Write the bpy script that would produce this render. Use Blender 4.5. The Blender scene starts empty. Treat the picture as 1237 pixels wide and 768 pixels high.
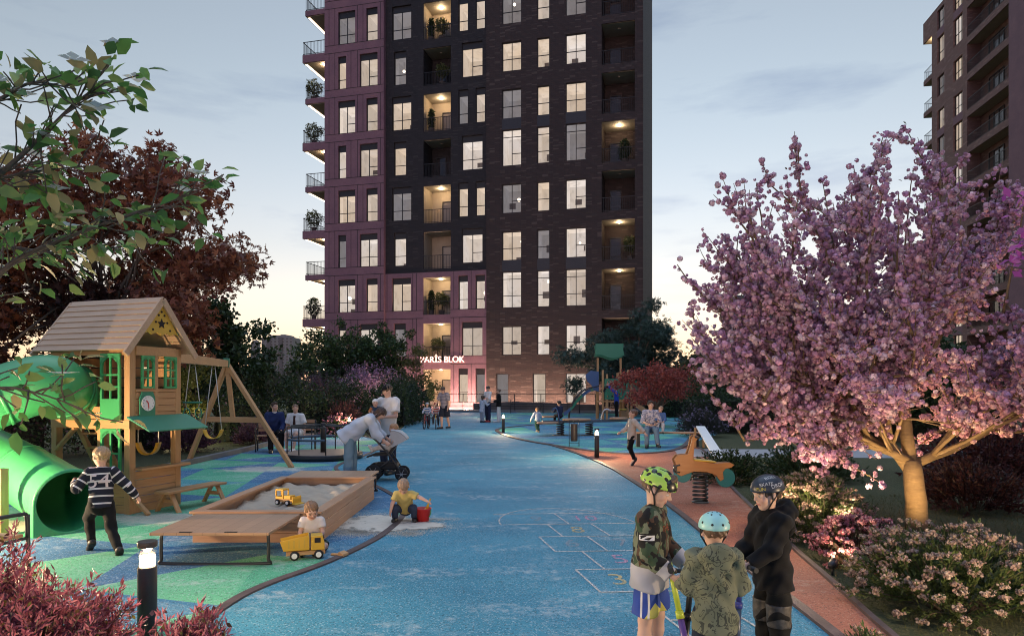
import bpy, bmesh, math, random
import numpy as np
from mathutils import Vector, Matrix, Euler
R = math.radians
SC = bpy.context.scene
COL = SC.collection
# ------------------------------------------------------------------ camera
EYE = 1.75            # eye height
FPX = 824.7           # focal length in photo pixels (24 mm lens, 36 mm sensor, 1237 px wide)
HZ = 468.0            # horizon row of the photo
cam_d = bpy.data.cameras.new("camera")
cam_d.lens = 24; cam_d.sensor_width = 36; cam_d.shift_y = 84/1237
cam_d.clip_start = 0.05; cam_d.clip_end = 3000
cam = bpy.data.objects.new("camera", cam_d); COL.objects.link(cam)
cam.location = (0, 0, EYE); cam.rotation_euler = (R(90), 0, 0)
SC.camera = cam
# ------------------------------------------------------------------ sky, sun, exposure
SUN_EL, SUN_AZ = 2.6, 190.0       # azimuth from +Y towards +X
wd = bpy.data.worlds.new("World"); SC.world = wd; wd.use_nodes = True
nt = wd.node_tree; nt.nodes.clear()
def wn(t, **k):
    n = nt.nodes.new(t)
    for a, b in k.items(): setattr(n, a, b)
    return n
sky = wn('ShaderNodeTexSky', sky_type='NISHITA', sun_disc=False)
sky.sun_elevation = R(SUN_EL); sky.sun_rotation = R(SUN_AZ)
sky.altitude = 50; sky.air_density = 1.0; sky.dust_density = 0.3; sky.ozone_density = 1.6
tc = wn('ShaderNodeTexCoord')
mp = wn('ShaderNodeMapping'); mp.inputs['Scale'].default_value = (1.1, 1.1, 5.5)
mp.inputs['Location'].default_value = (3.3, .7, 1.9)
nz = wn('ShaderNodeTexNoise'); nz.inputs['Scale'].default_value = 1.7; nz.inputs['Detail'].default_value = 7; nz.inputs['Roughness'].default_value = .58
cr = wn('ShaderNodeValToRGB'); cr.color_ramp.elements[0].position = .52; cr.color_ramp.elements[1].position = .68
cm = wn('ShaderNodeMath', operation='MULTIPLY'); cm.inputs[1].default_value = .8
hs = wn('ShaderNodeHueSaturation'); hs.inputs['Saturation'].default_value = .62; hs.inputs['Value'].default_value = 1.0
cloud = wn('ShaderNodeMix', data_type='RGBA', blend_type='MULTIPLY')
cloud.inputs[7].default_value = (.62, .66, .78, 1)
bg = wn('ShaderNodeBackground'); bg.inputs['Strength'].default_value = .15
wo = wn('ShaderNodeOutputWorld')
L = nt.links.new
L(tc.outputs['Generated'], mp.inputs['Vector']); L(mp.outputs[0], nz.inputs['Vector']); L(nz.outputs[0], cr.inputs[0])
L(cr.outputs[0], cm.inputs[0]); L(cm.outputs[0], cloud.inputs[0])
L(sky.outputs[0], hs.inputs['Color']); tn = wn('ShaderNodeMix', data_type='RGBA', blend_type='MULTIPLY'); tn.inputs[0].default_value = 1
tn.inputs[7].default_value = (.88, .83, .83, 1)
L(hs.outputs[0], tn.inputs[6])
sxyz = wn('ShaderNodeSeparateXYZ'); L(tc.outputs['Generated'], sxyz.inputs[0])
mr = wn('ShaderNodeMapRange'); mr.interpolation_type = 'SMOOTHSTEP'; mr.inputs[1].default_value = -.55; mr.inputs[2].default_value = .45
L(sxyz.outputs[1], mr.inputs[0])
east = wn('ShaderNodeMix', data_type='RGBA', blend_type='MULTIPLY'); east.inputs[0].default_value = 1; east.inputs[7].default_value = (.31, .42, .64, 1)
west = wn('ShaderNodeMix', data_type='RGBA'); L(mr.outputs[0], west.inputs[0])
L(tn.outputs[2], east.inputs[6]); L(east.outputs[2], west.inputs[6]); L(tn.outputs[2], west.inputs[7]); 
zr = wn('ShaderNodeMapRange'); zr.interpolation_type = 'SMOOTHSTEP'; zr.inputs[1].default_value = .66; zr.inputs[2].default_value = .97   # overhead sky brightened, added as soft fill for the ground
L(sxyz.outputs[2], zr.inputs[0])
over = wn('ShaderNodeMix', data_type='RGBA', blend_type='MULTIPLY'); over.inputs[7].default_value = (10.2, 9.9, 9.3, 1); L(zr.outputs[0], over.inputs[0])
hr = wn('ShaderNodeMapRange'); hr.interpolation_type = 'SMOOTHSTEP'; hr.inputs[1].default_value = .42; hr.inputs[2].default_value = .0; L(sxyz.outputs[2], hr.inputs[0])
peach = wn('ShaderNodeMix', data_type='RGBA', blend_type='MULTIPLY'); peach.inputs[7].default_value = (1.20, .98, 1.00, 1); L(hr.outputs[0], peach.inputs[0])
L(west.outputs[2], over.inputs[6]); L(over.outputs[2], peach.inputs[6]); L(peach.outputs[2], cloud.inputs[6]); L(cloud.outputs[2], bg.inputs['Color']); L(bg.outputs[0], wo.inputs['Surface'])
sd = bpy.data.lights.new("sun", 'SUN'); sd.energy = .05; sd.angle = R(14); sd.color = (1, .72, .48)
sun = bpy.data.objects.new("sun", sd); COL.objects.link(sun)
_az, _el = R(SUN_AZ), R(SUN_EL+1)
_d = Vector((math.sin(_az)*math.cos(_el), math.cos(_az)*math.cos(_el), math.sin(_el)))
sun.rotation_euler = _d.to_track_quat('Z', 'Y').to_euler()
vs = SC.view_settings
SC.display_settings.display_device = 'sRGB'
vs.view_transform = 'Standard'; vs.look = 'None'; vs.gamma = 1; vs.use_curve_mapping = False
vs.exposure = 1.88
cy = SC.cycles
cy.use_denoising = True
try: cy.denoiser = 'OPENIMAGEDENOISE'
except Exception: pass
cy.max_bounces = 6; cy.diffuse_bounces = 3; cy.glossy_bounces = 3; cy.transmission_bounces = 4; cy.transparent_max_bounces = 8
cy.filter_width = 1.05; cy.sample_clamp_indirect = 4; cy.caustics_reflective = False; cy.caustics_refractive = False

# ------------------------------------------------------------------ helpers
def G(px, py, z=0.0):
    """photo pixel of a point on the ground (or at height z below eye) -> world"""
    D = FPX*(EYE-z)/(py-HZ)
    return Vector(((px-618.5)*D/FPX, D, z))
def W(px, py, D):
    """photo pixel seen at depth D -> world"""
    return Vector(((px-618.5)*D/FPX, D, EYE+(HZ-py)*D/FPX))

class MB:
    """collects polygons and links them as one mesh object"""
    def __init__(s): s.v = []; s.f = []; s.mi = []; s.m = 0; s.sm = []; s.smooth = False
    def add(s, vs, fs):
        o = len(s.v); s.v += [tuple(p) for p in vs]
        for f in fs: s.f.append([o+i for i in f]); s.mi.append(s.m); s.sm.append(s.smooth)
        return s
    def poly(s, pts): return s.add(pts, [list(range(len(pts)))])
    def bx(s, x0, x1, y0, y1, z0, z1, M=None):
        v = [Vector((x, y, z)) for z in (z0, z1) for y in (y0, y1) for x in (x0, x1)]
        if M is not None: v = [M @ p for p in v]
        return s.add(v, [[0,2,3,1],[4,5,7,6],[0,1,5,4],[2,6,7,3],[0,4,6,2],[1,3,7,5]])
    def beam(s, a, b, w, t, up=(0,0,1)):
        """rectangular bar from a to b, w across, t thick"""
        a, b = Vector(a), Vector(b); d = (b-a); l = d.length; d.normalize()
        u = Vector(up); x = d.cross(u)
        if x.length < 1e-4: x = d.cross(Vector((1,0,0)))
        x.normalize(); u = x.cross(d)
        v = []
        for p in (a, b):
            for sx, su in ((-1,-1),(1,-1),(1,1),(-1,1)): v.append(p + x*(sx*w/2) + u*(su*t/2))
        return s.add(v, [[3,2,1,0],[4,5,6,7],[0,1,5,4],[1,2,6,5],[2,3,7,6],[3,0,4,7]])
    def tube(s, pts, r, n=8, caps=True, closed=False):
        pts = [Vector(p) for p in pts]; k = len(pts)
        rs = r if isinstance(r, (list, tuple)) else [r]*k
        old = s.smooth; s.smooth = True
        rings = []; nrm = None
        for i, p in enumerate(pts):
            if closed: t = pts[(i+1) % k]-pts[i-1]
            else: t = pts[min(i+1, k-1)]-pts[max(i-1, 0)]
            if t.length < 1e-9: t = Vector((0,0,1))
            t.normalize()
            if nrm is None:
                nrm = t.cross(Vector((0,0,1)))
                if nrm.length < .05: nrm = t.cross(Vector((1,0,0)))
            nrm = nrm - t*nrm.dot(t)
            if nrm.length < 1e-6: nrm = t.orthogonal()
            nrm.normalize(); bn = t.cross(nrm)
            rings.append([p + (nrm*math.cos(2*math.pi*j/n)+bn*math.sin(2*math.pi*j/n))*rs[i] for j in range(n)])
        o = len(s.v)
        vs_ = [q for rg in rings for q in rg]; fs = []
        for i in range(k if closed else k-1):
            a = i*n; b = ((i+1) % k)*n
            for j in range(n):
                j2 = (j+1) % n; fs.append([a+j, a+j2, b+j2, b+j])
        s.add(vs_, fs)
        if caps and not closed:
            s.smooth = False
            s.add([], []); 
            s.f.append([o+j for j in reversed(range(n))]); s.mi.append(s.m); s.sm.append(False)
            s.f.append([o+(k-1)*n+j for j in range(n)]); s.mi.append(s.m); s.sm.append(False)
        s.smooth = old; return s
    def lathe(s, prof, c=(0,0,0), n=20, M=None, caps=True):
        """prof: (r,z) from bottom to top about the z axis"""
        c = Vector(c); vs_ = []; fs = []; old = s.smooth; s.smooth = True
        for r, z in prof:
            for j in range(n):
                p = Vector((r*math.cos(2*math.pi*j/n), r*math.sin(2*math.pi*j/n), z))
                vs_.append((M @ p if M is not None else p)+c)
        for i in range(len(prof)-1):
            for j in range(n):
                j2 = (j+1) % n; fs.append([i*n+j, i*n+j2, (i+1)*n+j2, (i+1)*n+j])
        o = len(s.v); s.add(vs_, fs)
        if caps:
            s.f.append([o+j for j in reversed(range(n))]); s.mi.append(s.m); s.sm.append(False)
            k = (len(prof)-1)*n
            s.f.append([o+k+j for j in range(n)]); s.mi.append(s.m); s.sm.append(False)
        s.smooth = old; return s
    def ball(s, c, r, n=12, M=None):
        r = r if isinstance(r, (list, tuple, Vector)) else (r, r, r); c = Vector(c); vs_ = []; fs = []; m = max(6, n//2)
        for i in range(m+1):
            th = math.pi*i/m
            for j in range(n):
                ph = 2*math.pi*j/n
                p = Vector((r[0]*math.sin(th)*math.cos(ph), r[1]*math.sin(th)*math.sin(ph), -r[2]*math.cos(th)))
                vs_.append((M @ p if M is not None else p)+c)
        for i in range(m):
            for j in range(n):
                j2 = (j+1) % n; fs.append([i*n+j, i*n+j2, (i+1)*n+j2, (i+1)*n+j])
        old = s.smooth; s.smooth = True; s.add(vs_, fs); s.smooth = old; return s
    def prism(s, poly, depth, M=None, hole=None):
        """polygon in the local xz plane, extruded from y=0 to y=depth"""
        n = len(poly)
        a = [Vector((p[0], 0, p[1])) for p in poly]; b = [Vector((p[0], depth, p[1])) for p in poly]
        v = a+b
        if M is not None: v = [M @ p for p in v]
        fs = [list(range(n)), [n+i for i in reversed(range(n))]]
        for i in range(n): j = (i+1) % n; fs.append([j, i, n+i, n+j])
        return s.add(v, fs)
    def build(s, name, mats, parent=None, bevel=0, sharp=None, fixn=False):
        me = bpy.data.meshes.new(name)
        me.from_pydata(s.v, [], s.f)
        if not isinstance(mats, (list, tuple)): mats = [mats]
        for m in mats: me.materials.append(m)
        me.polygons.foreach_set('material_index', s.mi)
        me.polygons.foreach_set('use_smooth', s.sm)
        if fixn:
            b = bmesh.new(); b.from_mesh(me); bmesh.ops.recalc_face_normals(b, faces=b.faces); b.to_mesh(me); b.free()
        me.update()
        o = bpy.data.objects.new(name, me); COL.objects.link(o)
        if parent is not None: o.parent = parent
        if bevel:
            md = o.modifiers.new('bevel', 'BEVEL'); md.width = bevel; md.segments = 2; md.limit_method = 'ANGLE'; md.angle_limit = R(40)
        return o

def tag(o, label=None, cat=None, group=None, kind=None):
    if label: o['label'] = label
    if cat: o['category'] = cat
    if group: o['group'] = group
    if kind: o['kind'] = kind
    return o
def thing(name, label, cat, loc=(0,0,0), rz=0, group=None):
    o = bpy.data.objects.new(name, None); COL.objects.link(o)
    o.empty_display_size = .2
    o.location = loc; o.rotation_euler = (0, 0, rz)
    return tag(o, label, cat, group)
def dup(root, loc, rz=None, label=None, scale=None):
    def cp(o, par):
        c = o.copy(); COL.objects.link(c)
        if par is not None: c.parent = par
        for ch in [x for x in bpy.data.objects if x.parent == o]: cp(ch, c)
        return c
    r = cp(root, None); r.location = loc
    if rz is not None: r.rotation_euler = (0, 0, rz)
    if scale is not None: r.scale = (scale,)*3
    if label: r['label'] = label
    return r
def np_mesh(name, V, F, mats, parent=None, smooth=False, attrs=None, mi=None):
    """V (n,3), F (m,4) or (m,3) numpy arrays -> object; attrs: name -> (n,) floats or (n,3) colours"""
    me = bpy.data.meshes.new(name); n, m, k = len(V), len(F), F.shape[1]
    me.vertices.add(n); me.vertices.foreach_set('co', np.ascontiguousarray(V, dtype=np.float32).ravel())
    me.loops.add(m*k); me.loops.foreach_set('vertex_index', np.ascontiguousarray(F, dtype=np.int32).ravel())
    me.polygons.add(m)
    me.polygons.foreach_set('loop_start', np.arange(0, m*k, k, dtype=np.int32))
    me.polygons.foreach_set('loop_total', np.full(m, k, dtype=np.int32))
    if smooth: me.polygons.foreach_set('use_smooth', np.ones(m, dtype=bool))
    if mi is not None: me.polygons.foreach_set('material_index', np.asarray(mi, dtype=np.int32))
    for a, d in (attrs or {}).items():
        d = np.asarray(d, dtype=np.float32)
        if d.ndim == 1:
            at = me.attributes.new(a, 'FLOAT', 'POINT'); at.data.foreach_set('value', d)
        else:
            at = me.attributes.new(a, 'FLOAT_COLOR', 'POINT')
            at.data.foreach_set('color', np.c_[d, np.ones(len(d), np.float32)].astype(np.float32).ravel())
    for mt in (mats if isinstance(mats, (list, tuple)) else [mats]): me.materials.append(mt)
    me.update(calc_edges=True); me.validate()
    o = bpy.data.objects.new(name, me); COL.objects.link(o)
    if parent is not None: o.parent = parent
    return o
def point_light(name, loc, watts, col=(1, .72, .42), parent=None, radius=.05, spot=None, aim=None):
    l = bpy.data.lights.new(name, 'SPOT' if spot else 'POINT'); l.energy = watts; l.color = col; l.shadow_soft_size = radius
    if spot: l.spot_size = R(spot); l.spot_blend = .8
    o = bpy.data.objects.new(name, l); COL.objects.link(o); o.location = loc
    if parent is not None: o.parent = parent
    if aim is not None: o.rotation_euler = (Vector(loc)-Vector(aim)).to_track_quat('Z', 'Y').to_euler()
    return o

# ------------------------------------------------------------------ materials
class NT:
    def __init__(s, name):
        s.m = bpy.data.materials.new(name); s.m.use_nodes = True; s.t = s.m.node_tree
        s.p = s.t.nodes['Principled BSDF']; s.out = s.t.nodes['Material Output']; s.L = s.t.links.new
    def n(s, t, ins=None, **k):
        x = s.t.nodes.new(t)
        for a, b in k.items(): setattr(x, a, b)
        for a, b in (ins or {}).items():
            if hasattr(b, 'links'): s.L(b, x.inputs[a])
            else: x.inputs[a].default_value = b
        return x
    def math(s, op, a, b=0.0, c=0.0, clamp=False): return s.n('ShaderNodeMath', {0: a, 1: b, 2: c}, operation=op, use_clamp=clamp).outputs[0]
    def mix(s, f, a, b, mode='MIX'):
        a = (*a, 1) if isinstance(a, tuple) and len(a) == 3 else a
        b = (*b, 1) if isinstance(b, tuple) and len(b) == 3 else b
        return s.n('ShaderNodeMix', {0: f, 6: a, 7: b}, data_type='RGBA', blend_type=mode).outputs[2]
    def noise(s, vec, scale, detail=3, rough=.55):
        i = {'Scale': scale, 'Detail': detail, 'Roughness': rough}
        if vec is not None: i['Vector'] = vec
        return s.n('ShaderNodeTexNoise', i).outputs[0]
    def ramp(s, f, stops, interp='LINEAR'):
        r = s.n('ShaderNodeValToRGB', {0: f}); e = r.color_ramp; e.interpolation = interp
        while len(e.elements) < len(stops): e.elements.new(.5)
        for el, (p, c) in zip(e.elements, stops):
            el.position = p; el.color = (*c, 1) if isinstance(c, tuple) else (c, c, c, 1)
        return r.outputs[0]
    def obj(s): return s.n('ShaderNodeTexCoord').outputs['Object']
    def pos(s): return s.n('ShaderNodeNewGeometry').outputs['Position']
    def bump(s, h, strength=.3, dist=.01):
        b = s.n('ShaderNodeBump', {'Height': h, 'Strength': strength, 'Distance': dist}); s.L(b.outputs[0], s.p.inputs['Normal'])
    def base(s, c): s.L(c, s.p.inputs['Base Color'])
    def set(s, **k):
        for a, b in k.items(): s.p.inputs[a.replace('_', ' ')].default_value = b
        return s
def mat(name, col, rough=.6, metal=0, var=.15, vscale=8, bump=0, bscale=60, spec=.4, world=False):
    t = NT(name); v = t.pos() if world else t.obj()
    f = t.noise(v, vscale, 4)
    lo = tuple(max(0, c*(1-var)) for c in col); hi = tuple(min(1, c*(1+var)) for c in col)
    t.base(t.mix(t.ramp(f, [(.3, 0.), (.7, 1.)]), lo, hi))
    t.set(Roughness=rough, Metallic=metal); t.p.inputs['Specular IOR Level'].default_value = spec
    if bump: t.bump(t.noise(v, bscale, 4), bump, .01)
    return t.m
def glow(name, col, strength):
    t = NT(name); t.base(t.mix(.5, col, col)); t.p.inputs['Emission Color'].default_value = (*col, 1); t.set(Emission_Strength=strength)
    return t.m
def wood(name, a, b, axis=0, rough=.55, scale=1.0, plank=None):
    """grain that runs along the given object axis; optional plank seams across another axis: (axis, width)"""
    t = NT(name); v = t.obj(); s = [14*scale]*3; s[axis] = .9*scale
    mp_ = t.n('ShaderNodeMapping', {'Vector': v, 'Scale': tuple(s)}).outputs[0]
    g = t.noise(mp_, 2.2, 6, .65); g2 = t.noise(v, 1.7*scale, 3)
    c = t.mix(t.ramp(g, [(.3, 0.), (.72, 1.)]), a, b)
    c = t.mix(t.math('MULTIPLY', g2, .5), c, tuple(x*.62 for x in a), 'MIX')
    h = g
    if plank:
        sep = t.n('ShaderNodeSeparateXYZ', {0: v}).outputs[plank[0]]
        q = t.math('DIVIDE', sep, plank[1]); fr = t.math('FRACT', q)
        line = t.math('LESS_THAN', fr, plank[2] if len(plank) > 2 else .05)
        rnd = t.n('ShaderNodeTexWhiteNoise', {'W': t.math('FLOOR', q)}, noise_dimensions='1D').outputs[0]
        c = t.mix(t.math('MULTIPLY', rnd, .35), c, tuple(x*.6 for x in a))
        c = t.mix(line, c, tuple(x*.18 for x in a))
        h = t.math('SUBTRACT', g, t.math('MULTIPLY', line, 3))
    t.base(c); t.set(Roughness=rough); t.bump(h, .25, .004)
    return t.m
# ------------------------------------------------------------------ the ground and its surfaces
def rubber(name, kind):
    """poured rubber granulate: speckle, wear, and (for the play zones) a field of triangles"""
    t = NT(name); v = t.pos()
    if kind == 'blue':
        c = t.mix(t.ramp(t.noise(v, .5, 6, .6), [(.35, 0.), (.65, 1.)]), (.031, .178, .262), (.060, .268, .365))
    elif kind == 'red':
        c = t.mix(t.ramp(t.noise(v, .6, 3), [(.35, 0.), (.65, 1.)]), (.31, .105, .062), (.40, .14, .085))
    else:
        rot = t.n('ShaderNodeMapping', {'Vector': v, 'Rotation': (0, 0, R(17)), 'Scale': (.66, .66, 1)}).outputs[0]
        sx = t.n('ShaderNodeSeparateXYZ', {0: rot})
        x, y = sx.outputs[0], sx.outputs[1]
        y2 = t.math('MULTIPLY', y, 1.0); x2 = t.math('SUBTRACT', x, t.math('MULTIPLY', y, .5))
        fx, fy = t.math('FRACT', x2), t.math('FRACT', y2)
        up = t.math('GREATER_THAN', t.math('ADD', fx, fy), 1.0)
        cell = t.n('ShaderNodeCombineXYZ', {0: t.math('FLOOR', x2), 1: t.math('FLOOR', y2), 2: up}).outputs[0]
        rnd = t.n('ShaderNodeTexWhiteNoise', {'Vector': cell}, noise_dimensions='3D').outputs[0]
        if kind == 'tri':
            stops = [(0, (.040, .145, .27)), (.26, (.075, .36, .20)), (.52, (.06, .20, .31)), (.70, (.115, .41, .23)), (.88, (.06, .27, .28))]
        else:
            stops = [(0, (.035, .17, .29)), (.25, (.05, .28, .31)), (.5, (.04, .21, .34)), (.72, (.10, .42, .27)), (.88, (.06, .32, .33))]
        c = t.ramp(rnd, stops, 'CONSTANT')
    g = t.noise(v, 52, 2, .75)
    c = t.mix(t.ramp(g, [(.57, 0.), (.63, .85)]), c, t.mix(.75, c, (.01, .015, .02)))      # dark granules
    g2 = t.noise(t.n('ShaderNodeVectorMath', {0: v, 1: (7.3, 2.1, 0)}, operation='ADD').outputs[0], 60, 2, .75)
    c = t.mix(t.ramp(g2, [(.585, 0.), (.64, .65)]), c, (.42, .52, .55) if kind != 'red' else (.55, .33, .22))
    w = t.noise(t.n('ShaderNodeMapping', {'Vector': v, 'Scale': (.8, 1.6, 1)}).outputs[0], .9, 8, .72)
    w2 = t.noise(v, 9, 4, .7)
    wear = t.math('MULTIPLY', t.ramp(w, [(.50, 0.), (.62, 1.)]), t.ramp(w2, [(.45, 0.), (.62, .55)]))
    c = t.mix(wear, c, (.50, .53, .52) if kind != 'red' else (.45, .30, .22))
    if kind == 'tri':      # sand carried around the playhouse, the sandbox and the swings
        def spot(x, y, r, rx=1.0):
            d = t.n('ShaderNodeVectorMath', {0: t.n('ShaderNodeVectorMath', {0: v, 1: (x, y, 0)}, operation='SUBTRACT').outputs[0], 1: (1/rx, 1, 1)}, operation='MULTIPLY').outputs[0]
            return t.math('SUBTRACT', 1, t.math('DIVIDE', t.n('ShaderNodeVectorMath', {0: d}, operation='LENGTH').outputs['Value'], r), clamp=True)
        m = spot(-4.6, 9.1, .9, 2.4)
        for a in ((-6.0, 8.6, .9, 2.0), (-5.3, 14.6, 1.2, 1.6), (-2.0, 8.7, .9, 1.2), (-3.9, 9.6, .9, .7)): m = t.math('MAXIMUM', m, spot(*a))
        sn = t.noise(v, 3.2, 7, .75)
        k = t.ramp(t.math('ADD', t.math('MULTIPLY', m, .85), t.math('SUBTRACT', sn, .5)), [(.42, 0.), (.60, .9)])
        c = t.mix(t.math('MULTIPLY', k, t.ramp(w2, [(.3, .5), (.6, 1.)])), c, (.60, .54, .44))
    t.base(c); t.set(Roughness=.82); t.p.inputs['Specular IOR Level'].default_value = .3
    t.bump(t.noise(v, 110, 2, .6), .5, .006)
    return t.m
M_BLUE, M_RED, M_TRI, M_TRI2 = rubber('blue_rubber', 'blue'), rubber('red_rubber', 'red'), rubber('triangle_rubber', 'tri'), rubber('teal_rubber', 'tri2')
def lawn_mat():
    t = NT('lawn'); v = t.pos()
    c = t.mix(t.noise(v, 1.3, 5), (.022, .034, .010), (.055, .062, .016))
    c = t.mix(t.ramp(t.noise(v, 60, 3), [(.45, 0.), (.65, 1.)]), c, (.10, .095, .035))
    t.base(c); t.set(Roughness=.9); t.bump(t.noise(v, 90, 4), 1, .03); return t.m
M_LAWN = lawn_mat()
M_KERB = mat('dark_edging', (.085, .06, .06), .6, var=.3, vscale=5, bump=.3)
M_PAVE = mat('grey_paving', (.16, .155, .155), .75, var=.2, vscale=2, bump=.2)

def smooth_poly(p, closed=True, it=2):
    p = [Vector((a[0], a[1], 0)) for a in p]
    for _ in range(it):
        q = []; n = len(p)
        if not closed: q.append(p[0])
        for i in range(n if closed else n-1):
            a, b = p[i], p[(i+1) % n]; q += [a*.75+b*.25, a*.25+b*.75]
        if not closed: q.append(p[-1])
        p = q
    return p
def sheet(name, pts, z, m, z0=None):
    b = bmesh.new(); vs_ = [b.verts.new((p[0], p[1], z)) for p in pts]
    f = b.faces.new(vs_); b.normal_update()
    if f.normal.z < 0: f.normal_flip()
    bmesh.ops.triangulate(b, faces=[f])
    me = bpy.data.meshes.new(name); b.to_mesh(me); b.free(); me.materials.append(m)
    o = bpy.data.objects.new(name, me); COL.objects.link(o); return tag(o, kind='structure')
def kerb(name, pts, w=.085, z0=0, z1=.03, closed=False, m=None):
    mb = MB(); n = len(pts); L_, R_ = [], []
    for i, p in enumerate(pts):
        a = pts[(i-1) % n] if closed or i else p; c = pts[(i+1) % n] if closed or i < n-1 else p
        d = Vector((c[0]-a[0], c[1]-a[1], 0)); d.normalize(); s = Vector((-d.y, d.x, 0))*(w/2)
        L_.append(Vector((p[0], p[1], 0))+s); R_.append(Vector((p[0], p[1], 0))-s)
    up = lambda q, z: Vector((q.x, q.y, z))
    for i in range(n if closed else n-1):
        j = (i+1) % n
        mb.poly([up(L_[i], z1), up(R_[i], z1), up(R_[j], z1), up(L_[j], z1)])
        mb.poly([up(L_[i], z0), up(L_[i], z1), up(L_[j], z1), up(L_[j], z0)])
        mb.poly([up(R_[i], z1), up(R_[i], z0), up(R_[j], z0), up(R_[j], z1)])
    o = mb.build(name, m or M_KERB, fixn=False); return tag(o, kind='structure')

gm = MB(); gm.poly([(-900, -60, 0), (900, -60, 0), (900, 1800, 0), (-900, 1800, 0)])
tag(gm.build('ground', M_LAWN), kind='structure')
# blue path: from under the camera to the tower
left_far = [G(500, 491), G(497, 500), G(488, 515), G(470, 530)]
path = [(-9, -4), (-9, 8)] + [tuple(p[:2]) for p in (G(330, 560), G(470, 530), G(488, 515), G(498, 500), G(503, 494.5))] + \
       [tuple(p[:2]) for p in (G(560, 493.5), G(700, 495), G(830, 497), G(850, 510))] + [(9.5, 24), (7, 16), (9, -4)]
sheet('blue_path', path, .004, M_BLUE)
# left play zone
zl = [G(*p) for p in ((150, 830), (225, 768), (281, 725), (330, 703), (378, 687), (425, 667), (463, 647), (486, 627), (490, 612), (477, 599), (449, 585), (425, 576), (404, 568), (408, 561), (445, 549), (459, 541), (458, 532), (440, 527), (400, 525.5), (360, 527), (332, 535), (319, 540), (225, 562), (120, 585), (-60, 622))]
zl = [tuple(p[:2]) for p in zl]
zl_s = smooth_poly(zl, False, 2) + [Vector((-16, 10, 0)), Vector((-16, 3, 0)), Vector((-4, 3, 0))]
sheet('play_zone', zl_s, .008, M_TRI)
kerb('play_zone_edging', smooth_poly(zl[:18], False, 2), .085, 0, .022)
kerb('stone_kerb', smooth_poly(zl[18:], False, 2), .16, 0, .12, m=M_PAVE)
# right zones
z1 = [tuple(G(*p)[:2]) for p in ((598, 520), (612, 527), (640, 533.5), (668, 538), (720, 546), (760, 549), (810, 546), (830, 538), (838, 522), (834, 509.5), (780, 507), (720, 508.5), (650, 512.5), (606, 517))]
sheet('round_play_zone', smooth_poly(z1, True, 2), .012, M_TRI2)
kerb('round_zone_edging', smooth_poly(z1, True, 2), .16, 0, .03, closed=True)
z2 = [tuple(G(*p)[:2]) for p in ((575, 502), (600, 497.4), (650, 496.6), (760, 497), (810, 499), (836, 507), (720, 508), (650, 511.5), (615, 512), (588, 508))]
sheet('far_play_zone', smooth_poly(z2, True, 1), .008, M_TRI2)
rl = [tuple(G(*p)[:2]) for p in ((664, 537.5), (690, 545), (735, 563), (775, 588), (815, 615), (860, 652), (900, 685), (955, 725), (1010, 768), (1110, 850))]
ro = [tuple(G(*p)[:2]) for p in ((1215, 885), (1075, 768), (1010, 708), (960, 665), (915, 620), (882, 588), (866, 566), (858, 552), (846, 541), (828, 537))]
sheet('red_rubber_path', [Vector((*p, 0)) for p in smooth_poly(rl, False, 1)] + [Vector((*p, 0)) for p in smooth_poly(ro, False, 1)] + [Vector((*G(760, 545)[:2], 0))], .008, M_RED)
kerb('path_edging', smooth_poly(rl, False, 1), .085, 0, .03)
kerb('lawn_edging', smooth_poly(ro, False, 1), .05, 0, .035)
lw = [Vector((p[0]+.03, p[1], 0)) for p in smooth_poly(ro, False, 1)] + [Vector((12, 34, 0)), Vector((40, 34, 0)), Vector((30, 1, 0))]
sheet('lawn', lw, .008, M_LAWN)
# terrace before the tower, with its step
tb = MB(); tb.bx(-7.6, 14, 53.6-4.2, 60, 0, .14); 
# pale path beyond the cherry tree
sheet('footpath', [(4.2, 17.2), (30, 15.6), (30, 18.2), (4.6, 19.4)], .012, mat('pale_paving', (.30, .29, .30), .7, var=.12, vscale=3, world=True))
# ---- chalk hopscotch on the blue path
def hop_mat():
    t = NT('chalk'); v = t.pos(); n_ = t.noise(v, 40, 4, .7)
    tr = t.n('ShaderNodeBsdfTransparent').outputs[0]
    t.base(t.mix(.5, (.6, .6, .57), (.62, .6, .56))); t.set(Roughness=.95)
    mx = t.n('ShaderNodeMixShader', {0: t.ramp(n_, [(.36, .12), (.56, .85)]), 1: tr, 2: t.p.outputs[0]}).outputs[0]
    t.L(mx, t.out.inputs[0]); return t.m
M_CHALK = hop_mat()
hs_ = MB()
# frame of the court: o = left end of a row line, e = along the row, n = away from the camera
h0 = G(671, 666.7); e = Vector((.995, .06, 0)); nn = Vector((-.20, .98, 0)); SQ = .565
def HP(u, w_): p = h0 + e*(u*SQ) + nn*(w_*SQ*1.30); return Vector((p.x, p.y, .009))
def line(a, b, wd_=.019): hs_.beam(HP(*a), HP(*b), wd_, .0015)
for a, b in (((0,0),(2,0)), ((0,0),(0,1)), ((2,0),(2,1)), ((0,1),(2,1)), ((1,0),(1,1)),       # pair 6/7
             ((.5,0),(.5,-1)), ((1.5,0),(1.5,-1)), ((0,-1),(2,-1)),                             # single 5
             ((0,-1),(0,-2)), ((1,-1),(1,-2)), ((2,-1),(2,-2)), ((0,-2),(2,-2)),               # pair 3/4
             ((.5,-2),(.5,-4)), ((1.5,-2),(1.5,-4)), ((.5,-3),(1.5,-3)), ((.5,-4),(1.5,-4)),
             ((.5,1),(.5,2)), ((1.5,1),(1.5,2)), ((-.5,2),(2.5,2)), ((1,2),(1,3)), ((-.5,3),(2.5,3))): line(a, b)
arc = [HP(1+1.55*math.cos(th), 2+1.55*math.sin(th)) for th in [math.pi*i/24 for i in range(25)]]
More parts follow.
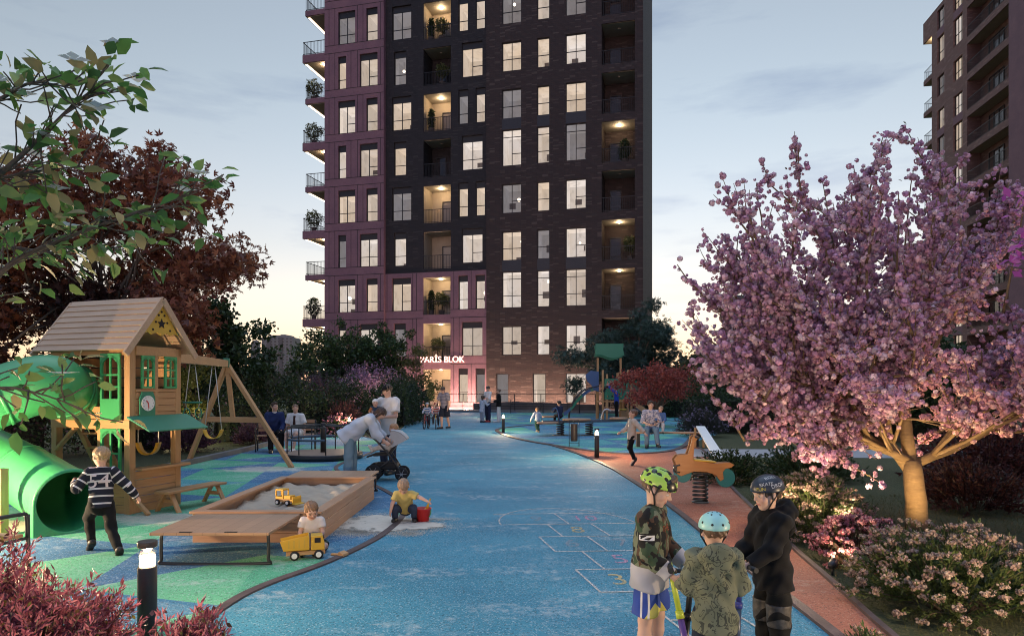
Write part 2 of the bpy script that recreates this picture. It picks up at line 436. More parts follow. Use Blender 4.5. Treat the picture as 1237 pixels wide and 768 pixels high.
for a, b in zip(arc[:-1], arc[1:]): hs_.beam(a, b, .019, .0015)
hc = hs_.build('hopscotch_court', M_CHALK)
tag(hc, 'white chalk hopscotch grid with pink and yellow numbers on the blue path', 'hopscotch court')
def text_mesh(s, size, m, name, parent=None, depth=0.0, M=None, cut=0):
    cu = bpy.data.curves.new(name, 'FONT'); cu.body = s; cu.size = size; cu.align_x = 'CENTER'; cu.align_y = 'CENTER'; cu.extrude = depth
    tmp = bpy.data.objects.new('tmp', cu); COL.objects.link(tmp)
    me = bpy.data.meshes.new_from_object(tmp.evaluated_get(bpy.context.evaluated_depsgraph_get()))
    bpy.data.objects.remove(tmp)
    if M is not None: me.transform(M)
    me.name = name; me.materials.clear(); me.materials.append(m)
    o = bpy.data.objects.new(name, me); COL.objects.link(o)
    if parent is not None: o.parent = parent
    return o
def chalk_col(name, c, k=1.0):
    m = M_CHALK.copy(); m.name = name
    for n_ in m.node_tree.nodes:
        if n_.type == 'VALTORGB':
            e_ = n_.color_ramp.elements[1]; e_.color = (.85*k, .85*k, .85*k, 1)
    for n_ in m.node_tree.nodes:
        if n_.type == 'MIX': n_.inputs[6].default_value = (*c, 1); n_.inputs[7].default_value = (*c, 1)
    return m
CP, CY = chalk_col('pink_chalk', (.55, .30, .42)), chalk_col('yellow_chalk', (.55, .45, .22))
CF = chalk_col('faint_chalk', (.50, .40, .40), .38)
for s_, u, w_, m_ in (('10', 1.55, 2.5, CP), ('9', .4, 2.5, CF), ('8', 1, 1.5, CY), ('7', 1.5, .5, CF), ('6', .5, .5, CF), ('5', 1, -.5, CP), ('4', 1.5, -1.5, CF), ('3', .5, -1.5, CY)):
    p = HP(u, w_); MM = Matrix.Translation(p) @ Matrix.Rotation(math.atan2(e.y, e.x), 4, 'Z') @ Matrix.Diagonal((1, 1.35, 1, 1))
    text_mesh(s_, .36, m_, 'number', hc, M=MM)
# ------------------------------------------------------------------ the towers
def brick(name, c1, c2, mortar, light):
    t = NT(name); v = t.obj(); s = t.n('ShaderNodeSeparateXYZ', {0: v})
    u = t.math('ADD', s.outputs[0], s.outputs[1])
    uv = t.n('ShaderNodeCombineXYZ', {0: u, 1: s.outputs[2], 2: 0.0}).outputs[0]
    b = t.n('ShaderNodeTexBrick', {'Vector': uv, 'Scale': 1.0, 'Color1': (*c1, 1), 'Color2': (*c2, 1), 'Mortar': (*mortar, 1), 'Mortar Size': .014, 'Bias': -.2, 'Brick Width': .48, 'Row Height': .085}, offset=.37, offset_frequency=2)
    cell = t.n('ShaderNodeCombineXYZ', {0: t.math('FLOOR', t.math('DIVIDE', u, .41)), 1: t.math('FLOOR', t.math('DIVIDE', s.outputs[2], .085)), 2: 0.0}).outputs[0]
    r = t.n('ShaderNodeTexWhiteNoise', {'Vector': cell}, noise_dimensions='3D').outputs[0]
    c = t.mix(t.ramp(r, [(.86, 0.), (.97, .75)]), b.outputs[0], light)
    c = t.mix(t.math('MULTIPLY', t.noise(v, .5, 4), .45), c, tuple(x*.45 for x in c1))
    t.base(c); t.set(Roughness=.8); t.bump(t.math('SUBTRACT', r, t.math('MULTIPLY', b.outputs[1], 2)), .5, .02)
    return t.m
M_BRICK = brick('dark_brick', (.046, .026, .023), (.029, .019, .019), (.019, .015, .015), (.10, .074, .066))
M_BRICK2 = brick('black_brick', (.020, .016, .019), (.014, .012, .015), (.010, .009, .010), (.045, .038, .038))
M_BRICK3 = brick('brown_brick', (.26, .135, .115), (.18, .098, .088), (.10, .07, .062), (.36, .24, .21))
def stucco():
    t = NT('purple_render'); v = t.obj()
    c = t.mix(t.ramp(t.noise(v, .8, 6, .65), [(.3, 0.), (.7, 1.)]), (.15, .078, .105), (.21, .11, .132))
    c = t.mix(t.math('MULTIPLY', t.ramp(t.noise(v, 6, 4, .6), [(.5, 0.), (.7, 1.)]), .3), c, (.09, .042, .055))
    t.base(c); t.set(Roughness=.75); t.bump(t.noise(v, 12, 4), .2, .02); return t.m
M_STUC = stucco()
M_GROOVE = mat('dark_groove', (.012, .010, .012), .7)
M_FRAME = mat('dark_window_frame', (.014, .014, .017), .45, spec=.4)
M_SLAB = mat('cream_soffit', (.42, .37, .31), .7, var=.08, vscale=2)
M_RAIL = mat('black_railing', (.015, .015, .018), .45)
M_INNER = mat('beige_plaster', (.40, .33, .25), .75, var=.08, vscale=2)
M_LED = glow('soffit_light', (1, .80, .58), 1.0)
M_LAMPG = glow('lamp_glow', (1, .80, .52), 6)
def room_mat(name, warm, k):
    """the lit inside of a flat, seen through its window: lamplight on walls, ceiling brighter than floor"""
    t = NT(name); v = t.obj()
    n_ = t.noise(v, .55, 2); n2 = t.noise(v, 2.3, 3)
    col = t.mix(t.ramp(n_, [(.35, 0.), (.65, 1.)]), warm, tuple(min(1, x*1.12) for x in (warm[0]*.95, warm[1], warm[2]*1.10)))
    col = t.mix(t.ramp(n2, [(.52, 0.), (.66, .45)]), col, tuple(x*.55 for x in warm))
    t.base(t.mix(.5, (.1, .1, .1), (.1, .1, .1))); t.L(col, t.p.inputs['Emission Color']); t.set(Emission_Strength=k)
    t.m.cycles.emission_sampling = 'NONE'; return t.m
ROOM = []
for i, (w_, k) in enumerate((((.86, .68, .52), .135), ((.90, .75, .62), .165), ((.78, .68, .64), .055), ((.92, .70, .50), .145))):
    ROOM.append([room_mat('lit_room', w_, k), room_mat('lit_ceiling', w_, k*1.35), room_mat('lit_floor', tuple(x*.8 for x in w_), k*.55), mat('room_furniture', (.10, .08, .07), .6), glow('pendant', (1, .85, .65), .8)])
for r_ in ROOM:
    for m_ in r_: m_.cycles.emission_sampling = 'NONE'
def glass():
    t = NT('window_glass')
    tr = t.n('ShaderNodeBsdfTransparent').outputs[0]; gl = t.n('ShaderNodeBsdfGlossy', {'Color': (.8, .85, .9, 1), 'Roughness': .02}).outputs[0]
    fr = t.n('ShaderNodeFresnel', {0: 1.45}).outputs[0]
    t.L(t.n('ShaderNodeMixShader', {0: fr, 1: tr, 2: gl}).outputs[0], t.out.inputs[0]); return t.m
M_GLASS = glass()

def holed_wall(mb, x0, x1, z0, z1, holes, y, reveal=.22):
    """front face (towards -y) with rectangular holes and their reveals"""
    xs = sorted({x0, x1, *[h[0] for h in holes], *[h[1] for h in holes]}); zs = sorted({z0, z1, *[h[2] for h in holes], *[h[3] for h in holes]})
    xs = [x for x in xs if x0 <= x <= x1]; zs = [z for z in zs if z0 <= z <= z1]
    for i in range(len(xs)-1):
        for j in range(len(zs)-1):
            cx, cz = (xs[i]+xs[i+1])/2, (zs[j]+zs[j+1])/2
            if any(h[0] < cx < h[1] and h[2] < cz < h[3] for h in holes): continue
            mb.poly([(xs[i], y, zs[j]), (xs[i+1], y, zs[j]), (xs[i+1], y, zs[j+1]), (xs[i], y, zs[j+1])])
    for a, b, c, d, *k in holes:
        rv = k[0] if k else reveal
        mb.poly([(a, y, c), (a, y, d), (a, y+rv, d), (a, y+rv, c)]); mb.poly([(b, y, d), (b, y, c), (b, y+rv, c), (b, y+rv, d)])
        mb.poly([(a, y, d), (b, y, d), (b, y+rv, d), (a, y+rv, d)]); mb.poly([(b, y, c), (a, y, c), (a, y+rv, c), (b, y+rv, c)])
rng = random.Random(5)
def window(parent, x0, x1, z0, z1, y, header=0.0, cols=2, rows=(.42,), seed=0, transom=0.0, room=True):
    """frame with mullions, glass, and the lit room behind it. y is the plane of the frame's back."""
    w = .055; f = MB()
    zt = z1-header
    if header: f.bx(x0, x1, y-.06, y, zt, z1)
    f.bx(x0, x0+w, y-.08, y, z0, zt); f.bx(x1-w, x1, y-.08, y, z0, zt)
    f.bx(x0+w, x1-w, y-.08, y, z0, z0+w); f.bx(x0+w, x1-w, y-.08, y, zt-w, zt)
    for k in range(1, cols): xx = x0+(x1-x0)*k/cols; f.bx(xx-.025, xx+.025, y-.07, y-.005, z0+w, zt-w)
    for rr in rows:
        zz = z0+(zt-transom-z0)*rr
        xa = x0+w if (cols == 1 or rng.random() < .5) else x0+(x1-x0)/cols
        f.bx(xa, x1-w, y-.066, y-.008, zz-.022, zz+.022)
    if transom: f.bx(x0+w, x1-w, y-.067, y-.009, zt-transom-.02, zt-transom+.02)
    o = f.build('window', M_FRAME, parent)
    g = MB(); g.poly([(x0+w, y-.02, z0+w), (x1-w, y-.02, z0+w), (x1-w, y-.02, zt-w), (x0+w, y-.02, zt-w)]); g.build('glass', M_GLASS, o)
    if room:
        r = MB(); d = 2.4; e_ = .30; a, b, c, dd = x0-.12, x1+e_, z0-.35, zt+.18; yy = y+.012; yb = y+d
        r.m = 0; r.poly([(a, yb, c), (b, yb, c), (b, yb, dd), (a, yb, dd)])
        r.poly([(a, yy, c), (a, yb, c), (a, yb, dd), (a, yy, dd)]); r.poly([(b, yb, c), (b, yy, c), (b, yy, dd), (b, yb, dd)])
        r.m = 1; r.poly([(a, yy, dd), (a, yb, dd), (b, yb, dd), (b, yy, dd)])
        r.m = 2; r.poly([(a, yb, c), (a, yy, c), (b, yy, c), (b, yb, c)])
        q = rng.random(); r.m = 3
        if q < .5:
            s_ = rng.uniform(a, b-.5); h = rng.uniform(.7, 1.0); r.bx(s_, min(b-.01, s_+rng.uniform(.5, 1.1)), yb-.6, yb-.02, c, c+h)
        if q > .3:
            s_ = rng.uniform(a, b-.4); r.bx(s_, min(b-.02, s_+.5), yb-.08, yb-.03, c+1.3, c+1.3+rng.uniform(.3, .6))
        if rng.random() < .55:      # a curtain drawn to one side
            s_ = a+.05 if rng.random() < .5 else b-.40
            r.m = 1
            for kk in range(5): r.bx(s_+kk*.07, s_+kk*.07+.045, y+.12, y+.16, c+.02, dd-.02)
        if rng.random() < .16:      # hanging lamp
            r.m = 4; cx_ = rng.uniform(x0+.2, x1-.2); r.ball((cx_, y+1.1, zt-rng.uniform(.5, .9)), rng.uniform(.09, .16), 10)
            r.m = 3; r.bx(cx_-.008, cx_+.008, y+1.09, y+1.11, zt-.45, dd)
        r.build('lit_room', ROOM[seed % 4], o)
    return o
def railing(parent, pts, z, h=1.05, step=.125, name='railing'):
    mb = MB()
    for a, b in zip(pts[:-1], pts[1:]):
        a, b = Vector((*a, z)), Vector((*b, z)); l = (b-a).length; n_ = max(2, int(l/step))
        mb.beam(a+Vector((0, 0, h)), b+Vector((0, 0, h)), .05, .04); mb.beam(a+Vector((0, 0, .09)), b+Vector((0, 0, .09)), .03, .03)
        for k in range(n_+1):
            p = a.lerp(b, k/n_); mb.beam(p+Vector((0, 0, .0)), p+Vector((0, 0, h)), .018, .018, up=(0, 1, 0))
    return mb.build(name, M_RAIL, parent)
def lamp(parent, x, y, z, on, watts):
    mb = MB(); mb.lathe([(.11, z-.05), (.12, z-.01)], (x, y, 0), 12)
    o = mb.build('ceiling_lamp', M_LAMPG if on else M_SLAB, parent)
    if on: point_light('balcony_light', (x, y, z-.14), watts, (1, .74, .44), parent, .08)
    return o

# ---------------- main tower. Facade runs along local x, local y goes into the building
A_T = R(-14.2)
O_T = Vector((-1.8, 52.0, 0))
tower = thing('apartment_tower', 'tall dark brick and purple apartment tower with lit windows behind the playground', 'apartment building', O_T, A_T)
def fs(u, off=0.0):
    """photo column -> metres along the facade plane (offset off in front of it)"""
    c, s_ = math.cos(A_T), math.sin(A_T); k = (u-618.5)/FPX
    x0 = O_T.x + s_*off; y0 = O_T.y - c*off
    return (k*y0-x0)/(c-k*s_)
SH = 3.57; Z0 = .62; NF = 12; ROOF = Z0+SH*NF-.2
PL = -.14+.14
xL0, xL1 = fs(392, .35), fs(463.5, .35); xM1 = fs(588); xR1 = fs(728); xB1 = fs(769); xE = fs(777)
holes_R, holes_M, holes_L = [], [], []; wins = []
# right brick block: three columns of windows on nine visible floors and more above
for n_ in range(NF):
    zb = Z0+SH*n_; tall = n_ % 3 == 2; h = 2.72 if tall else 2.18
    cs = ((607, 630.2), (649.3, 664.2), (683.7, 708.3)) if n_ else ((599.8, 614.5), (644, 659.5), (683.7, 708.3))
    for k, (a, b) in enumerate(cs):
        x0, x1 = fs(a), fs(b); hl = (x0, x1, zb, zb+h)
        holes_R.append(hl); wins.append((hl, 2 if (x1-x0) > 1.2 else 1, 0, .55 if tall else 0, (.42,)))
# middle part
for n_ in range(NF):
    zb = Z0+SH*n_-.02
    if n_ % 2 == 0: ml = [(473.7, 496.7)]
    else: ml = [(476, 490.5)]
    if n_ == 0: ml = [(476, 490.5)]
    mr = [(553.8, 565.4), (574.6, 586.0)] if n_ % 2 == 0 else [(557.9, 583.0)]
    for a, b in ml+mr:
        x0, x1 = fs(a), fs(b); hl = (x0, x1, zb, zb+2.62)
        holes_M.append(hl); wins.append((hl, 2 if x1-x0 > 1.2 else 1, .42, 0, (.36,)))
xb0, xb1 = fs(511.5), fs(544.5)
for n_ in range(NF): holes_M.append((xb0, xb1, Z0+SH*n_-.35, Z0+SH*n_+2.55, 1.9))
xr0, xr1 = fs(727), fs(767)
for n_ in range(NF): holes_B = [(xr0, xr1, Z0+SH*k-.38, Z0+SH*k+2.62, 2.1) for k in range(NF)]
for n_ in range(NF):
    zb = Z0+SH*n_-.02
    lw_ = ((408.5, 429), (442.5, 456)) if n_ % 2 == 0 else ((408.5, 418), (434.5, 456))
    for a, b in lw_:
        x0, x1 = fs(a, .35), fs(b, .35); hl = (x0, x1, zb, zb+2.62); holes_L.append(hl)
        wins.append((hl, 2 if x1-x0 > 1.0 else 1, .42, 0, (.36,), -.35))
ZS = Z0+SH*3-.62          # below this the middle part is purple render, above it black brick
w1 = MB(); holed_wall(w1, xM1, xE, 0, ROOF, holes_R+holes_B, -.12)
w1.poly([(xM1, -.12, 0), (xM1, -.12, ROOF), (xM1, 0, ROOF), (xM1, 0, 0)])
w6 = MB(); w6.poly([(xE, -.12, 0), (xE, 14, 0), (xE, 14, ROOF), (xE, -.12, ROOF)]); w6.build('side_wall', M_BRICK2, tower)
w1.poly([(xM1, -.12, ROOF), (xE, -.12, ROOF), (xE, 14, ROOF), (xM1, 14, ROOF)])
w1.build('brick_wall', M_BRICK, tower)
w2 = MB(); cutm = lambda hs2, a, b: [(h[0], h[1], max(h[2], a), min(h[3], b), *h[4:]) for h in hs2 if h[3] > a and h[2] < b]
w2.m = 0; holed_wall(w2, xL1, xM1, ZS, ROOF, cutm(holes_M, ZS, ROOF), 0)
w2.poly([(xL1, 0, ROOF), (xM1, 0, ROOF), (xM1, 14, ROOF), (xL1, 14, ROOF)])
w2.build('black_brick_wall', M_BRICK2, tower)
w3 = MB(); holed_wall(w3, xL1, xM1, 0, ZS, cutm(holes_M, 0, ZS), -.06)
w3.poly([(xL1, -.06, ZS), (xM1, -.06, ZS), (xM1, .02, ZS), (xL1, .02, ZS)])
holed_wall(w3, xL0, xL1, 0, ROOF, holes_L, -.35)
w3.poly([(xL1, -.35, 0), (xL1, -.35, ROOF), (xL1, .3, ROOF), (xL1, .3, 0)][::-1])
w3.poly([(xL0, -.35, 0), (xL0, -.35, ROOF), (xL0, 14, ROOF), (xL0, 14, 0)])
w3.poly([(xL0, -.35, ROOF), (xL1, -.35, ROOF), (xL1, 14, ROOF), (xL0, 14, ROOF)])
w3.build('purple_wall', M_STUC, tower)
w5 = MB(); w5.poly([(xL0, 14, 0), (xL0, 14, ROOF), (xE, 14, ROOF), (xE, 14, 0)]); w5.build('rear_wall', M_BRICK, tower)
# joints of the purple cladding
gv = MB()
for n_ in range(NF+1):
    zj = Z0+SH*n_-.62
    for dz in (0, .52+.10):
        if 0 < zj+dz < ROOF: gv.bx(xL0, xL1, -.358, -.352, zj+dz-.02, zj+dz+.02)
        if 0 < zj+dz < ZS: 
            for a, b in ((xL1, xb0), (xb1, xM1)): gv.bx(a, b, -.068, -.062, zj+dz-.02, zj+dz+.02)
    if n_ == NF: break
    for u in (397.5, 404.5, 432, 438.5 if n_ % 2 == 0 else 424, 459.5):
        x = fs(u, .35); gv.bx(x-.018, x+.018, -.357, -.353, zj+.64, zj+SH-.02)
    if n_ < 3:
        for u in (468, 499, 503.5, 548.5, 569.5 if n_ % 2 == 0 else 555):
            x = fs(u); gv.bx(x-.018, x+.018, -.067, -.063, zj+.64, zj+SH-.02)
gv.build('cladding_joints', M_GROOVE, tower)
M_SLATE = mat('slate_panel', (.020, .022, .030), .5)
# dark panels between the tall windows and those above
for n_ in range(2, NF-1, 3):
    for a, b in ((607, 630.2), (649.3, 664.2), (683.7, 708.3)):
        sp = MB(); sp.bx(fs(a), fs(b), -.125, -.09, Z0+SH*n_+2.72+.003, Z0+SH*(n_+1)-.003); sp.build('spandrel_panel', M_SLATE, tower)
for k, (hl, cols, hd, tr, rows, *yy) in enumerate(wins):
    y = (yy[0] if yy else 0)+.20
    if hl in holes_R: y = -.12+.20
    window(tower, hl[0], hl[1], hl[2], hl[3], y, hd, cols, rows, seed=rng.randrange(4), transom=tr)
# recessed balconies in the middle and at the right end
def recess(x0, x1, z0, z1, y0, dep, wallm, on, idx, first=False):
    r = MB(); yb = y0+dep
    r.m = 1; r.poly([(x0, yb, z0), (x1, yb, z0), (x1, yb, z1), (x0, yb, z1)])
    r.m = 0; r.poly([(x0+.004, y0+.1, z1-.004), (x0+.004, yb, z1-.004), (x1-.004, yb, z1-.004), (x1-.004, y0+.1, z1-.004)])
    r.m = 1
    r.poly([(x0+.004, y0+.1, z0), (x0+.004, yb, z0), (x0+.004, yb, z1), (x0+.004, y0+.1, z1)]); r.poly([(x1-.004, yb, z0), (x1-.004, y0+.1, z0), (x1-.004, y0+.1, z1), (x1-.004, yb, z1)])
    r.build('balcony_wall', [M_SLAB, wallm], tower)
    dx = x0+(x1-x0)*(.40 if wallm is M_INNER else .16); 
    window(tower, dx, dx+.85, z0+.02, z0+2.1, yb-.01, 0, 1, (), seed=(0, 1, 3)[idx % 3])
    if not first: railing(tower, [(x0, y0+.08), (x1, y0+.08)], z0)
    lamp(tower, (x0+x1)/2, y0+.95, z1-.01, on, 13)
for n_ in range(NF):
    recess(xb0, xb1, Z0+SH*n_-.35, Z0+SH*n_+2.55, 0 if n_ > 2 else -.06, 1.9, M_INNER if (n_ < 4 or n_ in (4, 6, 8)) else M_BRICK2, n_ in (0, 1, 2, 4, 6, 8, 10), n_, first=(n_ == 0))
    if n_: recess(xr0, xr1, Z0+SH*n_-.38, Z0+SH*n_+2.62, -.12, 2.1, M_BRICK, n_ in (2, 3, 5), n_)
    else:
        recess(xr0, xr1, Z0-.38, Z0+2.62, -.12, 2.1, M_BRICK, False, n_)
# projecting balconies on the left end: slab, railing, glowing soffit edge
for n_ in range(1, NF):
    zf = Z0+SH*n_-.45; wide = n_ % 2 == 0
    x0 = xL0-(2.0 if wide else 1.75); x1 = xL0-.004; ya, yb = -.33, 3.4
    s_ = MB(); s_.bx(x0, x1, ya, yb, zf-.42 if not wide else zf-.62, zf)
    s_.build('balcony_slab', M_STUC, tower)
    zz = zf-(.62 if wide else .42)
    q = MB(); q.bx(x0+.06, x1-.05, ya+.1, yb-.1, zz-.03, zz-.004); q.build('balcony_soffit', M_SLAB, tower)
    l_ = MB(); l_.bx(x0+.10, x0+.30, ya+.25, yb-.2, zz-.05, zz-.032); l_.build('soffit_strip_light', M_LED, tower)
    railing(tower, [(x1-.03, ya+.05), (x0+.05, ya+.05), (x0+.05, yb-.05)], zf)
    if n_ % 2 == 0 or n_ in (1, 3): 
        lamp(tower, x1-.35, ya+.6, zz-.01, True, 12)
    v_ = MB(); v_.bx(x1-.5, x1-.02, yb-.25, yb-.05, zf, zf+SH-.63); v_.build('balcony_screen', M_SLAB, tower)
# lit sign over the entrance
M_SIGN = glow('sign_letters', (1, .60, .48), .62)
sg = text_mesh('PARİS BLOK', .66, M_SIGN, 'lit_sign', tower, depth=.04, M=Matrix.Translation((( fs(513)+fs(557))/2, -.16, 1.75+(468-434.3)*52.7/FPX)) @ Matrix.Rotation(R(90), 4, 'X'))
# uplights at the foot of the facade
for u in (503, 548, 571, 592, 632, 672, 716):
    x = fs(u); up = MB(); up.lathe([(.06, .16), (.08, .18), (.08, .22), (.06, .24)], (x, -1.5, 0), 10); up.build('wall_uplight', M_LAMPG, tower)
    point_light('facade_uplight', (x, -1.5, .36), 150, (1, .62, .44), tower, .08)
# terrace, low planter wall and the thin railing before it
tr_ = MB(); tr_.bx(xL0-1, xE+4, -3.6, -.36, .0, .16); tt = tr_.build('terrace', M_PAVE); tt.location = O_T; tt.rotation_euler = (0, 0, A_T); tag(tt, kind='structure')
fe = thing('terrace_railing', 'thin black railing along the terrace before the tower entrance', 'railing', O_T, A_T)
for k in range(13):
    x = fs(492)+k*1.9; ft = MB(); ft.beam((x, -3.3, .16), (x, -3.3, 1.3), .05, .05, up=(0, 1, 0)); ft.build('post', M_RAIL, fe)
for z in (.45, 1.3): fr_ = MB(); fr_.beam((fs(492), -3.3, z), (fs(492)+12*1.9, -3.3, z), .04, .04); fr_.build('rail', M_RAIL, fe)
pw = MB(); pw.prism([(0, 0), (9.4, 0), (9.4, .55), (3, .75), (0, .62)], .35)
po = pw.build('planter_wall', mat('dark_concrete', (.10, .085, .085), .8, var=.2, vscale=2, bump=.3)); po.location = O_T+Vector((-1.0, -2.6, .0)); po.rotation_euler = (0, 0, A_T)
tag(po, 'low dark concrete planter wall right of the tower entrance', 'wall')

# ---------------- right tower, close to the right edge of the photo
A_R = math.atan2(-.987, -.158)   # local x runs along the facade towards the camera
O_R = Vector((44.7+.158*7.8, 67+.987*7.8, 0))
tower2 = thing('apartment_tower', 'brown brick apartment tower rising behind the pink blossoming tree', 'apartment building', O_R, A_R)
# local x: 0 = far corner, 7.8 = start of balconies, 15.8 = end; local +y goes into the building
xa, xb_, xc, xd = 0.0, 7.7, 15.6, 24.0
NF2 = 12; hB, hC = [], []
ZR = 42.6
for n_ in range(NF2):
    zb = .75+SH*n_
    tall = n_ % 3 == 1
    hB += [(1.3, 2.9, zb, zb+(2.75 if tall else 2.1)), (4.9, 6.8, zb, zb+(2.75 if tall else 2.1))]
    hC.append((xb_, xc, zb-.35, zb+2.55, 1.25))
t1 = MB(); holed_wall(t1, xa, xc, 0, ZR, hB+hC, 0, .28)
t1.poly([(xa, 0, 0), (xa, 0, ZR), (xa, 14, ZR), (xa, 14, 0)]); t1.poly([(xa, 0, ZR), (xd, 0, ZR), (xd, 14, ZR), (xa, 14, ZR)])
t1.poly([(xa, 14, 0), (xa, 14, ZR), (xd, 14, ZR), (xd, 14, 0)])
t1.build('brick_wall', M_BRICK3, tower2)
t2 = MB(); hD = [(19, 20.6, .75+SH*n_, 2.95+SH*n_) for n_ in range(NF2)]
holed_wall(t2, xc, xd, 0, ZR, hD, -.3, .3); t2.poly([(xc, -.3, 0), (xc, -.3, ZR), (xc, .2, ZR), (xc, .2, 0)]); t2.poly([(xd, -.3, 0), (xd, 14, 0), (xd, 14, ZR), (xd, -.3, ZR)])
t2.build('purple_wall', M_STUC, tower2)
for n_ in range(NF2):
    if n_ % 3 == 1:
        for a, b in ((1.3, 2.9), (4.9, 6.8)): pan = MB(); pan.bx(a, b, -.004, .1, .75+SH*n_+2.753, .75+SH*(n_+1)-.003); pan.build('spandrel_panel', M_STUC, tower2)
for k, (a, b, c, d) in enumerate(hB): window(tower2, a, b, c, d, .27, 0, 2 if b-a < 1.8 else 3, (.42,), seed=k)
for k, (a, b, c, d) in enumerate(hD): window(tower2, a, b, c, d, -.02, 0, 2, (.42,), seed=k+1)
for n_ in range(NF2):
    zb = .75+SH*n_-.35
    r = MB(); r.m = 1; r.poly([(xb_, 1.25, zb), (xc, 1.25, zb), (xc, 1.25, zb+2.9), (xb_, 1.25, zb+2.9)]); r.m = 0; r.poly([(xb_, .1, zb+2.896), (xb_, 1.25, zb+2.896), (xc, 1.25, zb+2.896), (xc, .1, zb+2.896)])
    r.bx(xc-.9, xc-.1, .3, .42, zb, zb+1.1)
    r.build('balcony_wall', [M_SLAB, M_BRICK3], tower2)
    window(tower2, xb_+1.6, xb_+4.2, zb+.1, zb+2.35, 1.24, 0, 3, (.4,), seed=n_)
    railing(tower2, [(xb_, .06), (xc, .06)], zb, step=.2)
    if n_ < 11:      # balconies beyond the far corner
        s_ = MB(); s_.bx(xa-2.2, xa-.004, .05, 4, zb-.5, zb); s_.m = 1; s_.bx(xa-2.1, xa-.1, .15, 3.9, zb-.53, zb-.503); s_.build('balcony_slab', [M_BRICK3, M_SLAB], tower2)
        railing(tower2, [(xa-.03, .1), (xa-2.1, .1), (xa-2.1, 3.9)], zb, step=.2)
# crowning brick band that carries over the corner balcony
s_ = MB(); s_.bx(xa-2.2, xa-.004, .02, 4, ZR-2.3, ZR); s_.m = 1; s_.bx(xa-2.1, xa-.1, .12, 3.9, ZR-2.33, ZR-2.303); s_.build('corner_band', [M_BRICK3, M_SLAB], tower2)
lamp(tower2, xa-.6, .8, ZR-2.34, True, 60)

# ---------------- far towers beyond the gardens
def far_tower(name, label, u0, u1, vtop, D, m, bands=14, stripe=None, vbot=466):
    x0, x1 = (u0-618.5)*D/FPX, (u1-618.5)*D/FPX; H_ = EYE+(HZ-vtop)*D/FPX
    t = thing(name, label, 'tower block', ((x0+x1)/2, D, 0)); w_ = x1-x0; dp = w_*.8
    b = MB(); b.bx(-w_/2, w_/2, 0, dp, 0, H_*.96); b.bx(-w_*.28, w_*.34, dp*.1, dp*.8, H_*.96, H_); b.bx(w_*.05, w_*.2, dp*.2, dp*.5, H_, H_*1.015)
    b.build('wall', m, t)
    n_ = bands; wn_ = MB()
    for i in range(n_):
        z = H_*.955*(i+.35)/n_
        for k in range(8):
            x = -w_/2+w_*(k+.22)/8; wn_.bx(x, x+w_/8*.52, -.12, -.01, z, z+H_*.955/n_*.5)
    wn_.build('windows', mat('far_windows', (.05, .055, .06), .3), t)
    if stripe:
        s2 = MB()
        for a, b_ in stripe: s2.bx(-w_/2+w_*a, -w_/2+w_*b_, -.5, -.14, 0, H_*.958)
        s2.build('facade_strips', mat('far_strips', (.15, .13, .125), .8), t)
    return t
M_FAR = mat('far_concrete', (.23, .22, .21), .85, var=.1, vscale=.05); M_FAR2 = mat('far_dark_concrete', (.10, .10, .105), .85, var=.1, vscale=.05)
far_tower('tower_block', 'distant grey tower block left of the main tower, above the hedges', 316, 354, 404.5, 330, M_FAR, 18, [(.18, .30), (.55, .66)])
far_tower('tower_block', 'thin sliver of a distant tower block beside the dark green tree', 303, 312, 411, 360, M_FAR, 16)
far_tower('tower_block', 'distant dark tower block partly behind the left edge of the pink tree', 884, 917, 356, 420, M_FAR2, 24, [(.3, .4)])
far_tower('tower_block', 'tallest distant grey tower showing through the pink blossom', 930, 957, 346, 430, M_FAR2, 24)
far_tower('tower_block', 'low wide distant block on the skyline between tower and pink tree', 846, 874, 416, 380, M_FAR, 8)
# ------------------------------------------------------------------ trees, shrubs, hedges
def leaf_mat(name, rough=.55, trans=.3, spec=.35):
    t = NT(name); a = t.n('ShaderNodeAttribute', attribute_name='col').outputs['Color']
    t.base(a); t.set(Roughness=rough); t.p.inputs['Specular IOR Level'].default_value = spec
    tl = t.n('ShaderNodeBsdfTranslucent', {'Color': a}).outputs[0]
    t.L(t.n('ShaderNodeMixShader', {0: trans, 1: t.p.outputs[0], 2: tl}).outputs[0], t.out.inputs[0]); return t.m
M_LEAF = leaf_mat('leaf'); M_PETAL = leaf_mat('petal', .7, .35, .15)
def bark(name, a, b):
    t = NT(name); v = t.n('ShaderNodeMapping', {'Vector': t.obj(), 'Scale': (7, 7, 26)}).outputs[0]
    g = t.noise(v, 1, 5, .6); t.base(t.mix(g, a, b)); t.set(Roughness=.8); t.bump(g, .6, .02); return t.m
M_BARK = bark('brown_bark', (.07, .05, .038), (.15, .11, .08)); M_BARKC = bark('cherry_bark', (.07, .043, .025), (.27, .18, .10))

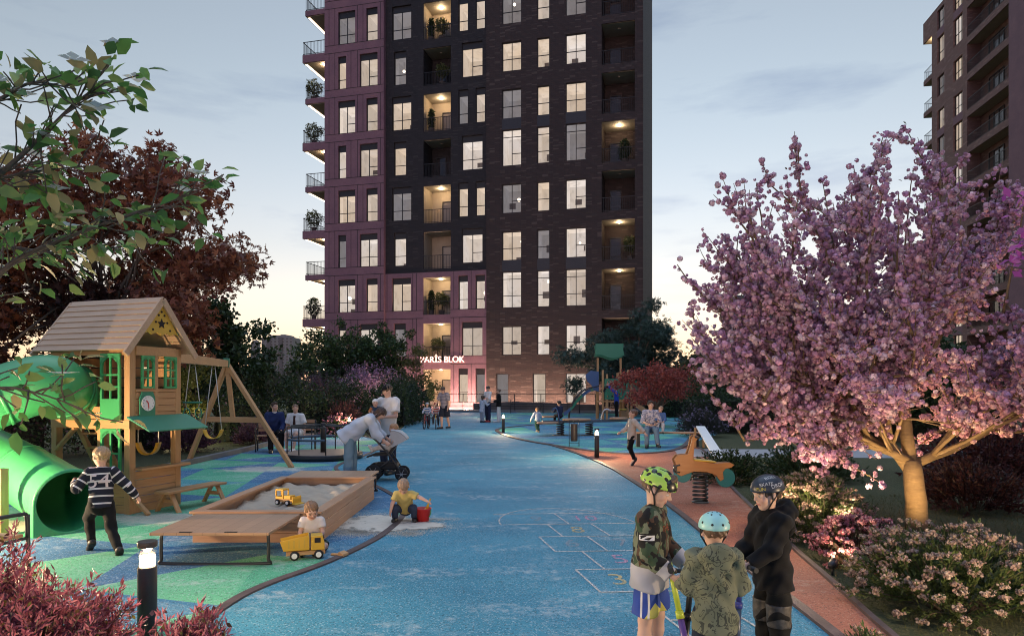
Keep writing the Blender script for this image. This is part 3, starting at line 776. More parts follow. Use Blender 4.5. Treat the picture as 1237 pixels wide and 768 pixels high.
def rot_frames(rs, n, up=0.0, dirs=None):
    """n random orthonormal frames: a = long axis, b = side, c = normal; up biases the normal upward"""
    a = rs.normal(size=(n, 3)) if dirs is None else dirs+rs.normal(size=(n, 3))*.35
    a /= np.linalg.norm(a, axis=1, keepdims=True)+1e-9
    c = rs.normal(size=(n, 3)); c[:, 2] += up
    c -= a*np.sum(a*c, 1, keepdims=True); c /= np.linalg.norm(c, axis=1, keepdims=True)+1e-9
    return a, np.cross(c, a), c
def diamonds(P, a, b, c, ln, wd, fold=.15, curl=.0):
    """leaf = two triangles folded along the midrib, as one quad base-left-tip-right"""
    ln = np.broadcast_to(ln, (len(P),))[:, None]; wd = np.broadcast_to(wd, (len(P),))[:, None]
    m = P+a*ln*.45
    V = np.stack([P, m-b*wd/2+c*wd*fold, P+a*ln-c*ln*curl, m+b*wd/2+c*wd*fold], 1)
    F = np.arange(4*len(P)).reshape(-1, 4)
    return V.reshape(-1, 3), F
def pick_cols(rs, n, pal, jit=.18):
    pal = np.array(pal); k = rs.integers(0, len(pal), n); c = pal[k]*(1+rs.uniform(-jit, jit, (n, 1)))
    return np.clip(c, 0, 1)
def ovates(P, a, b, c, ln, wd, fold=.15, curl=.25):
    """broad pointed leaf of four quads folded along its midrib and curling down at the tip"""
    n = len(P); ln = np.broadcast_to(ln, (n,))[:, None]; wd = np.broadcast_to(wd, (n,))[:, None]
    m = lambda t: P+a*ln*t-c*ln*curl*t*t
    e = lambda t, w, s: m(t)+s*b*wd*w/2+c*wd*fold*w
    V = np.stack([P, e(.3, .92, -1), e(.66, .78, -1), m(1.0), e(.66, .78, 1), e(.3, .92, 1), m(.3), m(.66)], 1)
    o = 8*np.arange(n)[:, None]; F = np.concatenate([o+np.array(q) for q in ([0, 5, 6, 1], [1, 6, 7, 2], [6, 5, 4, 7], [2, 7, 4, 3])])
    return V.reshape(-1, 3), F
class Leaves:
    def __init__(s): s.V = []; s.F = []; s.C = []; s.n = 0
    def add(s, V, F, C, per=4):
        s.V.append(V); s.F.append(F+s.n); s.n += len(V); s.C.append(np.repeat(C, per, 0))
    def leaves(s, rs, P, ln, wd, pal, up=.6, dirs=None, jit=.2, star=1, fold=.15):
        P = np.asarray(P, float); n = len(P); a, b, c = rot_frames(rs, n, up, dirs); sc = rs.uniform(.7, 1.25, n)
        col = pick_cols(rs, n, pal, jit)
        for k in range(star):
            th = (k-(star-1)/2)*.75
            a2 = a*math.cos(th)+b*math.sin(th); b2 = b*math.cos(th)-a*math.sin(th); f = 1-.22*abs(k-(star-1)/2)
            V, F = diamonds(P, a2, b2, c, ln*sc*f, wd*sc, fold); s.add(V, F, col)
    def broad(s, rs, P, ln, wd, pal, up=.6, dirs=None, jit=.2):
        P = np.asarray(P, float); n = len(P); a, b, c = rot_frames(rs, n, up, dirs); sc = rs.uniform(.6, 1.2, n)
        V, F = ovates(P, a, b, c, ln*sc, wd*sc); s.add(V, F, pick_cols(rs, n, pal, jit), 8)
    def pompoms(s, rs, P, r, pal, k=11, pr=.75):
        """blossom clusters: k petals around every centre"""
        P = np.asarray(P, float); n = len(P)
        rr = r*rs.uniform(.5, 1.35, n); d = rs.normal(size=(n, k, 3)); d /= np.linalg.norm(d, axis=2, keepdims=True)
        ctr = (P[:, None, :]+d*(rr*.55)[:, None, None]).reshape(-1, 3); dd = d.reshape(-1, 3); R2 = np.repeat(rr, k)
        t_ = rs.normal(size=dd.shape); t_ -= dd*np.sum(t_*dd, 1, keepdims=True); t_ /= np.linalg.norm(t_, axis=1, keepdims=True)
        b_ = np.cross(dd, t_); cc = np.repeat(pick_cols(rs, n, pal, .15), k, 0)*(1+rs.uniform(-.32, .32, (n*k, 1)))
        V, F = diamonds(ctr-t_*(R2*pr*.5)[:, None], t_, b_, dd, R2*pr*1.05, R2*pr, -.22); s.add(V, F, np.clip(cc, 0, 1))
    def build(s, name, m, parent):
        return np_mesh(name, np.concatenate(s.V), np.concatenate(s.F), m, parent, attrs={'col': np.concatenate(s.C)})
def limb(rs, p, d, ln, r, n=6, wob=.12, lift=.0, taper=.35):
    """a wandering tapered branch: points and radii"""
    p = np.array(p, float); d = np.array(d, float); d /= np.linalg.norm(d); pts = [p.copy()]; rad = [r]
    for i in range(n):
        d = d+rs.normal(size=3)*wob; d[2] += lift; d /= np.linalg.norm(d)
        p = p+d*ln/n; pts.append(p.copy()); rad.append(r*(1-(1-taper)*(i+1)/n))
    return pts, rad
def tubes(mb, br, n=6):
    for pts, rad in br: mb.tube([Vector(p) for p in pts], [max(.003, x) for x in rad], n)
def along(rs, pts, k, t0=.0):
    """k random points along a polyline from fraction t0"""
    q = np.array(pts); m = len(q)-1; t = rs.uniform(t0, 1, k)*m; i = np.minimum(t.astype(int), m-1); f = (t-i)[:, None]
    return q[i]*(1-f)+q[i+1]*f, (q[i+1]-q[i])

def crown_tree(name, label, loc, height, rad, pal, seed, leaf=(.14, .08), n=9000, trunk_h=1.2, trunk_r=.12, star=1, lobes=14, group=None, bark_=None, stems=1, shape=(1, 1), lamp_=None, cat='tree', clump=.42):
    """trunk and limbs ending in leaf clumps set through an uneven crown"""
    rs = np.random.default_rng(seed); t = thing(name, label, cat, loc, 0, group); br = []; cl = []
    zc = trunk_h+(height-trunk_h)*.52; ch = (height-trunk_h)*.5
    for s_ in range(stems):
        off = rs.normal(size=2)*.12*(stems > 1)
        tr, tra = limb(rs, (off[0], off[1], 0), (rs.normal()*.05+off[0], rs.normal()*.05+off[1], 1), trunk_h*1.25, trunk_r/(stems**.4), 5, .05, .02, .6); br.append((tr, tra))
        for k in range(max(3, lobes//stems)):
            u = rs.normal(size=3); u /= np.linalg.norm(u); u[2] = u[2]*.9+.12
            f = rs.uniform(.45, 1.0)**.6
            tgt = np.array([u[0]*rad*shape[0], u[1]*rad*shape[1], zc+u[2]*ch])*np.array([f, f, 1])
            tgt[2] = zc+u[2]*ch*f
            st = np.array(tr[rs.integers(3, 6)]); d = tgt-st; ln = np.linalg.norm(d)
            b = limb(rs, st, d+np.array([0, 0, .3*ln]), ln*1.02, trunk_r*.45, 6, .16, -.05, .2); br.append(b)
            cl.append((np.array(b[0][-1]), rad*clump*rs.uniform(.6, 1.25)))
            for j in range(2):
                st2 = np.array(b[0][rs.integers(2, 5)]); d2 = np.array(b[0][-1])-st+rs.normal(size=3)*ln*.45
                b2 = limb(rs, st2, d2, ln*.5, trunk_r*.2, 4, .2, .0, .2); br.append(b2); cl.append((np.array(b2[0][-1]), rad*clump*rs.uniform(.45, .95)))
    mb = MB(); tubes(mb, br, 6); mb.build('trunk', bark_ or M_BARK, t)
    lv = Leaves(); w = np.array([c[1]**2 for c in cl]); w /= w.sum()
    for (c, r_), wi in zip(cl, w):
        k = max(20, int(n*wi)); u = rs.normal(size=(k, 3)); u /= np.linalg.norm(u, axis=1, keepdims=True)
        P = c+u*(r_*rs.uniform(.25, 1.0, (k, 1))**.5)*np.array([1, 1, .72])*(1+.35*np.sin(u[:, :1]*9+u[:, 1:2]*7))
        P = P[P[:, 2] > .06]
        lv.leaves(rs, P, leaf[0], leaf[1], pal, .7, star=star)
    lv.build('crown', M_LEAF, t)
    return t
G_DARK = [(.026, .050, .018), (.038, .068, .024), (.019, .036, .015)]
G_MID = [(.06, .11, .032), (.045, .08, .03), (.09, .13, .038)]
G_YEL = [(.14, .15, .03), (.10, .12, .025), (.18, .17, .04)]
RED_D = [(.19, .060, .035), (.25, .085, .043), (.13, .042, .03), (.32, .125, .06)]

# ---- the big pink tree on the right
CH = Vector((4.98, 8.4, 0))
def cherry():
    rs = np.random.default_rng(11); t = thing('cherry_tree', 'large pink blossoming tree with a golden lit trunk on the right lawn', 'tree', CH)
    br = []; tw = []
    tr, ra = limb(rs, (0, 0, -.02), (.02, 0, 1), .86, .135, 7, .05, .02, .80); br.append((tr, ra)); top = np.array(tr[-1])
    done, mains = set(), []
    for az, el, ln in ((12, 14, 2.6), (185, 12, 2.5), (150, 55, 3.2), (60, 66, 3.7), (100, 74, 4.0), (290, 30, 2.3), (35, 45, 3.0), (168, 28, 2.2), (200, 42, 2.9), (225, 20, 2.2), (255, 40, 2.3), (325, 45, 2.6), (345, 62, 3.4), (172, 66, 3.6), (120, 50, 3.0), (75, 30, 2.6), (210, 62, 3.2), (270, 66, 3.2), (20, 70, 3.9), (140, 22, 2.4), (190, -4, 1.7), (160, 40, 3.0), (182, 50, 3.1), (5, 30, 3.0), (310, 12, 2.2), (130, 68, 3.6), (178, 20, 2.75), (50, 52, 3.2), (215, 8, 1.9), (350, 18, 2.5), (181, 33, 2.75), (188, 22, 2.7), (176, 42, 2.9), (176, 5, 2.5), (196, 3, 2.5), (168, 9, 2.6), (184, 12, 2.5)):
        ln = ln*(.93 if el > 55 else 1.0); a, e_ = R(az), R(el); d = np.array([math.cos(a)*math.cos(e_), math.sin(a)*math.cos(e_), math.sin(e_)])
        main = az in (12, 185, 60, 100, 290, 150) and len(tw) < 200 and az not in done; st = top-np.array([0, 0, rs.uniform(0, .22)]); dv = d+np.array([0, 0, .25]); l_ = ln*(1.1 if el > 40 else 1.0)
        if main: done.add(az)
        elif len(mains) >= 2:      # smaller limbs leave the nearest main limb, not the trunk
            mi_ = max(mains, key=lambda q_: (q_[-1]-q_[0])@d/np.linalg.norm(q_[-1]-q_[0])); st = mi_[rs.integers(1, 4)]; tip_ = top+dv/np.linalg.norm(dv)*l_; dv = tip_-st; l_ = np.linalg.norm(dv)
        b = limb(rs, st, dv, l_, (.080 if main else .040)*ln/3.4, 9, .07, .012 if el > 0 else -.05, .18); br.append(b); tw.append((b[0], .42, 1.0))
        if main: mains.append(np.array(b[0]))
        for j in range(int(4+ln*2.2)):
            i = rs.integers(2, 9); q = np.array(b[0][i]); dd = d*.6+rs.normal(size=3)*.55; dd[2] += .40
            l2 = rs.uniform(.45, 1.15)*(.7+.3*ln/3)
            b2 = limb(rs, q, dd, l2, .018, 5, .10, .05, .3); br.append(b2); tw.append((b2[0], .05, .9))
            for m_ in range(3):
                q3 = np.array(b2[0][rs.integers(1, 5)]); d3 = dd*.5+rs.normal(size=3)*.6; d3[2] += .3
                b3 = limb(rs, q3, d3, rs.uniform(.22, .55), .008, 4, .12, .06, .4); br.append(b3); tw.append((b3[0], .0, .8))
    # long straight shoots that stand above the crown
    for x, y, z, l2 in ((-1.7, -.2, 2.6, 1.0), (-.9, .3, 3.3, 1.25), (-.35, -.1, 3.4, 1.15), (.1, .5, 3.5, 1.2), (.55, 0, 3.4, 1.1), (1.2, .3, 3.5, 1.2), (-1.3, .6, 2.9, .9), (-2.1, .2, 2.0, .9), (-2.3, 0, 1.4, .7), (.9, -.4, 3.1, 1.1), (1.7, 0, 3.1, 1.1), (-.6, -.6, 3.0, 1.0)):
        o = np.array([x, y, z]); d = np.array([x*.28, y*.2, 1.15]); al = np.concatenate([np.array(q_[0]) for q_ in br[1:]]); al = al[al[:, 2] < z]; s0 = al[np.argmin(np.linalg.norm(al-(o-d*.35), axis=1))]; d = o+d*l2*.8-s0; b = limb(rs, s0, d, np.linalg.norm(d), .016, 7, .05, .02, .3); br.append(b); tw.append((b[0], .25, .85))
    mb = MB(); tubes(mb, br[:1], 14); tubes(mb, br[1:], 6)
    mb.build('trunk', M_BARKC, t)
    lv = Leaves(); pal = [(.64, .38, .48), (.57, .32, .46), (.71, .47, .55), (.51, .29, .44), (.76, .57, .63)]
    P = []
    for pts, t0, sc in tw:
        L_ = sum(np.linalg.norm(np.array(a)-np.array(b)) for a, b in zip(pts[1:], pts[:-1]))
        q, _ = along(rs, pts, int(L_*(1-t0)*27)+1, t0); P.append(q+rs.normal(size=q.shape)*.040)
    P = np.concatenate(P); P = P[P[:, 2] > .45]; P = P[~((np.abs(P[:, 0]+.10) < .50) & (P[:, 1] < .35) & (P[:, 2] < 1.12))]; az_ = np.degrees(np.arctan2(P[:, 1], P[:, 0])) % 360; P = P[~((np.abs(az_-240) < 15) & (P[:, 2] < 1.12))]; P = P[~((np.abs(P[:, 0]+.05) < .24) & (P[:, 1] < .2) & (P[:, 2] < 1.4))]
    lv.pompoms(rs, P, .056, pal, 14)
    lv.build('blossom', M_PETAL, t)
    l2 = Leaves(); q = P[rs.integers(0, len(P), 1500)]; l2.leaves(rs, q+rs.normal(size=q.shape)*.03, .05, .022, [(.10, .06, .035), (.07, .08, .03)], .3); l2.build('leaves', M_LEAF, t)
cherry()
# ---- red-leaved maple behind the playhouse, and its neighbours
crown_tree('red_maple', 'tall red-brown leaved maple rising behind the playhouse roof', (-11.0, 18.5, 0), 8.3, 3.0, RED_D, 3, (.20, .055), 15000, 1.8, .17, star=4, lobes=22, clump=.34)
crown_tree('red_maple', 'low dark red-brown maple at the left edge behind the tube slide', (-13.2, 16.0, 0), 6.2, 2.6, [(.04, .014, .012), (.06, .022, .015)], 4, (.18, .05), 9000, 1.0, .15, star=4, lobes=16, clump=.42)
crown_tree('green_tree', 'dense dark green tree right of the playhouse roof, above the swing beam', (-10.8, 25.0, 0), 4.7, 1.35, G_DARK+[(.03, .06, .022)], 6, (.17, .12), 11000, .9, .12, lobes=20, clump=.42)
crown_tree('young_tree', 'small yellow-green lit tree seen under the swing beam', (-9.9, 21.5, 0), 2.6, .95, G_YEL, 7, (.11, .07), 2600, .8, .05, lobes=9)
point_light('shrub_uplight', (-6.3, 32.6, .35), 90, (1, .70, .52), None, .05)
point_light('tree_uplight', (-10.3, 20.7, .4), 30, (1, .85, .45), None, .05)
crown_tree('green_tree', 'bushy green tree left of the tower, behind the dark hedge', (-9.9, 40.0, 0), 5.2, 1.7, G_MID+G_DARK, 9, (.20, .12), 9000, .9, .14, lobes=18, clump=.42)
crown_tree('green_tree', 'slim green tree with loose twigs against the purple tower wall', (-7.4, 41.0, 0), 6.0, 1.5, G_DARK+G_MID, 10, (.19, .11), 5500, 1.2, .1, lobes=14, clump=.36)
crown_tree('young_tree', 'small yellow-green tree beside the tower entrance, right of the purple shrub', (-5.7, 39.0, 0), 3.9, 1.25, [(.13, .13, .04), (.09, .10, .035), (.16, .15, .05)], 12, (.13, .09), 2200, 1.0, .06, lobes=10, clump=.33)
crown_tree('conifer', 'spreading blue-green conifer in front of the right end of the tower', (7.3, 43.0, 0), 6.5, 2.3, [(.035, .07, .056), (.05, .09, .072), (.028, .053, .045)], 14, (.26, .055), 17000, .8, .16, star=3, lobes=26, clump=.36)
crown_tree('red_shrub_tree', 'small bright red leaved tree right of the play tower', (6.6, 30.5, 0), 3.3, 1.5, [(.30, .065, .05), (.38, .10, .07), (.21, .045, .04)], 16, (.13, .07), 7000, .7, .07, lobes=18, stems=2, clump=.36)
crown_tree('dark_tree', 'thin dark tree standing on the lawn behind the pink tree', (6.5, 14.4, 0), 2.5, .8, G_DARK, 17, (.10, .06), 2600, 1.1, .06, lobes=12, stems=2)
crown_tree('green_tree', 'dark green tree on the right lawn, hidden by pink blossom', (12.5, 22, 0), 3.4, 1.6, G_DARK, 18, (.2, .12), 8000, 1.2, .14, lobes=16)
crown_tree('green_tree', 'soft green tree on the skyline left of the pink tree', (12.4, 46, 0), 3.6, 1.5, [(.035, .055, .025), (.05, .07, .03)], 19, (.22, .14), 6000, 1.1, .14, lobes=16)
# ---- shrubs
def lilac(name, label, loc, h, rad, pal, seed, n=120, cat='shrub'):
    """many upright stems thick with small flowers or leaves"""
    rs = np.random.default_rng(seed); t = thing(name, label, cat, loc); br = []; P = []
    for k in range(n):
        a = rs.uniform(0, 2*math.pi); e_ = rs.uniform(.2, 1)**.5; d = np.array([math.cos(a)*e_*rad, math.sin(a)*e_*rad, h*(1.1-.45*e_**2)])
        b = limb(rs, (rs.normal()*.12*rad, rs.normal()*.12*rad, 0), d, np.linalg.norm(d)*rs.uniform(.8, 1.05), .022*h/3, 6, .06, .01, .25); br.append(b)
        q, _ = along(rs, b[0], 60, .25); P.append(q+rs.normal(size=q.shape)*.05*h/2)
    mb = MB(); tubes(mb, br, 4); mb.build('stems', M_BARK, t)
    lv = Leaves(); P = np.concatenate(P); P[:, 2] = np.maximum(P[:, 2], .05); lv.leaves(rs, P, .11*h/3, .05*h/3, pal, .3); lv.build('foliage', M_LEAF, t); return t
lilac('lilac_shrub', 'tall pink-purple flowering shrub before the purple tower wall', (-6.9, 34.0, 0), 3.1, 1.6, [(.36, .20, .32), (.44, .25, .36), (.27, .15, .27)], 21, 150)
lilac('lilac_shrub', 'dark purple leaved shrub behind the hedge, left of the pink-purple one', (-9.4, 34.5, 0), 2.7, 1.7, [(.07, .035, .06), (.10, .05, .08), (.05, .025, .045)], 22, 150)
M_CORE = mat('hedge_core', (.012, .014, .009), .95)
def hedge(name, label, pts, w, h, pal, seed, n=12000, leaf=(.09, .055), flowers=None):
    rs = np.random.default_rng(seed); p0 = Vector(pts[0]); t = thing(name, label, 'hedge', (p0.x, p0.y, 0)); q = np.array([(p[0]-p0.x, p[1]-p0.y, 0) for p in pts])
    seg = np.linalg.norm(q[1:]-q[:-1], axis=1); cum = np.concatenate([[0], np.cumsum(seg)]); s_ = rs.uniform(0, cum[-1], n); i = np.clip(np.searchsorted(cum, s_)-1, 0, len(seg)-1)
    f = ((s_-cum[i])/seg[i])[:, None]; c = q[i]*(1-f)+q[i+1]*f; d = (q[i+1]-q[i])/seg[i][:, None]; nr = np.c_[-d[:, 1], d[:, 0], 0*s_]
    th = rs.uniform(-.2, math.pi+.2, n); rr = rs.uniform(.55, 1.04, n)**.4; bump = 1+.16*np.sin(s_*2.1)+.11*np.sin(s_*5.3+1)+.08*np.sin(s_*11)
    P = c+nr*(np.cos(th)*w/2*rr*(.85+.15*bump))[:, None]; P[:, 2] = np.maximum(.03, np.abs(np.sin(th))**.55*h*rr*bump*rs.uniform(.35, 1, n)**.25)
    lv = Leaves(); lv.leaves(rs, P, leaf[0], leaf[1], pal, .5); lv.build('foliage', M_LEAF, t)
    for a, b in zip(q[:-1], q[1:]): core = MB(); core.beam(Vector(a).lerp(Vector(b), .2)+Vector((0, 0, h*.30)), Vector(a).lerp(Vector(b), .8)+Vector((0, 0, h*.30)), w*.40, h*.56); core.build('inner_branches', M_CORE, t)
    if flowers:
        k = rs.integers(0, n, flowers[0]); l2 = Leaves(); l2.pompoms(rs, P[k]+np.array([0, 0, .02]), flowers[1], flowers[2], 7); l2.build('flowers', M_PETAL, t)
    return t
hedge('hedge', 'long dark clipped hedge behind the seated couple and the merry-go-round', [(-9.6, 21.4), (-8.2, 24.4), (-6.9, 27.2), (-5.3, 29.5), (-5.2, 38)], 1.5, 2.0, G_DARK+[(.03, .045, .03)], 31, 26000, (.10, .06), (320, .05, [(.30, .20, .26), (.22, .18, .30)]))
hedge('hedge', 'dark mixed hedge along the stone kerb behind the swings', [(-18, 14.0), (-13.5, 15.2), (-11.3, 17.5), (-9.9, 20.4)], 1.4, 1.5, G_DARK+[(.045, .018, .03)], 32, 16000, (.09, .055), (260, .045, [(.22, .12, .20)]))
hedge('hedge', 'dark hedge running along the back of the right lawn', [(7.2, 27.5), (11, 24.5), (17, 21.5), (26, 20)], 1.6, 2.1, G_DARK, 33, 16000, (.11, .07))
hedge('hedge', 'low dark planting strip at the foot of the tower terrace', [(7.0, 42), (13, 38), (19, 36)], 2.2, 1.6, G_DARK, 34, 9000, (.14, .08))
def dome(name, label, loc, rad, h, pal, seed, n=4000, leaf=(.05, .02), fl=None, cat='shrub', squash=1.0, group=None):
    """rounded shrub: leafy stems fanning out of the ground, flower heads at their tips. fl = (count, radius, palette, petals)"""
    rs = np.random.default_rng(seed); t = thing(name, label, cat, loc, 0, group); br = []
    ns = int(90*max(.5, rad)); P = []; D_ = []; tips = []
    for k in range(ns*3):
        u = rs.normal(size=3); u[2] = abs(u[2])*1.0+.12; u /= np.linalg.norm(u); f = rs.uniform(.82, 1.08)
        tip = u*np.array([rad, rad*squash, h])*f
        st = np.array([tip[0]*.25, tip[1]*.25, 0]); b = limb(rs, st, tip-st+np.array([0, 0, .2*h]), np.linalg.norm(tip-st), .006, 4, .10, -.03, .5)
        if k % 3 == 0: br.append(b)
        tips.append(b[0][-1]); q, dq = along(rs, b[0], max(4, n//(ns*3)), .35); P.append(q); D_.append(dq)
    mb = MB(); tubes(mb, br, 4); mb.build('stems', M_BARK, t)
    P = np.concatenate(P); D_ = np.concatenate(D_); D_ = D_/(np.linalg.norm(D_, axis=1, keepdims=True)+1e-9); P += rs.normal(size=P.shape)*.012; P[:, 2] = np.maximum(P[:, 2], .015)
    lv = Leaves(); lv.leaves(rs, P, leaf[0], leaf[1], pal, .3, dirs=D_*.8); lv.build('foliage', M_LEAF, t)
    if fl:
        tips = np.array(tips); k = rs.integers(0, len(tips), fl[0]); l2 = Leaves(); q = tips[k]+rs.normal(size=(fl[0], 3))*.02*np.array([1, 1, .5])
        l2.pompoms(rs, q, fl[1], fl[2], fl[3]); l2.build('flowers', M_PETAL, t)
    return t
SED = [(.07, .105, .032), (.10, .135, .04), (.055, .075, .025)]; CREAM = [(.40, .29, .24), (.35, .24, .21), (.46, .36, .30)]
dome('flowering_shrub', 'large green shrub with cream flower heads at the bottom right corner', (3.50, 5.45, 0), .82, .64, SED, 41, 15000, (.05, .014), (4200, .021, CREAM, 8))
dome('flowering_shrub', 'green shrub with cream flowers behind the boy in black', (3.62, 8.1, 0), .72, .58, SED, 42, 9000, (.055, .016), (2800, .023, CREAM, 7))
dome('flowering_shrub', 'pink and white azalea between the two cream flowered shrubs', (3.40, 6.75, 0), .44, .52, [(.05, .045, .025), (.08, .035, .03)], 43, 5000, (.04, .02), (2300, .024, [(.50, .24, .27), (.60, .36, .38), (.40, .13, .17)], 8))
dome('flowering_shrub', 'small cream flowered clump at the bottom edge of the lawn', (2.25, 4.35, 0), .14, .22, SED, 44, 700, (.05, .014), (60, .025, CREAM, 8))
dome('dark_red_shrub', 'broad dark maroon shrub behind the pink tree trunk', (8.6, 12.2, 0), 1.5, 1.15, [(.06, .02, .022), (.085, .03, .03), (.045, .016, .02)], 45, 14000, (.08, .04))
dome('dark_red_shrub', 'dark maroon shrub right of the golden trunk', (6.6, 9.8, 0), .8, .75, [(.06, .022, .022), (.045, .018, .016)], 46, 7000, (.06, .03))
dome('flowering_shrub', 'pink azalea beside the lit bollard before the hedge', (-6.15, 24.6, 0), .85, .78, G_DARK, 47, 3500, (.06, .03), (650, .05, [(.36, .14, .20), (.46, .22, .28)], 7))
dome('dark_red_shrub', 'low maroon shrub behind the pink azalea', (-6.3, 25.9, 0), .9, 1.35, [(.07, .025, .03), (.10, .035, .04)], 48, 5000, (.07, .035))
dome('lavender_shrub', 'round dark shrub with lilac flower tops beside the seated father and child', (6.75, 24.2, 0), 1.0, 1.0, [(.03, .035, .03), (.04, .042, .035)], 49, 7000, (.07, .02), (220, .05, [(.25, .20, .30)], 7))
dome('lavender_shrub', 'larger round dark shrub behind the lilac topped one', (7.7, 27.0, 0), 1.35, 1.35, [(.022, .028, .026), (.03, .034, .03)], 50, 8000, (.08, .025), (160, .05, [(.20, .17, .25)], 7))
dome('purple_shrub', 'purple shrub under the swing at the stone kerb', (-8.9, 18.6, 0), .9, .95, [(.08, .035, .06), (.12, .055, .09), (.06, .03, .05)], 51, 6000, (.07, .03))
dome('purple_shrub', 'purple shrub at the far end of the swing frame by the kerb', (-7.9, 20.9, 0), .7, .75, [(.10, .045, .075), (.14, .07, .10)], 52, 4000, (.07, .03))
dome('green_shrub', 'dark green rounded shrub on the lawn behind the spring motorbike', (4.0, 12.6, 0), .75, .62, G_DARK, 53, 4500, (.07, .03))
dome('flowering_shrub', 'cream topped green shrub under the left edge of the pink tree', (4.5, 10.3, 0), .62, .50, SED, 54, 5000, (.055, .018), (900, .024, CREAM, 7))
dome('green_shrub', 'broad dark green shrub between the pale footpath and the pink tree', (5.6, 12.9, 0), 1.0, .72, G_DARK, 55, 6000, (.07, .03))
# ---- the purple fringe-flower shrubs in the foreground
def loropetalum(label, loc, rad, h, seed, n, squash=1.0):
    rs = np.random.default_rng(seed); t = thing('purple_shrub', label, 'shrub', loc); br = []; lv = Leaves()
    pal = [(.20, .055, .085), (.28, .085, .12), (.14, .035, .06), (.34, .13, .17)]; inn = [(.12, .11, .03), (.09, .05, .03), (.07, .025, .03)]
    Vp = []; Dp = []; Pi = []
    for k in range(n):
        u = rs.normal(size=3); u[2] = abs(u[2])+.25; u /= np.linalg.norm(u); lump = 1+.16*math.sin(u[0]*7+seed)+.12*math.sin(u[1]*9+2)
        tip = u*np.array([rad, rad*squash, h])*lump*rs.uniform(.78, 1.06); st = tip*np.array([.35, .35, .30]); d = tip-st; d[2] += .10
        b = limb(rs, st, d, np.linalg.norm(d), .004, 5, .09, .04, .4)
        if k % 4 == 0: br.append(b)
        q = np.array(b[0]); dd = q[-1]-q[-3]; dd /= np.linalg.norm(dd)
        m = 26; s_ = rs.uniform(.0, .17, m); Vp.append(q[-1]-dd*s_[:, None]+rs.normal(size=(m, 3))*.006)
        sp_ = rs.normal(size=(m, 3)); sp_ -= dd*(sp_@dd)[:, None]; sp_ /= np.linalg.norm(sp_, axis=1, keepdims=True); Dp.append(dd*.75+sp_*(.35+s_[:, None]*4))
        qq, _ = along(rs, b[0], 8, .25); Pi.append(qq)
    Vp = np.concatenate(Vp); Dp = np.concatenate(Dp); lv.leaves(rs, Vp, .046, .0105, pal, .2, dirs=Dp*1.4, jit=.3)
    Pi = np.concatenate(Pi); lv.leaves(rs, Pi+rs.normal(size=Pi.shape)*.02, .042, .02, inn, .4)
    mb = MB(); tubes(mb, br, 4); mb.build('stems', M_BARK, t); lv.build('foliage', M_LEAF, t)
loropetalum('large purple fringe-leaved shrub filling the bottom left corner', (-2.52, 3.35, 0), .60, .64, 61, 1500)
loropetalum('tall thin purple shrub at the left edge by the black bench arm', (-2.95, 3.75, 0), .42, .78, 62, 420)
loropetalum('small purple shrub with pink tips in front of the nearest lit bollard', (-1.60, 3.30, 0), .28, .50, 63, 620)
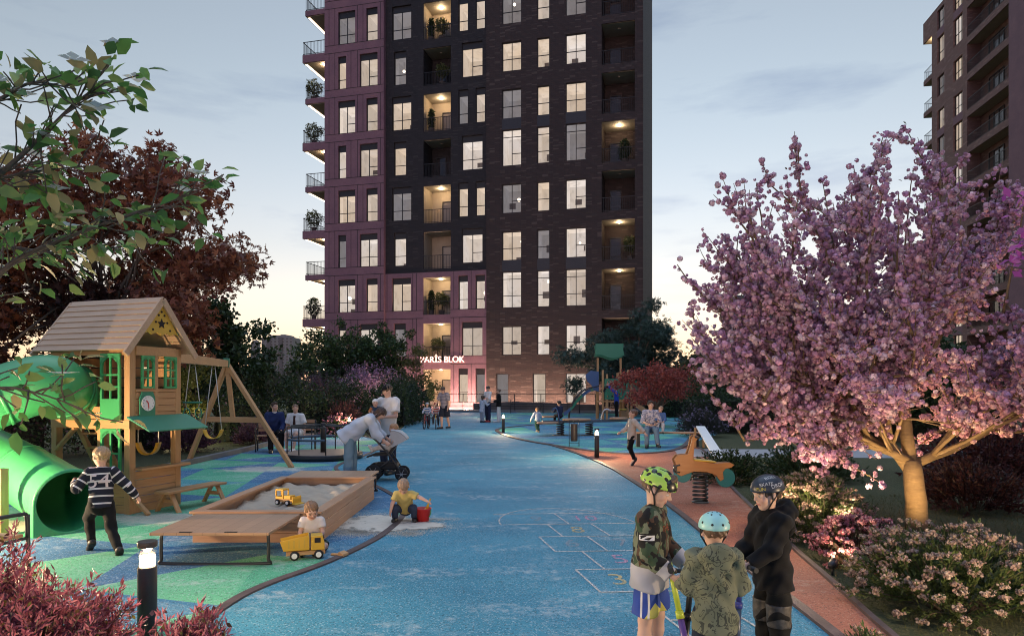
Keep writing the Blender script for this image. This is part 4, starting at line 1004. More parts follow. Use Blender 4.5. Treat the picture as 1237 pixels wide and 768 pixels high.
# ---- dogwood whose branches reach in from the left
def dogwood():
    rs = np.random.default_rng(71); base = Vector((-4.3, 3.4, 0)); t = thing('dogwood_tree', 'leafy dogwood with white flowers reaching in from the left edge', 'tree', base)
    br = [limb(rs, (0, 0, 0), (0, 0, 1), 3.6, .07, 6, .04, 0, .5)]; P = []; D_ = []; FL = []
    def reach(z0, pix, D, r=.018, k=60):
        pts = [Vector((0, 0, z0))]+[W(x, y, D+dd)-base for x, y, dd in pix]
        q = [np.array(p) for p in smooth_curve(pts, 6)]; br.append((q, [r*(1-.8*i/(len(q)-1)) for i in range(len(q))]))
        for j in range(k):
            i = rs.integers(len(q)//4, len(q)-1); d = q[min(i+1, len(q)-1)]-q[i-1]; d /= np.linalg.norm(d)
            d2 = d+rs.normal(size=3)*.6; d2[2] += .12; b = limb(rs, q[i], d2, rs.uniform(.08, .26), .004, 3, .15, .03, .5); br.append(b)
            for e_ in range(3): P.append(b[0][-1]+rs.normal(size=3)*.025); D_.append(d2/np.linalg.norm(d2)+rs.normal(size=3)*.45+np.array([0, 0, -.35]))
            if rs.random() < .10: FL.append(b[0][-1]+np.array([0, 0, .045]))
    reach(1.2, [(-80, 440, .0), (0, 330, 0), (70, 292, .1), (150, 262, .0), (238, 232, .1)], 3.2, .02, 46)
    reach(1.5, [(-70, 330, .1), (0, 300, .2), (60, 305, .2), (130, 300, .2), (185, 292, .1)], 3.3, .014, 30)
    reach(2.0, [(-60, 260, .0), (0, 210, 0), (50, 165, 0), (85, 130, .1), (112, 110, .1)], 3.0, .018, 34)
    reach(2.4, [(-60, 150, .0), (0, 120, .0), (40, 100, 0), (92, 108, 0)], 2.9, .014, 24)
    reach(1.9, [(-60, 230, .0), (0, 215, .0), (60, 205, 0), (120, 200, .0)], 3.1, .012, 16)
    reach(1.0, [(-80, 480, .0), (0, 468, .0), (50, 476, 0), (100, 494, .0)], 2.9, .010, 17)
    mb = MB(); tubes(mb, br, 5); mb.build('trunk', M_BARK, t)
    lv = Leaves(); P = np.array(P); lv.broad(rs, P, .088, .052, [(.11, .25, .06), (.16, .31, .07), (.08, .17, .05), (.25, .35, .10), (.36, .30, .13)], 1.2, dirs=np.array(D_)); lv.build('leaves', M_LEAF, t)
    FL = np.array(FL); n = len(FL)
    for i_ in range(n):
     f = Leaves(); Q_ = FL[i_:i_+1]; n = 1
     for k in range(4):
        th = rs.uniform(0, 6.28, n)*0+k*math.pi/2+.4; a = np.c_[np.cos(th), np.sin(th), np.full(n, .12)]; c = np.tile([0, 0, 1.0], (n, 1)); b = np.cross(c, a)
        V, F_ = diamonds(Q_, a, b, c, .062, .048, .08); f.add(V, F_, pick_cols(rs, n, [(.62, .58, .52), (.55, .56, .55)], .1))
     f.build('flower', M_PETAL, t)
def smooth_curve(pts, k=6):
    pts = [Vector(p) for p in pts]; out = []; n = len(pts)
    for i in range(n-1):
        p0, p1, p2, p3 = pts[max(i-1, 0)], pts[i], pts[i+1], pts[min(i+2, n-1)]
        for j in range(k):
            t = j/k; out.append(.5*((2*p1)+(p2-p0)*t+(2*p0-5*p1+4*p2-p3)*t*t+(3*p1-p0-3*p2+p3)*t**3))
    out.append(pts[-1]); return out
dogwood()
# magenta flowering tree just outside the right edge, a few tips reach in
def magenta():
    rs = np.random.default_rng(75); base = Vector((3.9, 4.3, 0)); t = thing('magenta_tree', 'bright magenta leafed branch tips at the right edge, above the pink tree', 'tree', base); br = [limb(rs, (0, 0, 0), (0, 0, 1), 2.6, .05, 5, .03, 0, .6)]; P = []
    for x, y in ((1228, 232), (1222, 275), (1218, 322), (1235, 250), (1240, 300), (1226, 300)):
        tip = W(x, y, 4.2)-base; st = Vector((0, 0, 2.1)); q = smooth_curve([st, (st+tip)/2+Vector((0, 0, .12)), tip], 5); br.append(([np.array(p) for p in q], [.012*(1-.07*i) for i in range(len(q))]))
        for i in range(16): P.append(np.array(q[-1-(i % 5)])+rs.normal(size=3)*.045)
    mb = MB(); tubes(mb, br, 5); mb.build('trunk', M_BARK, t); lv = Leaves(); lv.leaves(rs, np.array(P), .07, .04, [(.42, .09, .36), (.52, .16, .45)], .8); lv.build('magenta_leaves', M_PETAL, t)
magenta()
# ---- grass blades on the near lawn, and the far woods
def blades():
    rs = np.random.default_rng(81); n = 16000; x = rs.uniform(1.9, 7.2, n); y = rs.uniform(3.2, 11, n)
    edge = np.interp(y, [3, 4.05, 4.7, 6.01, 7.33, 9.49, 12], [3.0, 2.24, 2.23, 2.28, 2.50, 2.63, 3.0]*1 if False else [2.9, G(1110, 797)[0], G(1055, 752)[0], G(1010, 708)[0], G(960, 665)[0], G(915, 620)[0], G(880, 586)[0]])
    k = x > edge+.06; P = np.c_[x, y, np.full(n, .008)][k]; m = len(P)
    d = np.c_[rs.normal(size=(m, 2))*.35, np.ones(m)]; lv = Leaves(); lv.leaves(rs, P, .045, .006, [(.045, .06, .015), (.065, .075, .02), (.09, .085, .03)], 0, dirs=d)
    o = lv.build('grass', M_LEAF, None); tag(o, 'short dark green grass of the lawn under the pink tree', 'grass', kind='stuff')
blades()
def far_woods():
    rs = np.random.default_rng(82); lv = Leaves()
    for D, x0, x1, h, n in ((75, -45, -18, 3.6, 9000), (95, 18, 60, 5.5, 11000), (110, -110, -30, 5.0, 9000), (70, 24, 75, 4.5, 9000)):
        x = rs.uniform(x0, x1, n); b = (.55+.25*np.sin(x*.55+D)+.2*np.sin(x*1.35)+.12*np.sin(x*3.1))
        z = rs.uniform(0, 1, n)**.7*h*b.clip(.3, 1.1); y = D+rs.uniform(0, 7, n); lv.leaves(rs, np.c_[x, y, z], .9, .6, [(.05, .052, .03), (.065, .065, .038), (.04, .042, .028)], .5)
    o = lv.build('far_woods', M_LEAF, None); tag(o, 'hazy olive treeline on the horizon beyond the gardens', 'trees', kind='stuff')
far_woods()
# ---- bollards and ground spots of the place, plus added unseen fill bollards
M_BOLL = mat('brown_bollard_metal', (.055, .045, .038), .45, var=.12, bump=.15, bscale=200); M_LENS = glow('bollard_lens', (1, .72, .40), 2.2)
def clear():
    t = NT('clear_lens'); tr = t.n('ShaderNodeBsdfTransparent').outputs[0]; gl = t.n('ShaderNodeBsdfGlossy', {'Roughness': .05}).outputs[0]
    t.L(t.n('ShaderNodeMixShader', {0: .12, 1: tr, 2: gl}).outputs[0], t.out.inputs[0]); return t.m
M_CLEAR = clear()
BOLL_G = 'bollard lamps along the paths'
def bollard(loc, label, watts, src=[None]):
    if src[0] is None:
        t = thing('bollard_lamp', label, 'bollard lamp', loc, 0, BOLL_G); b = MB(); b.lathe([(.06, 0), (.06, .56), (.056, .565)], n=20); b.build('post', M_BOLL, t, sharp=1)
        b = MB(); b.lathe([(.046, .566), (.048, .57), (.048, .635), (.046, .638)], n=18); b.build('bulb', M_LENS, t)
        b = MB(); b.lathe([(.055, .566), (.055, .695)], n=20, caps=False); b.build('lens', M_CLEAR, t)
        b = MB(); b.lathe([(.06, .695), (.062, .70), (.062, .728), (.058, .735)], n=20); b.build('cap', M_BOLL, t); src[0] = t
    else: t = dup(src[0], loc, 0, label)
    o = point_light('bollard_light', (loc[0], loc[1], .667), watts, (1, .70, .40), None, .03); return t
bollard((-2.42, 4.53, 0), 'large lit bollard in the foreground among the purple shrubs, before the wooden lid', 48)
bollard(G(721, 553), 'lit bollard on the red rubber, left of the jumping boy', 90)
bollard(G(608, 523), 'lit bollard at the tip of the round play zone', 80)
bollard(G(583, 504), 'farthest lit bollard, beside the girl in pale blue', 40)
bollard(Vector((-5.7, 23.9, 0)), 'lit bollard in front of the dark hedge, right of the pink azalea', 45)
bollard(G(921, 652)+Vector((.12, 0, 0)), 'lit bollard at the lawn edge behind the boy in black', 26)
bollard((-6.6, 6.9, 0), 'added unseen bollard near the tube slide, fill light for the playhouse', 330)  # added out of view to brighten the playhouse and slide
bollard((3.35, 3.3, 0), 'added unseen bollard beside the cream flowered shrub, fill light for the scooter boys', 70)  # added out of view as fill for the boys and the shrub
bollard((-1.55, 1.5, 0), 'added unseen bollard by the near end of the path, fill light for the foreground', 75)  # added out of view to light the near path and foreground
M_SPOTB = mat('black_spot_metal', (.02, .02, .022), .4)
def ground_spot(loc, label, aim, watts, ang=70, col=(1, .74, .36)):
    t = thing('ground_spotlight', label, 'garden spotlight', loc, 0, 'ground spotlights in the planting'); d = (Vector(aim)-Vector(loc)); M_ = d.to_track_quat('Z', 'Y').to_matrix().to_4x4()
    b = MB(); b.lathe([(.012, 0), (.012, .09)], n=8); b.build('stake', M_SPOTB, t)
    b = MB(); b.lathe([(.02, -.05), (.036, -.02), (.036, .05)], (0, 0, .11), 14, M=M_.to_3x3()); b.build('housing', M_SPOTB, t)
    b = MB(); b.lathe([(.031, .052), (.028, .055)], (0, 0, .11), 14, M=M_.to_3x3()); b.build('lens', M_LENS, t)
    point_light('spot_light', Vector(loc)+Vector((0, 0, .11))+d.normalized()*.07, watts, col, None, .03, ang, aim)
ground_spot((4.55, 7.45, 0), 'small black ground spotlight aimed up the golden tree trunk', (4.95, 8.3, .9), 42, 95, (1, .66, .26))
ground_spot((5.62, 9.45, 0), 'small black ground spotlight right of the tree, aimed into the blossom', (5.2, 8.6, 2.2), 90, 110, (1, .66, .30))
ground_spot((2.98, 6.35, 0), 'small ground spotlight at the lawn edge before the azalea', (3.5, 6.8, .35), 8, 110, (1, .72, .42))
ground_spot((3.6, 7.4, 0), 'small ground spotlight between azalea and cream shrub, under the blossom', (4.2, 8.2, 2.0), 48, 120, (1, .72, .42))

# ---- potted bushes standing on the balconies
def potted(label, loc, rad, h, kind, seed):
    rs = np.random.default_rng(seed); t = thing('potted_bush', label, 'potted plant', loc, 0, 'potted bushes on the tower balconies'); b = MB()
    b.lathe([(.17, 0), (.24, .38), (.26, .40), (.22, .40), (.21, .34)], n=14); b.build('pot', M_POT, t)
    lv = Leaves(); n = 900; u = rs.normal(size=(n, 3)); u /= np.linalg.norm(u, axis=1, keepdims=True); zc = h-rad if kind == 'round' else .4+(h-.4)/2
    if kind == 'round': P = np.array([0, 0, zc])+u*rad*rs.uniform(.5, 1.1, (n, 1))**.5*(1+.25*np.sin(u[:, :1]*8))
    else:
        zz = rs.uniform(0, 1, n); rr = rad*np.sqrt(np.sin(np.pi*np.clip(zz*.85+.12, 0, 1)))*rs.uniform(.6, 1.05, n); P = np.c_[u[:, 0]*rr, u[:, 1]*rr, .42+zz*(h-.42)]
    lv.leaves(rs, P, .16, .075, G_POT if kind == 'round' else G_POT2, .4); st = MB(); st.tube([(0, 0, .34), (.02, 0, .34+(zc-.34)*.6), (0, .01, zc)], .025, 6); st.build('stem', M_BARK, t); lv.build('foliage', M_LEAF, t)

M_POT = mat('grey_planter', (.10, .09, .085), .7)
G_POT = [(.10, .12, .035), (.07, .09, .03), (.13, .13, .05)]; G_POT2 = [(.02, .04, .016), (.03, .05, .02)]
def onT(x, y, z): 
    v = Matrix.Rotation(A_T, 3, 'Z') @ Vector((x, y, z)); return O_T+v
ORD = ['', 'lowest', 'second lowest', 'third lowest', 'fourth lowest', 'fifth lowest', 'sixth lowest', 'seventh lowest', 'eighth lowest', 'ninth lowest']
for i, (n_, kind) in enumerate(((1, 'round'), (2, 'tall'), (4, 'round'), (6, 'round'), (7, 'round'))):
    potted('%s potted bush on the left corner balconies, %s' % ('round yellow-green' if kind == 'round' else 'tall dark green', ORD[i+1]), onT(xL0-1.35, -.02+.35, Z0+SH*n_-.45), .62, 1.75, kind, 100+i)
for i, (n_, dx, kind) in enumerate(((0, .42, 'tall'), (1, .95, 'round'), (2, .45, 'tall'), (2, 1.3, 'round'), (6, .45, 'tall'), (7, 1.35, 'round'), (8, .45, 'tall'), (8, 1.3, 'round'))):
    potted('%s potted bush in the middle recessed balconies, %s' % ('round lit' if kind == 'round' else 'tall dark cone shaped', 'number %d from the ground' % (i+1)), onT(xb0+dx, .55, Z0+SH*n_-.35), .48 if kind == 'round' else .30, 1.75 if kind == 'round' else 1.9, kind, 120+i)
for i, (n_, kind, dx) in enumerate(((3, 'round', 2.0), (5, 'tall', 1.6))):
    potted('%s potted plant on the right end brick balcony, %s' % ('round green' if kind == 'round' else 'tall dark', ('below', 'above')[i]+' its neighbour'), onT(xr0+dx, .6, Z0+SH*n_-.38), .5, 1.8, kind, 140+i)
# ------------------------------------------------------------------ play equipment
M_W = wood('pine_wood', (.44, .235, .10), (.57, .34, .155), 0, .55, 1.0)
M_WZ = wood('pine_wood_upright', (.44, .235, .10), (.57, .34, .155), 2, .55, 1.0)
M_WY = wood('pine_wood_deep', (.42, .22, .095), (.55, .325, .15), 1, .55, 1.0)
M_ROOF = wood('pale_roof_wood', (.45, .30, .19), (.56, .40, .27), 0, .6, 1.0)
M_SBX = wood('sandbox_wood', (.37, .195, .11), (.49, .285, .165), 0, .5, 1.0)
M_SBY = wood('sandbox_wood_long', (.37, .195, .11), (.49, .285, .165), 1, .5, 1.0)
M_LID = wood('lid_wood', (.40, .225, .13), (.52, .31, .18), 0, .5, 1.0, plank=(0, .125, .018))
M_GREEN = mat('green_plastic', (.05, .31, .115), .35, var=.06, vscale=3, spec=.5)
M_TEALG = mat('teal_green_plastic', (.03, .20, .115), .4, var=.06, vscale=3)
M_AWN = mat('green_awning', (.045, .22, .13), .5, var=.06, vscale=3)
M_YEL = mat('yellow_plastic', (.60, .34, .03), .45, var=.08, vscale=6)
M_YELP = mat('yellow_wood_paint', (.52, .33, .05), .5, var=.1, vscale=5)
M_WHITE = mat('white_paint', (.72, .71, .68), .5, var=.04)
M_BLACK = mat('black_metal', (.018, .018, .02), .4, spec=.5)
M_RUB = mat('black_rubber', (.015, .015, .016), .7)
M_ROPE = mat('white_rope', (.55, .53, .50), .8, var=.1, vscale=40)
M_BLUEP = mat('blue_plastic', (.03, .09, .22), .4, var=.06)
M_TEAL = mat('teal_plastic', (.025, .17, .20), .4, var=.06)
M_RED = mat('red_plastic', (.50, .03, .03), .35, var=.05)
M_STEEL = mat('steel', (.35, .36, .38), .35, 1, var=.05)
# ---- playhouse
PH = Vector((-5.25, 9.37, 0)); PA = R(-19)
ph = thing('playhouse', 'wooden playhouse with pale plank roof, green tube slide and clock on its gable side', 'playhouse', PH, PA)
PW, PD = 1.48, .90
def lp(v): return Matrix.Rotation(-PA, 3, 'Z') @ (Vector(v)-PH)
for x, y in ((-.05, .05), (-PW+.05, .05), (-.05, PD-.05), (-PW+.05, PD-.05)):
    b = MB(); b.bx(x-.05, x+.05, y-.05, y+.05, 0, 2.32); b.build('post', M_WZ, ph, bevel=.006)
b = MB(); b.bx(-.60, -.51, .003, .09, 0, 1.2); b.build('post', M_WZ, ph, bevel=.006)
for q_ in ((-PW, 0, -.008, .035, 1.18, 1.30), (-PW, 0, -.01, .035, 2.20, 2.32), (-.035, .012, .10, PD-.10, 1.20, 1.30), (-.035, .014, .10, PD-.10, 2.20, 2.33), (-PW, 0, PD-.035, PD+.01, 2.20, 2.32), (-PW, 0, PD-.035, PD+.01, 1.18, 1.30)): b = MB(); b.bx(*q_); b.build('beam', M_W, ph, bevel=.005)
b = MB(); b.bx(-PW+.1, -.1, .1, PD-.1, 1.16, 1.20); b.build('floor', M_W, ph)
b = MB()
for k in range(5): b.bx(-.03+.002*(k % 2), -.004+.003*(k % 2), .1, PD-.1, .01+.115*k, .12+.115*k)          # board wall under the counter
b.build('counter_wall', M_WY, ph, bevel=.004)
b = MB(); b.bx(-.06, .14, .08, PD+.05, .60, .635); b.build('counter_shelf', M_WY, ph, bevel=.006)
b = MB()
for k in range(5): b.bx(-.51, -.10, .012+.003*(k % 2), .04, .01+.115*k, .12+.115*k)
b.build('front_boards', M_W, ph, bevel=.004); b = MB()
for k in range(2): b.bx(-PW+.1, -.52, .012+.003*(k % 2), .04, 1.31+.09*k, 1.395+.09*k)
b.build('front_boards', M_W, ph, bevel=.004)
b = MB()
for k in range(4): b.bx(-.03+.003*(k % 2), -.002+.003*(k % 2), .1, PD-.1, 1.31+.095*k, 1.40+.095*k)
b.bx(-.035, .006, PD/2-.03, PD/2+.03, 1.30, 2.2); b.bx(-.035, .01, .1, PD-.1, 1.69, 1.73)
b.build('gable_boards', M_WY, ph, bevel=.004)
b = MB()
for k in range(6): b.bx(-PW+.1, -.1, PD-.03, PD-.004, 1.31+.15*k, 1.44+.15*k)
for k in range(6): b.bx(-PW+.0, -PW+.03, .1, PD-.1, 1.31+.15*k, 1.44+.15*k)
b.build('rear_boards', M_W, ph)
b = MB(); b.m = 0
pl = 9
for sgn in (-1, 1):
    y0, y1 = (-.16, PD/2) if sgn < 0 else (PD+.16, PD/2)
    for k in range(pl):
        f0, f1 = k/pl, (k+1.12)/pl; f1 = min(f1, 1.0)
        ya, yb, za, zb = y0+(y1-y0)*f0, y0+(y1-y0)*f1, 2.26+.78*f0, 2.26+.78*f1
        nx = Vector((0, -.78 if sgn < 0 else .78, abs(y1-y0))).normalized()
        M_ = [(-PW-.16, ya, za), (.13, ya, za), (.13, yb, zb), (-PW-.16, yb, zb)]
        lo = [Vector(p)+nx*(.018) for p in M_[:2]]+[Vector(p)+nx*(.004) for p in M_[2:]]; bt = [Vector(p)-nx*.004 for p in M_]
        b.add(bt+lo, [[4, 5, 6, 7], [3, 2, 1, 0], [0, 1, 5, 4], [1, 2, 6, 5], [2, 3, 7, 6], [3, 0, 4, 7]])
rf = b.build('roof', M_ROOF, ph, fixn=True)
for x in (.12, -PW-.15):
    for y0 in (-.17, PD+.17): b = MB(); b.beam((x, y0, 2.20), (x, PD/2, 3.0), .035, .09, up=(0, 0, 1)); b.build('rake_board', M_ROOF, rf, bevel=.004)
b = MB(); pts = [(-.30, 2.56), (.30, 2.56), (.25, 2.60), (.02, 2.93), (-.02, 2.93), (-.25, 2.60)]
pts = [(-.31, 2.50), (-.24, 2.53), (-.17, 2.50), (-.09, 2.53), (0, 2.49), (.09, 2.53), (.17, 2.50), (.24, 2.53), (.31, 2.50), (.02, 2.93), (-.02, 2.93)]
M_ = Matrix(((0, 1, 0, .075), (1, 0, 0, PD/2), (0, 0, 1, 0), (0, 0, 0, 1)))
b.prism(pts, .02, M_); g_ = b.build('gable_panel', M_YELP, ph, fixn=True)
st = MB(); star = [(.075*math.cos(R(90+36*i))*(1 if i % 2 == 0 else .45), 2.66+.075*math.sin(R(90+36*i))*(1 if i % 2 == 0 else .45)) for i in range(10)]
st.prism(star, .006, Matrix.Translation((.0215, 0, 0)) @ M_)
for y, z in ((-.15, 2.57), (.15, 2.57), (-.1, 2.68), (.1, 2.68), (-.05, 2.78), (.05, 2.78), (0, 2.83)): st.prism([(y+.016*math.cos(R(45*i)), z+.016*math.sin(R(45*i))) for i in range(8)], .006, Matrix.Translation((.0215, 0, 0)) @ M_)
st.build('star_cutouts', M_GROOVE, g_, fixn=True)
def arch_frame(w, h, bar=.028, rows=3, panel=0.0):
    """green arched window frame in the xz plane, centred on x, from z=0"""
    b = MB(); r = w/2; n_ = 10; zc = h-r*.8
    b.bx(-r, -r+bar, 0, .03, 0, zc); b.bx(r-bar, r, 0, .03, 0, zc); b.bx(-r+bar, r-bar, 0, .03, 0, bar+panel); b.bx(-bar*.35, bar*.35, .004, .026, bar+panel, h-bar)
    for k in range(1, rows): z = bar+panel+(zc-panel)*k/rows; b.bx(-r+bar, r-bar, .003, .027, z-bar*.35, z+bar*.35)
    out = [(r*math.cos(math.pi*i/n_), zc+r*.8*math.sin(math.pi*i/n_)) for i in range(n_+1)]; inn = [((r-bar)*math.cos(math.pi*i/n_), zc+(r*.8-bar)*math.sin(math.pi*i/n_)) for i in range(n_+1)]
    for i in range(n_): b.prism([out[i], out[i+1], inn[i+1], inn[i]], .03)
    for s_ in (-1, 1): b.prism([(s_*r, zc), (s_*r, h), (s_*r*.02, h)] if s_ > 0 else [(-r, zc), (-r*.02, h), (-r, h)], .018)
    b.bx(-r, r, .001, .03, h, h+.02)
    return b
def put(mb, M_):
    mb.v = [tuple(M_ @ Vector(p)) for p in mb.v]; return mb
put(arch_frame(.36, .90, .034, 3, .26), Matrix.Translation((-.31, -.045, 1.30))).build('arched_door', M_GREEN, ph, fixn=True)
put(arch_frame(.36, .56, .034, 2), Matrix.Translation((-.31, -.04, .60))).build('arched_window', M_GREEN, ph, fixn=True)
for y in (.30, .70): put(arch_frame(.22, .44, .028, 3), Matrix.Translation((.02, y, 1.74)) @ Matrix.Rotation(R(90), 4, 'Z')).build('arched_window', M_GREEN, ph, fixn=True)
# clock
b = MB(); b.prism([(-.13, -.17), (.13, -.17), (.13, .08), (.09, .17), (-.09, .17), (-.13, .08)], .022, Matrix.Translation((.026, .27, 1.52)) @ Matrix.Rotation(R(90), 4, 'Z') @ Matrix.Translation((0, -.01, 0)))
ck = b.build('clock', M_TEALG, ph, fixn=True)
b = MB(); b.lathe([(.108, 0), (.108, .008)], (.0375, .27, 1.53), 24, M=Matrix.Rotation(R(90), 3, 'Y')); b.build('clock_face', M_WHITE, ck)
b = MB(); b.beam((.049, .27, 1.53), (.049, .235, 1.57), .003, .016, up=(0, 1, 0)); b.beam((.049, .27, 1.53), (.049, .275, 1.46), .003, .014, up=(0, 1, 0)); b.build('clock_hands', M_RED, ck)
for i in range(12):
    a = R(30*i); text_mesh(str(12 if i == 0 else i), .030, M_RUB, 'numeral', ck, M=Matrix.Translation((.0462, .27+.086*math.sin(a), 1.53+.086*math.cos(a))) @ Matrix.Rotation(R(90), 4, 'Z') @ Matrix.Rotation(R(90), 4, 'X'))
b = MB(); b.prism([(0, 1.36), (.40, 1.17), (.40, 1.15), (0, 1.33)], PD+.16, Matrix.Translation((.016, -.06, 0))); b.build('awning', M_AWN, ph, fixn=True, bevel=.004)
b = MB()
for x in (-1.15, -.78): b.beam((x, .15, 1.2), (x, .75, .05), .05, .09, up=(1, 0, 0))
for k in range(5): f = (k+.6)/5.4; b.bx(-1.13, -.80, .15+.6*f-.06, .15+.6*f+.05, 1.2-1.15*f, 1.2-1.15*f+.03)
b.build('ladder', M_W, ph, bevel=.004)
b = MB(); b.beam((-PW+.45, .02, 1.18), (-PW+.06, .02, .84), .04, .07, up=(0, 1, 0)); b.build('brace', M_W, ph, bevel=.004); b = MB(); b.beam((-.05, .04, .30), (.30, .04, .02), .04, .06, up=(0, 1, 0)); b.build('brace', M_W, ph, bevel=.004)
# swing arm that belongs to the house
AP = lp((-6.35, 15.2, 2.30)); A0 = Vector((-.06, PD-.08, 2.20))
b = MB(); b.beam(A0, AP+Vector((0, 0, -.02)), .09, .15); b.build('swing_beam', M_WY, ph, bevel=.008)
fl, frt = lp((-7.45, 15.7, 0)), lp((-4.80, 14.9, 0))
for a in (fl, frt): b = MB(); b.beam(AP+Vector((0, 0, -.02)), a, .09, .09, up=(0, 1, 0)); b.build('swing_leg', M_WZ, ph, bevel=.006)
b = MB(); m_ = lambda p, q, f: p.lerp(q, f); ca, cb_ = m_(AP, fl, .55), m_(AP, frt, .55); b.beam(ca, cb_, .05, .12); b.beam(AP+Vector((0, 0, .0)), (ca+cb_)/2+Vector((0, 0, -.05)), .11, .05, up=(0, 1, 0)); b.build('cross_bar', M_W, ph, bevel=.006)
dB = (AP-A0).normalized(); b = MB(); b.beam(AP-dB*.10, AP+dB*.06, .125, .20); b.build('beam_cap', M_TEALG, ph, bevel=.01)
# tube slide
ent = [PH+Matrix.Rotation(PA, 3, 'Z') @ Vector(v) for v in ((-.98, .12, 1.68), (-1.0, -.12, 1.68))]
cl_ = ent+[W(58, 463, 9.05), W(5, 477, 8.75), W(-30, 492, 8.6), W(-55, 514, 8.7), W(-46, 537, 8.9), W(-8, 555, 9.0), W(38, 578, 8.85), W(64, 594, 8.55), W(84, 605, 8.22)]
cv = [lp(p) for p in smooth_curve(cl_, 7)]; SR = .36
b = MB(); b.tube(cv, SR, 28, caps=False); sl = b.build('slide', M_GREEN, ph)
md = sl.modifiers.new('solid', 'SOLIDIFY'); md.thickness = .022; md.offset = 1
b = MB()
for i in (9, 22, 34, 45, 54):
    if i+1 < len(cv): t_ = (cv[i+1]-cv[i]).normalized(); b.tube([cv[i]-t_*.022, cv[i]-t_*.02, cv[i]+t_*.02, cv[i]+t_*.022], [SR+.01, SR+.036, SR+.036, SR+.01], 28, caps=False)
b.build('flanges', M_GREEN, sl)
te = (cv[-1]-cv[-2]).normalized(); te.z = -.05; te.normalize(); xe = te.cross(Vector((0, 0, 1))).normalized(); ue = xe.cross(te); b = MB(); n_ = 40; ring = []
for k, (dy, rr) in enumerate(((-.10, 0), (.05, 0))):
    for i in range(n_):
        a = 2*math.pi*i/n_; ca_, sa_ = math.cos(a), math.sin(a); q = SR+.035
        if sa_ < 0: f = 1/max(abs(ca_), abs(sa_)); o_ = (ca_*f*q, max(sa_*f*q, -cv[-1].z+.004) if True else 0)
        else: o_ = (ca_*q, sa_*q)
        ring.append((cv[-1]+te*dy+xe*o_[0]+Vector((0, 0, 1))*o_[1], cv[-1]+te*dy+xe*ca_*(SR-.005)+ue*sa_*(SR-.005)))
vs_ = [p for ab in ring for p in ab]; fs_ = []
for i in range(n_):
    j = (i+1) % n_; A_, B_, C_, D_ = 2*i, 2*j, 2*(n_+i), 2*(n_+j)
    fs_ += [[C_, D_, D_+1, C_+1], [A_+1, B_+1, B_, A_], [A_, B_, D_, C_], [B_+1, A_+1, C_+1, D_+1]]
b.smooth = False; b.add(vs_, fs_); b.build('slide_mouth', M_GREEN, sl, fixn=True, bevel=.012)
b = MB()
for px_, D_ in ((2, 8.02),): q = lp(Vector(((px_-618.5)*D_/FPX, D_, 0))); b.bx(q.x-.05, q.x+.05, q.y-.05, q.y+.05, 0, .80)
b.build('slide_post', M_WZ, ph, bevel=.006)
# bench by the house, swings hanging from the beam
wb = thing('wooden_bench', 'small wooden bench with splayed legs along the playhouse counter', 'bench', PH+Matrix.Rotation(PA, 3, 'Z') @ Vector((.33, .22, 0)), PA)
b = MB(); b.bx(-.13, .13, 0, 1.12, .27, .305); b.build('seat', M_WY, wb, bevel=.006)
for y in (.12, 1.0):
    for s_ in (-1, 1): b = MB(); b.beam((s_*.05, y, .27), (s_*.20, y, 0.0), .03, .07, up=(0, 1, 0)); b.build('leg', M_WZ, wb, bevel=.004)
b = MB(); b.bx(-.11, .11, .135, .16, .13, .18); b.bx(-.11, .11, .96, .985, .13, .18); b.build('brace', M_W, wb)
bw = lambda f, dz=0: PH+Matrix.Rotation(PA, 3, 'Z') @ (A0.lerp(AP, f)+Vector((0, 0, dz)))
def swing(label, p0, p1, seat, half, z):
    """two ropes from p0 and p1 to a sling seat centred at seat, spanning half to each side"""
    t = thing('swing', label, 'swing', seat, 0, 'yellow sling swings of the playhouse'); s0, s1 = Vector((-half, 0, 0)), Vector((half, 0, 0))
    for p, s_ in ((p0, s0), (p1, s1)): b = MB(); b.tube([p-seat, s_], .008, 6); b.build('rope', M_ROPE, t)
    b = MB(); prof = [(-half-.01, .02), (-half*.8, -.09), (-half*.35, -.15), (half*.35, -.15), (half*.8, -.09), (half+.01, .02)]
    cc = smooth_curve([Vector((x, 0, z_)) for x, z_ in prof], 4)
    v = [p+Vector((0, dy, 0)) for p in cc for dy in (-.075, .075)]; b.smooth = True; b.add(v, [[2*i, 2*i+1, 2*i+3, 2*i+2] for i in range(len(cc)-1)])
    o = b.build('seat', M_YEL, t); m_ = o.modifiers.new('solid', 'SOLIDIFY'); m_.thickness = .014; return t
swing('yellow sling swing hanging from the beam beside the swing frame leg', bw(.64, -.08), bw(.70, -.08), Vector((W(257.5, 522, 13.5).x, 13.5, W(257, 520, 13.5).z)), .17, 0)
hq = PH+Matrix.Rotation(PA, 3, 'Z') @ Vector((-.33, .62, 0))
swing('yellow sling swing hanging in the open ground floor of the playhouse', hq+Vector((-.15, 0, 1.16)), hq+Vector((.15, 0, 1.16)), Vector((hq.x, hq.y, .92)), .15, 0)
tz = bw(.27, -.08); t = thing('trapeze_bar', 'green trapeze bar with two hand rings hanging from the swing beam', 'trapeze', (tz.x, tz.y, 1.50))
for s_ in (-1, 1):
    b = MB(); b.tube([bw(.27+.04*s_, -.08)-Vector((tz.x, tz.y, 1.5)), (s_*.12, 0, .0), (s_*.10, 0, -.10)], .007, 6); b.build('rope', M_ROPE, t)
    b = MB(); b.tube([(s_*.10+.055*math.sin(a), 0, -.18+.08*math.cos(a)) for a in [2*math.pi*i/14 for i in range(14)]], .011, 6, closed=True); b.build('ring', M_TEALG, t)
b = MB(); b.tube([(-.16, 0, 0), (.16, 0, 0)], .016, 8); b.build('bar', M_TEALG, t)
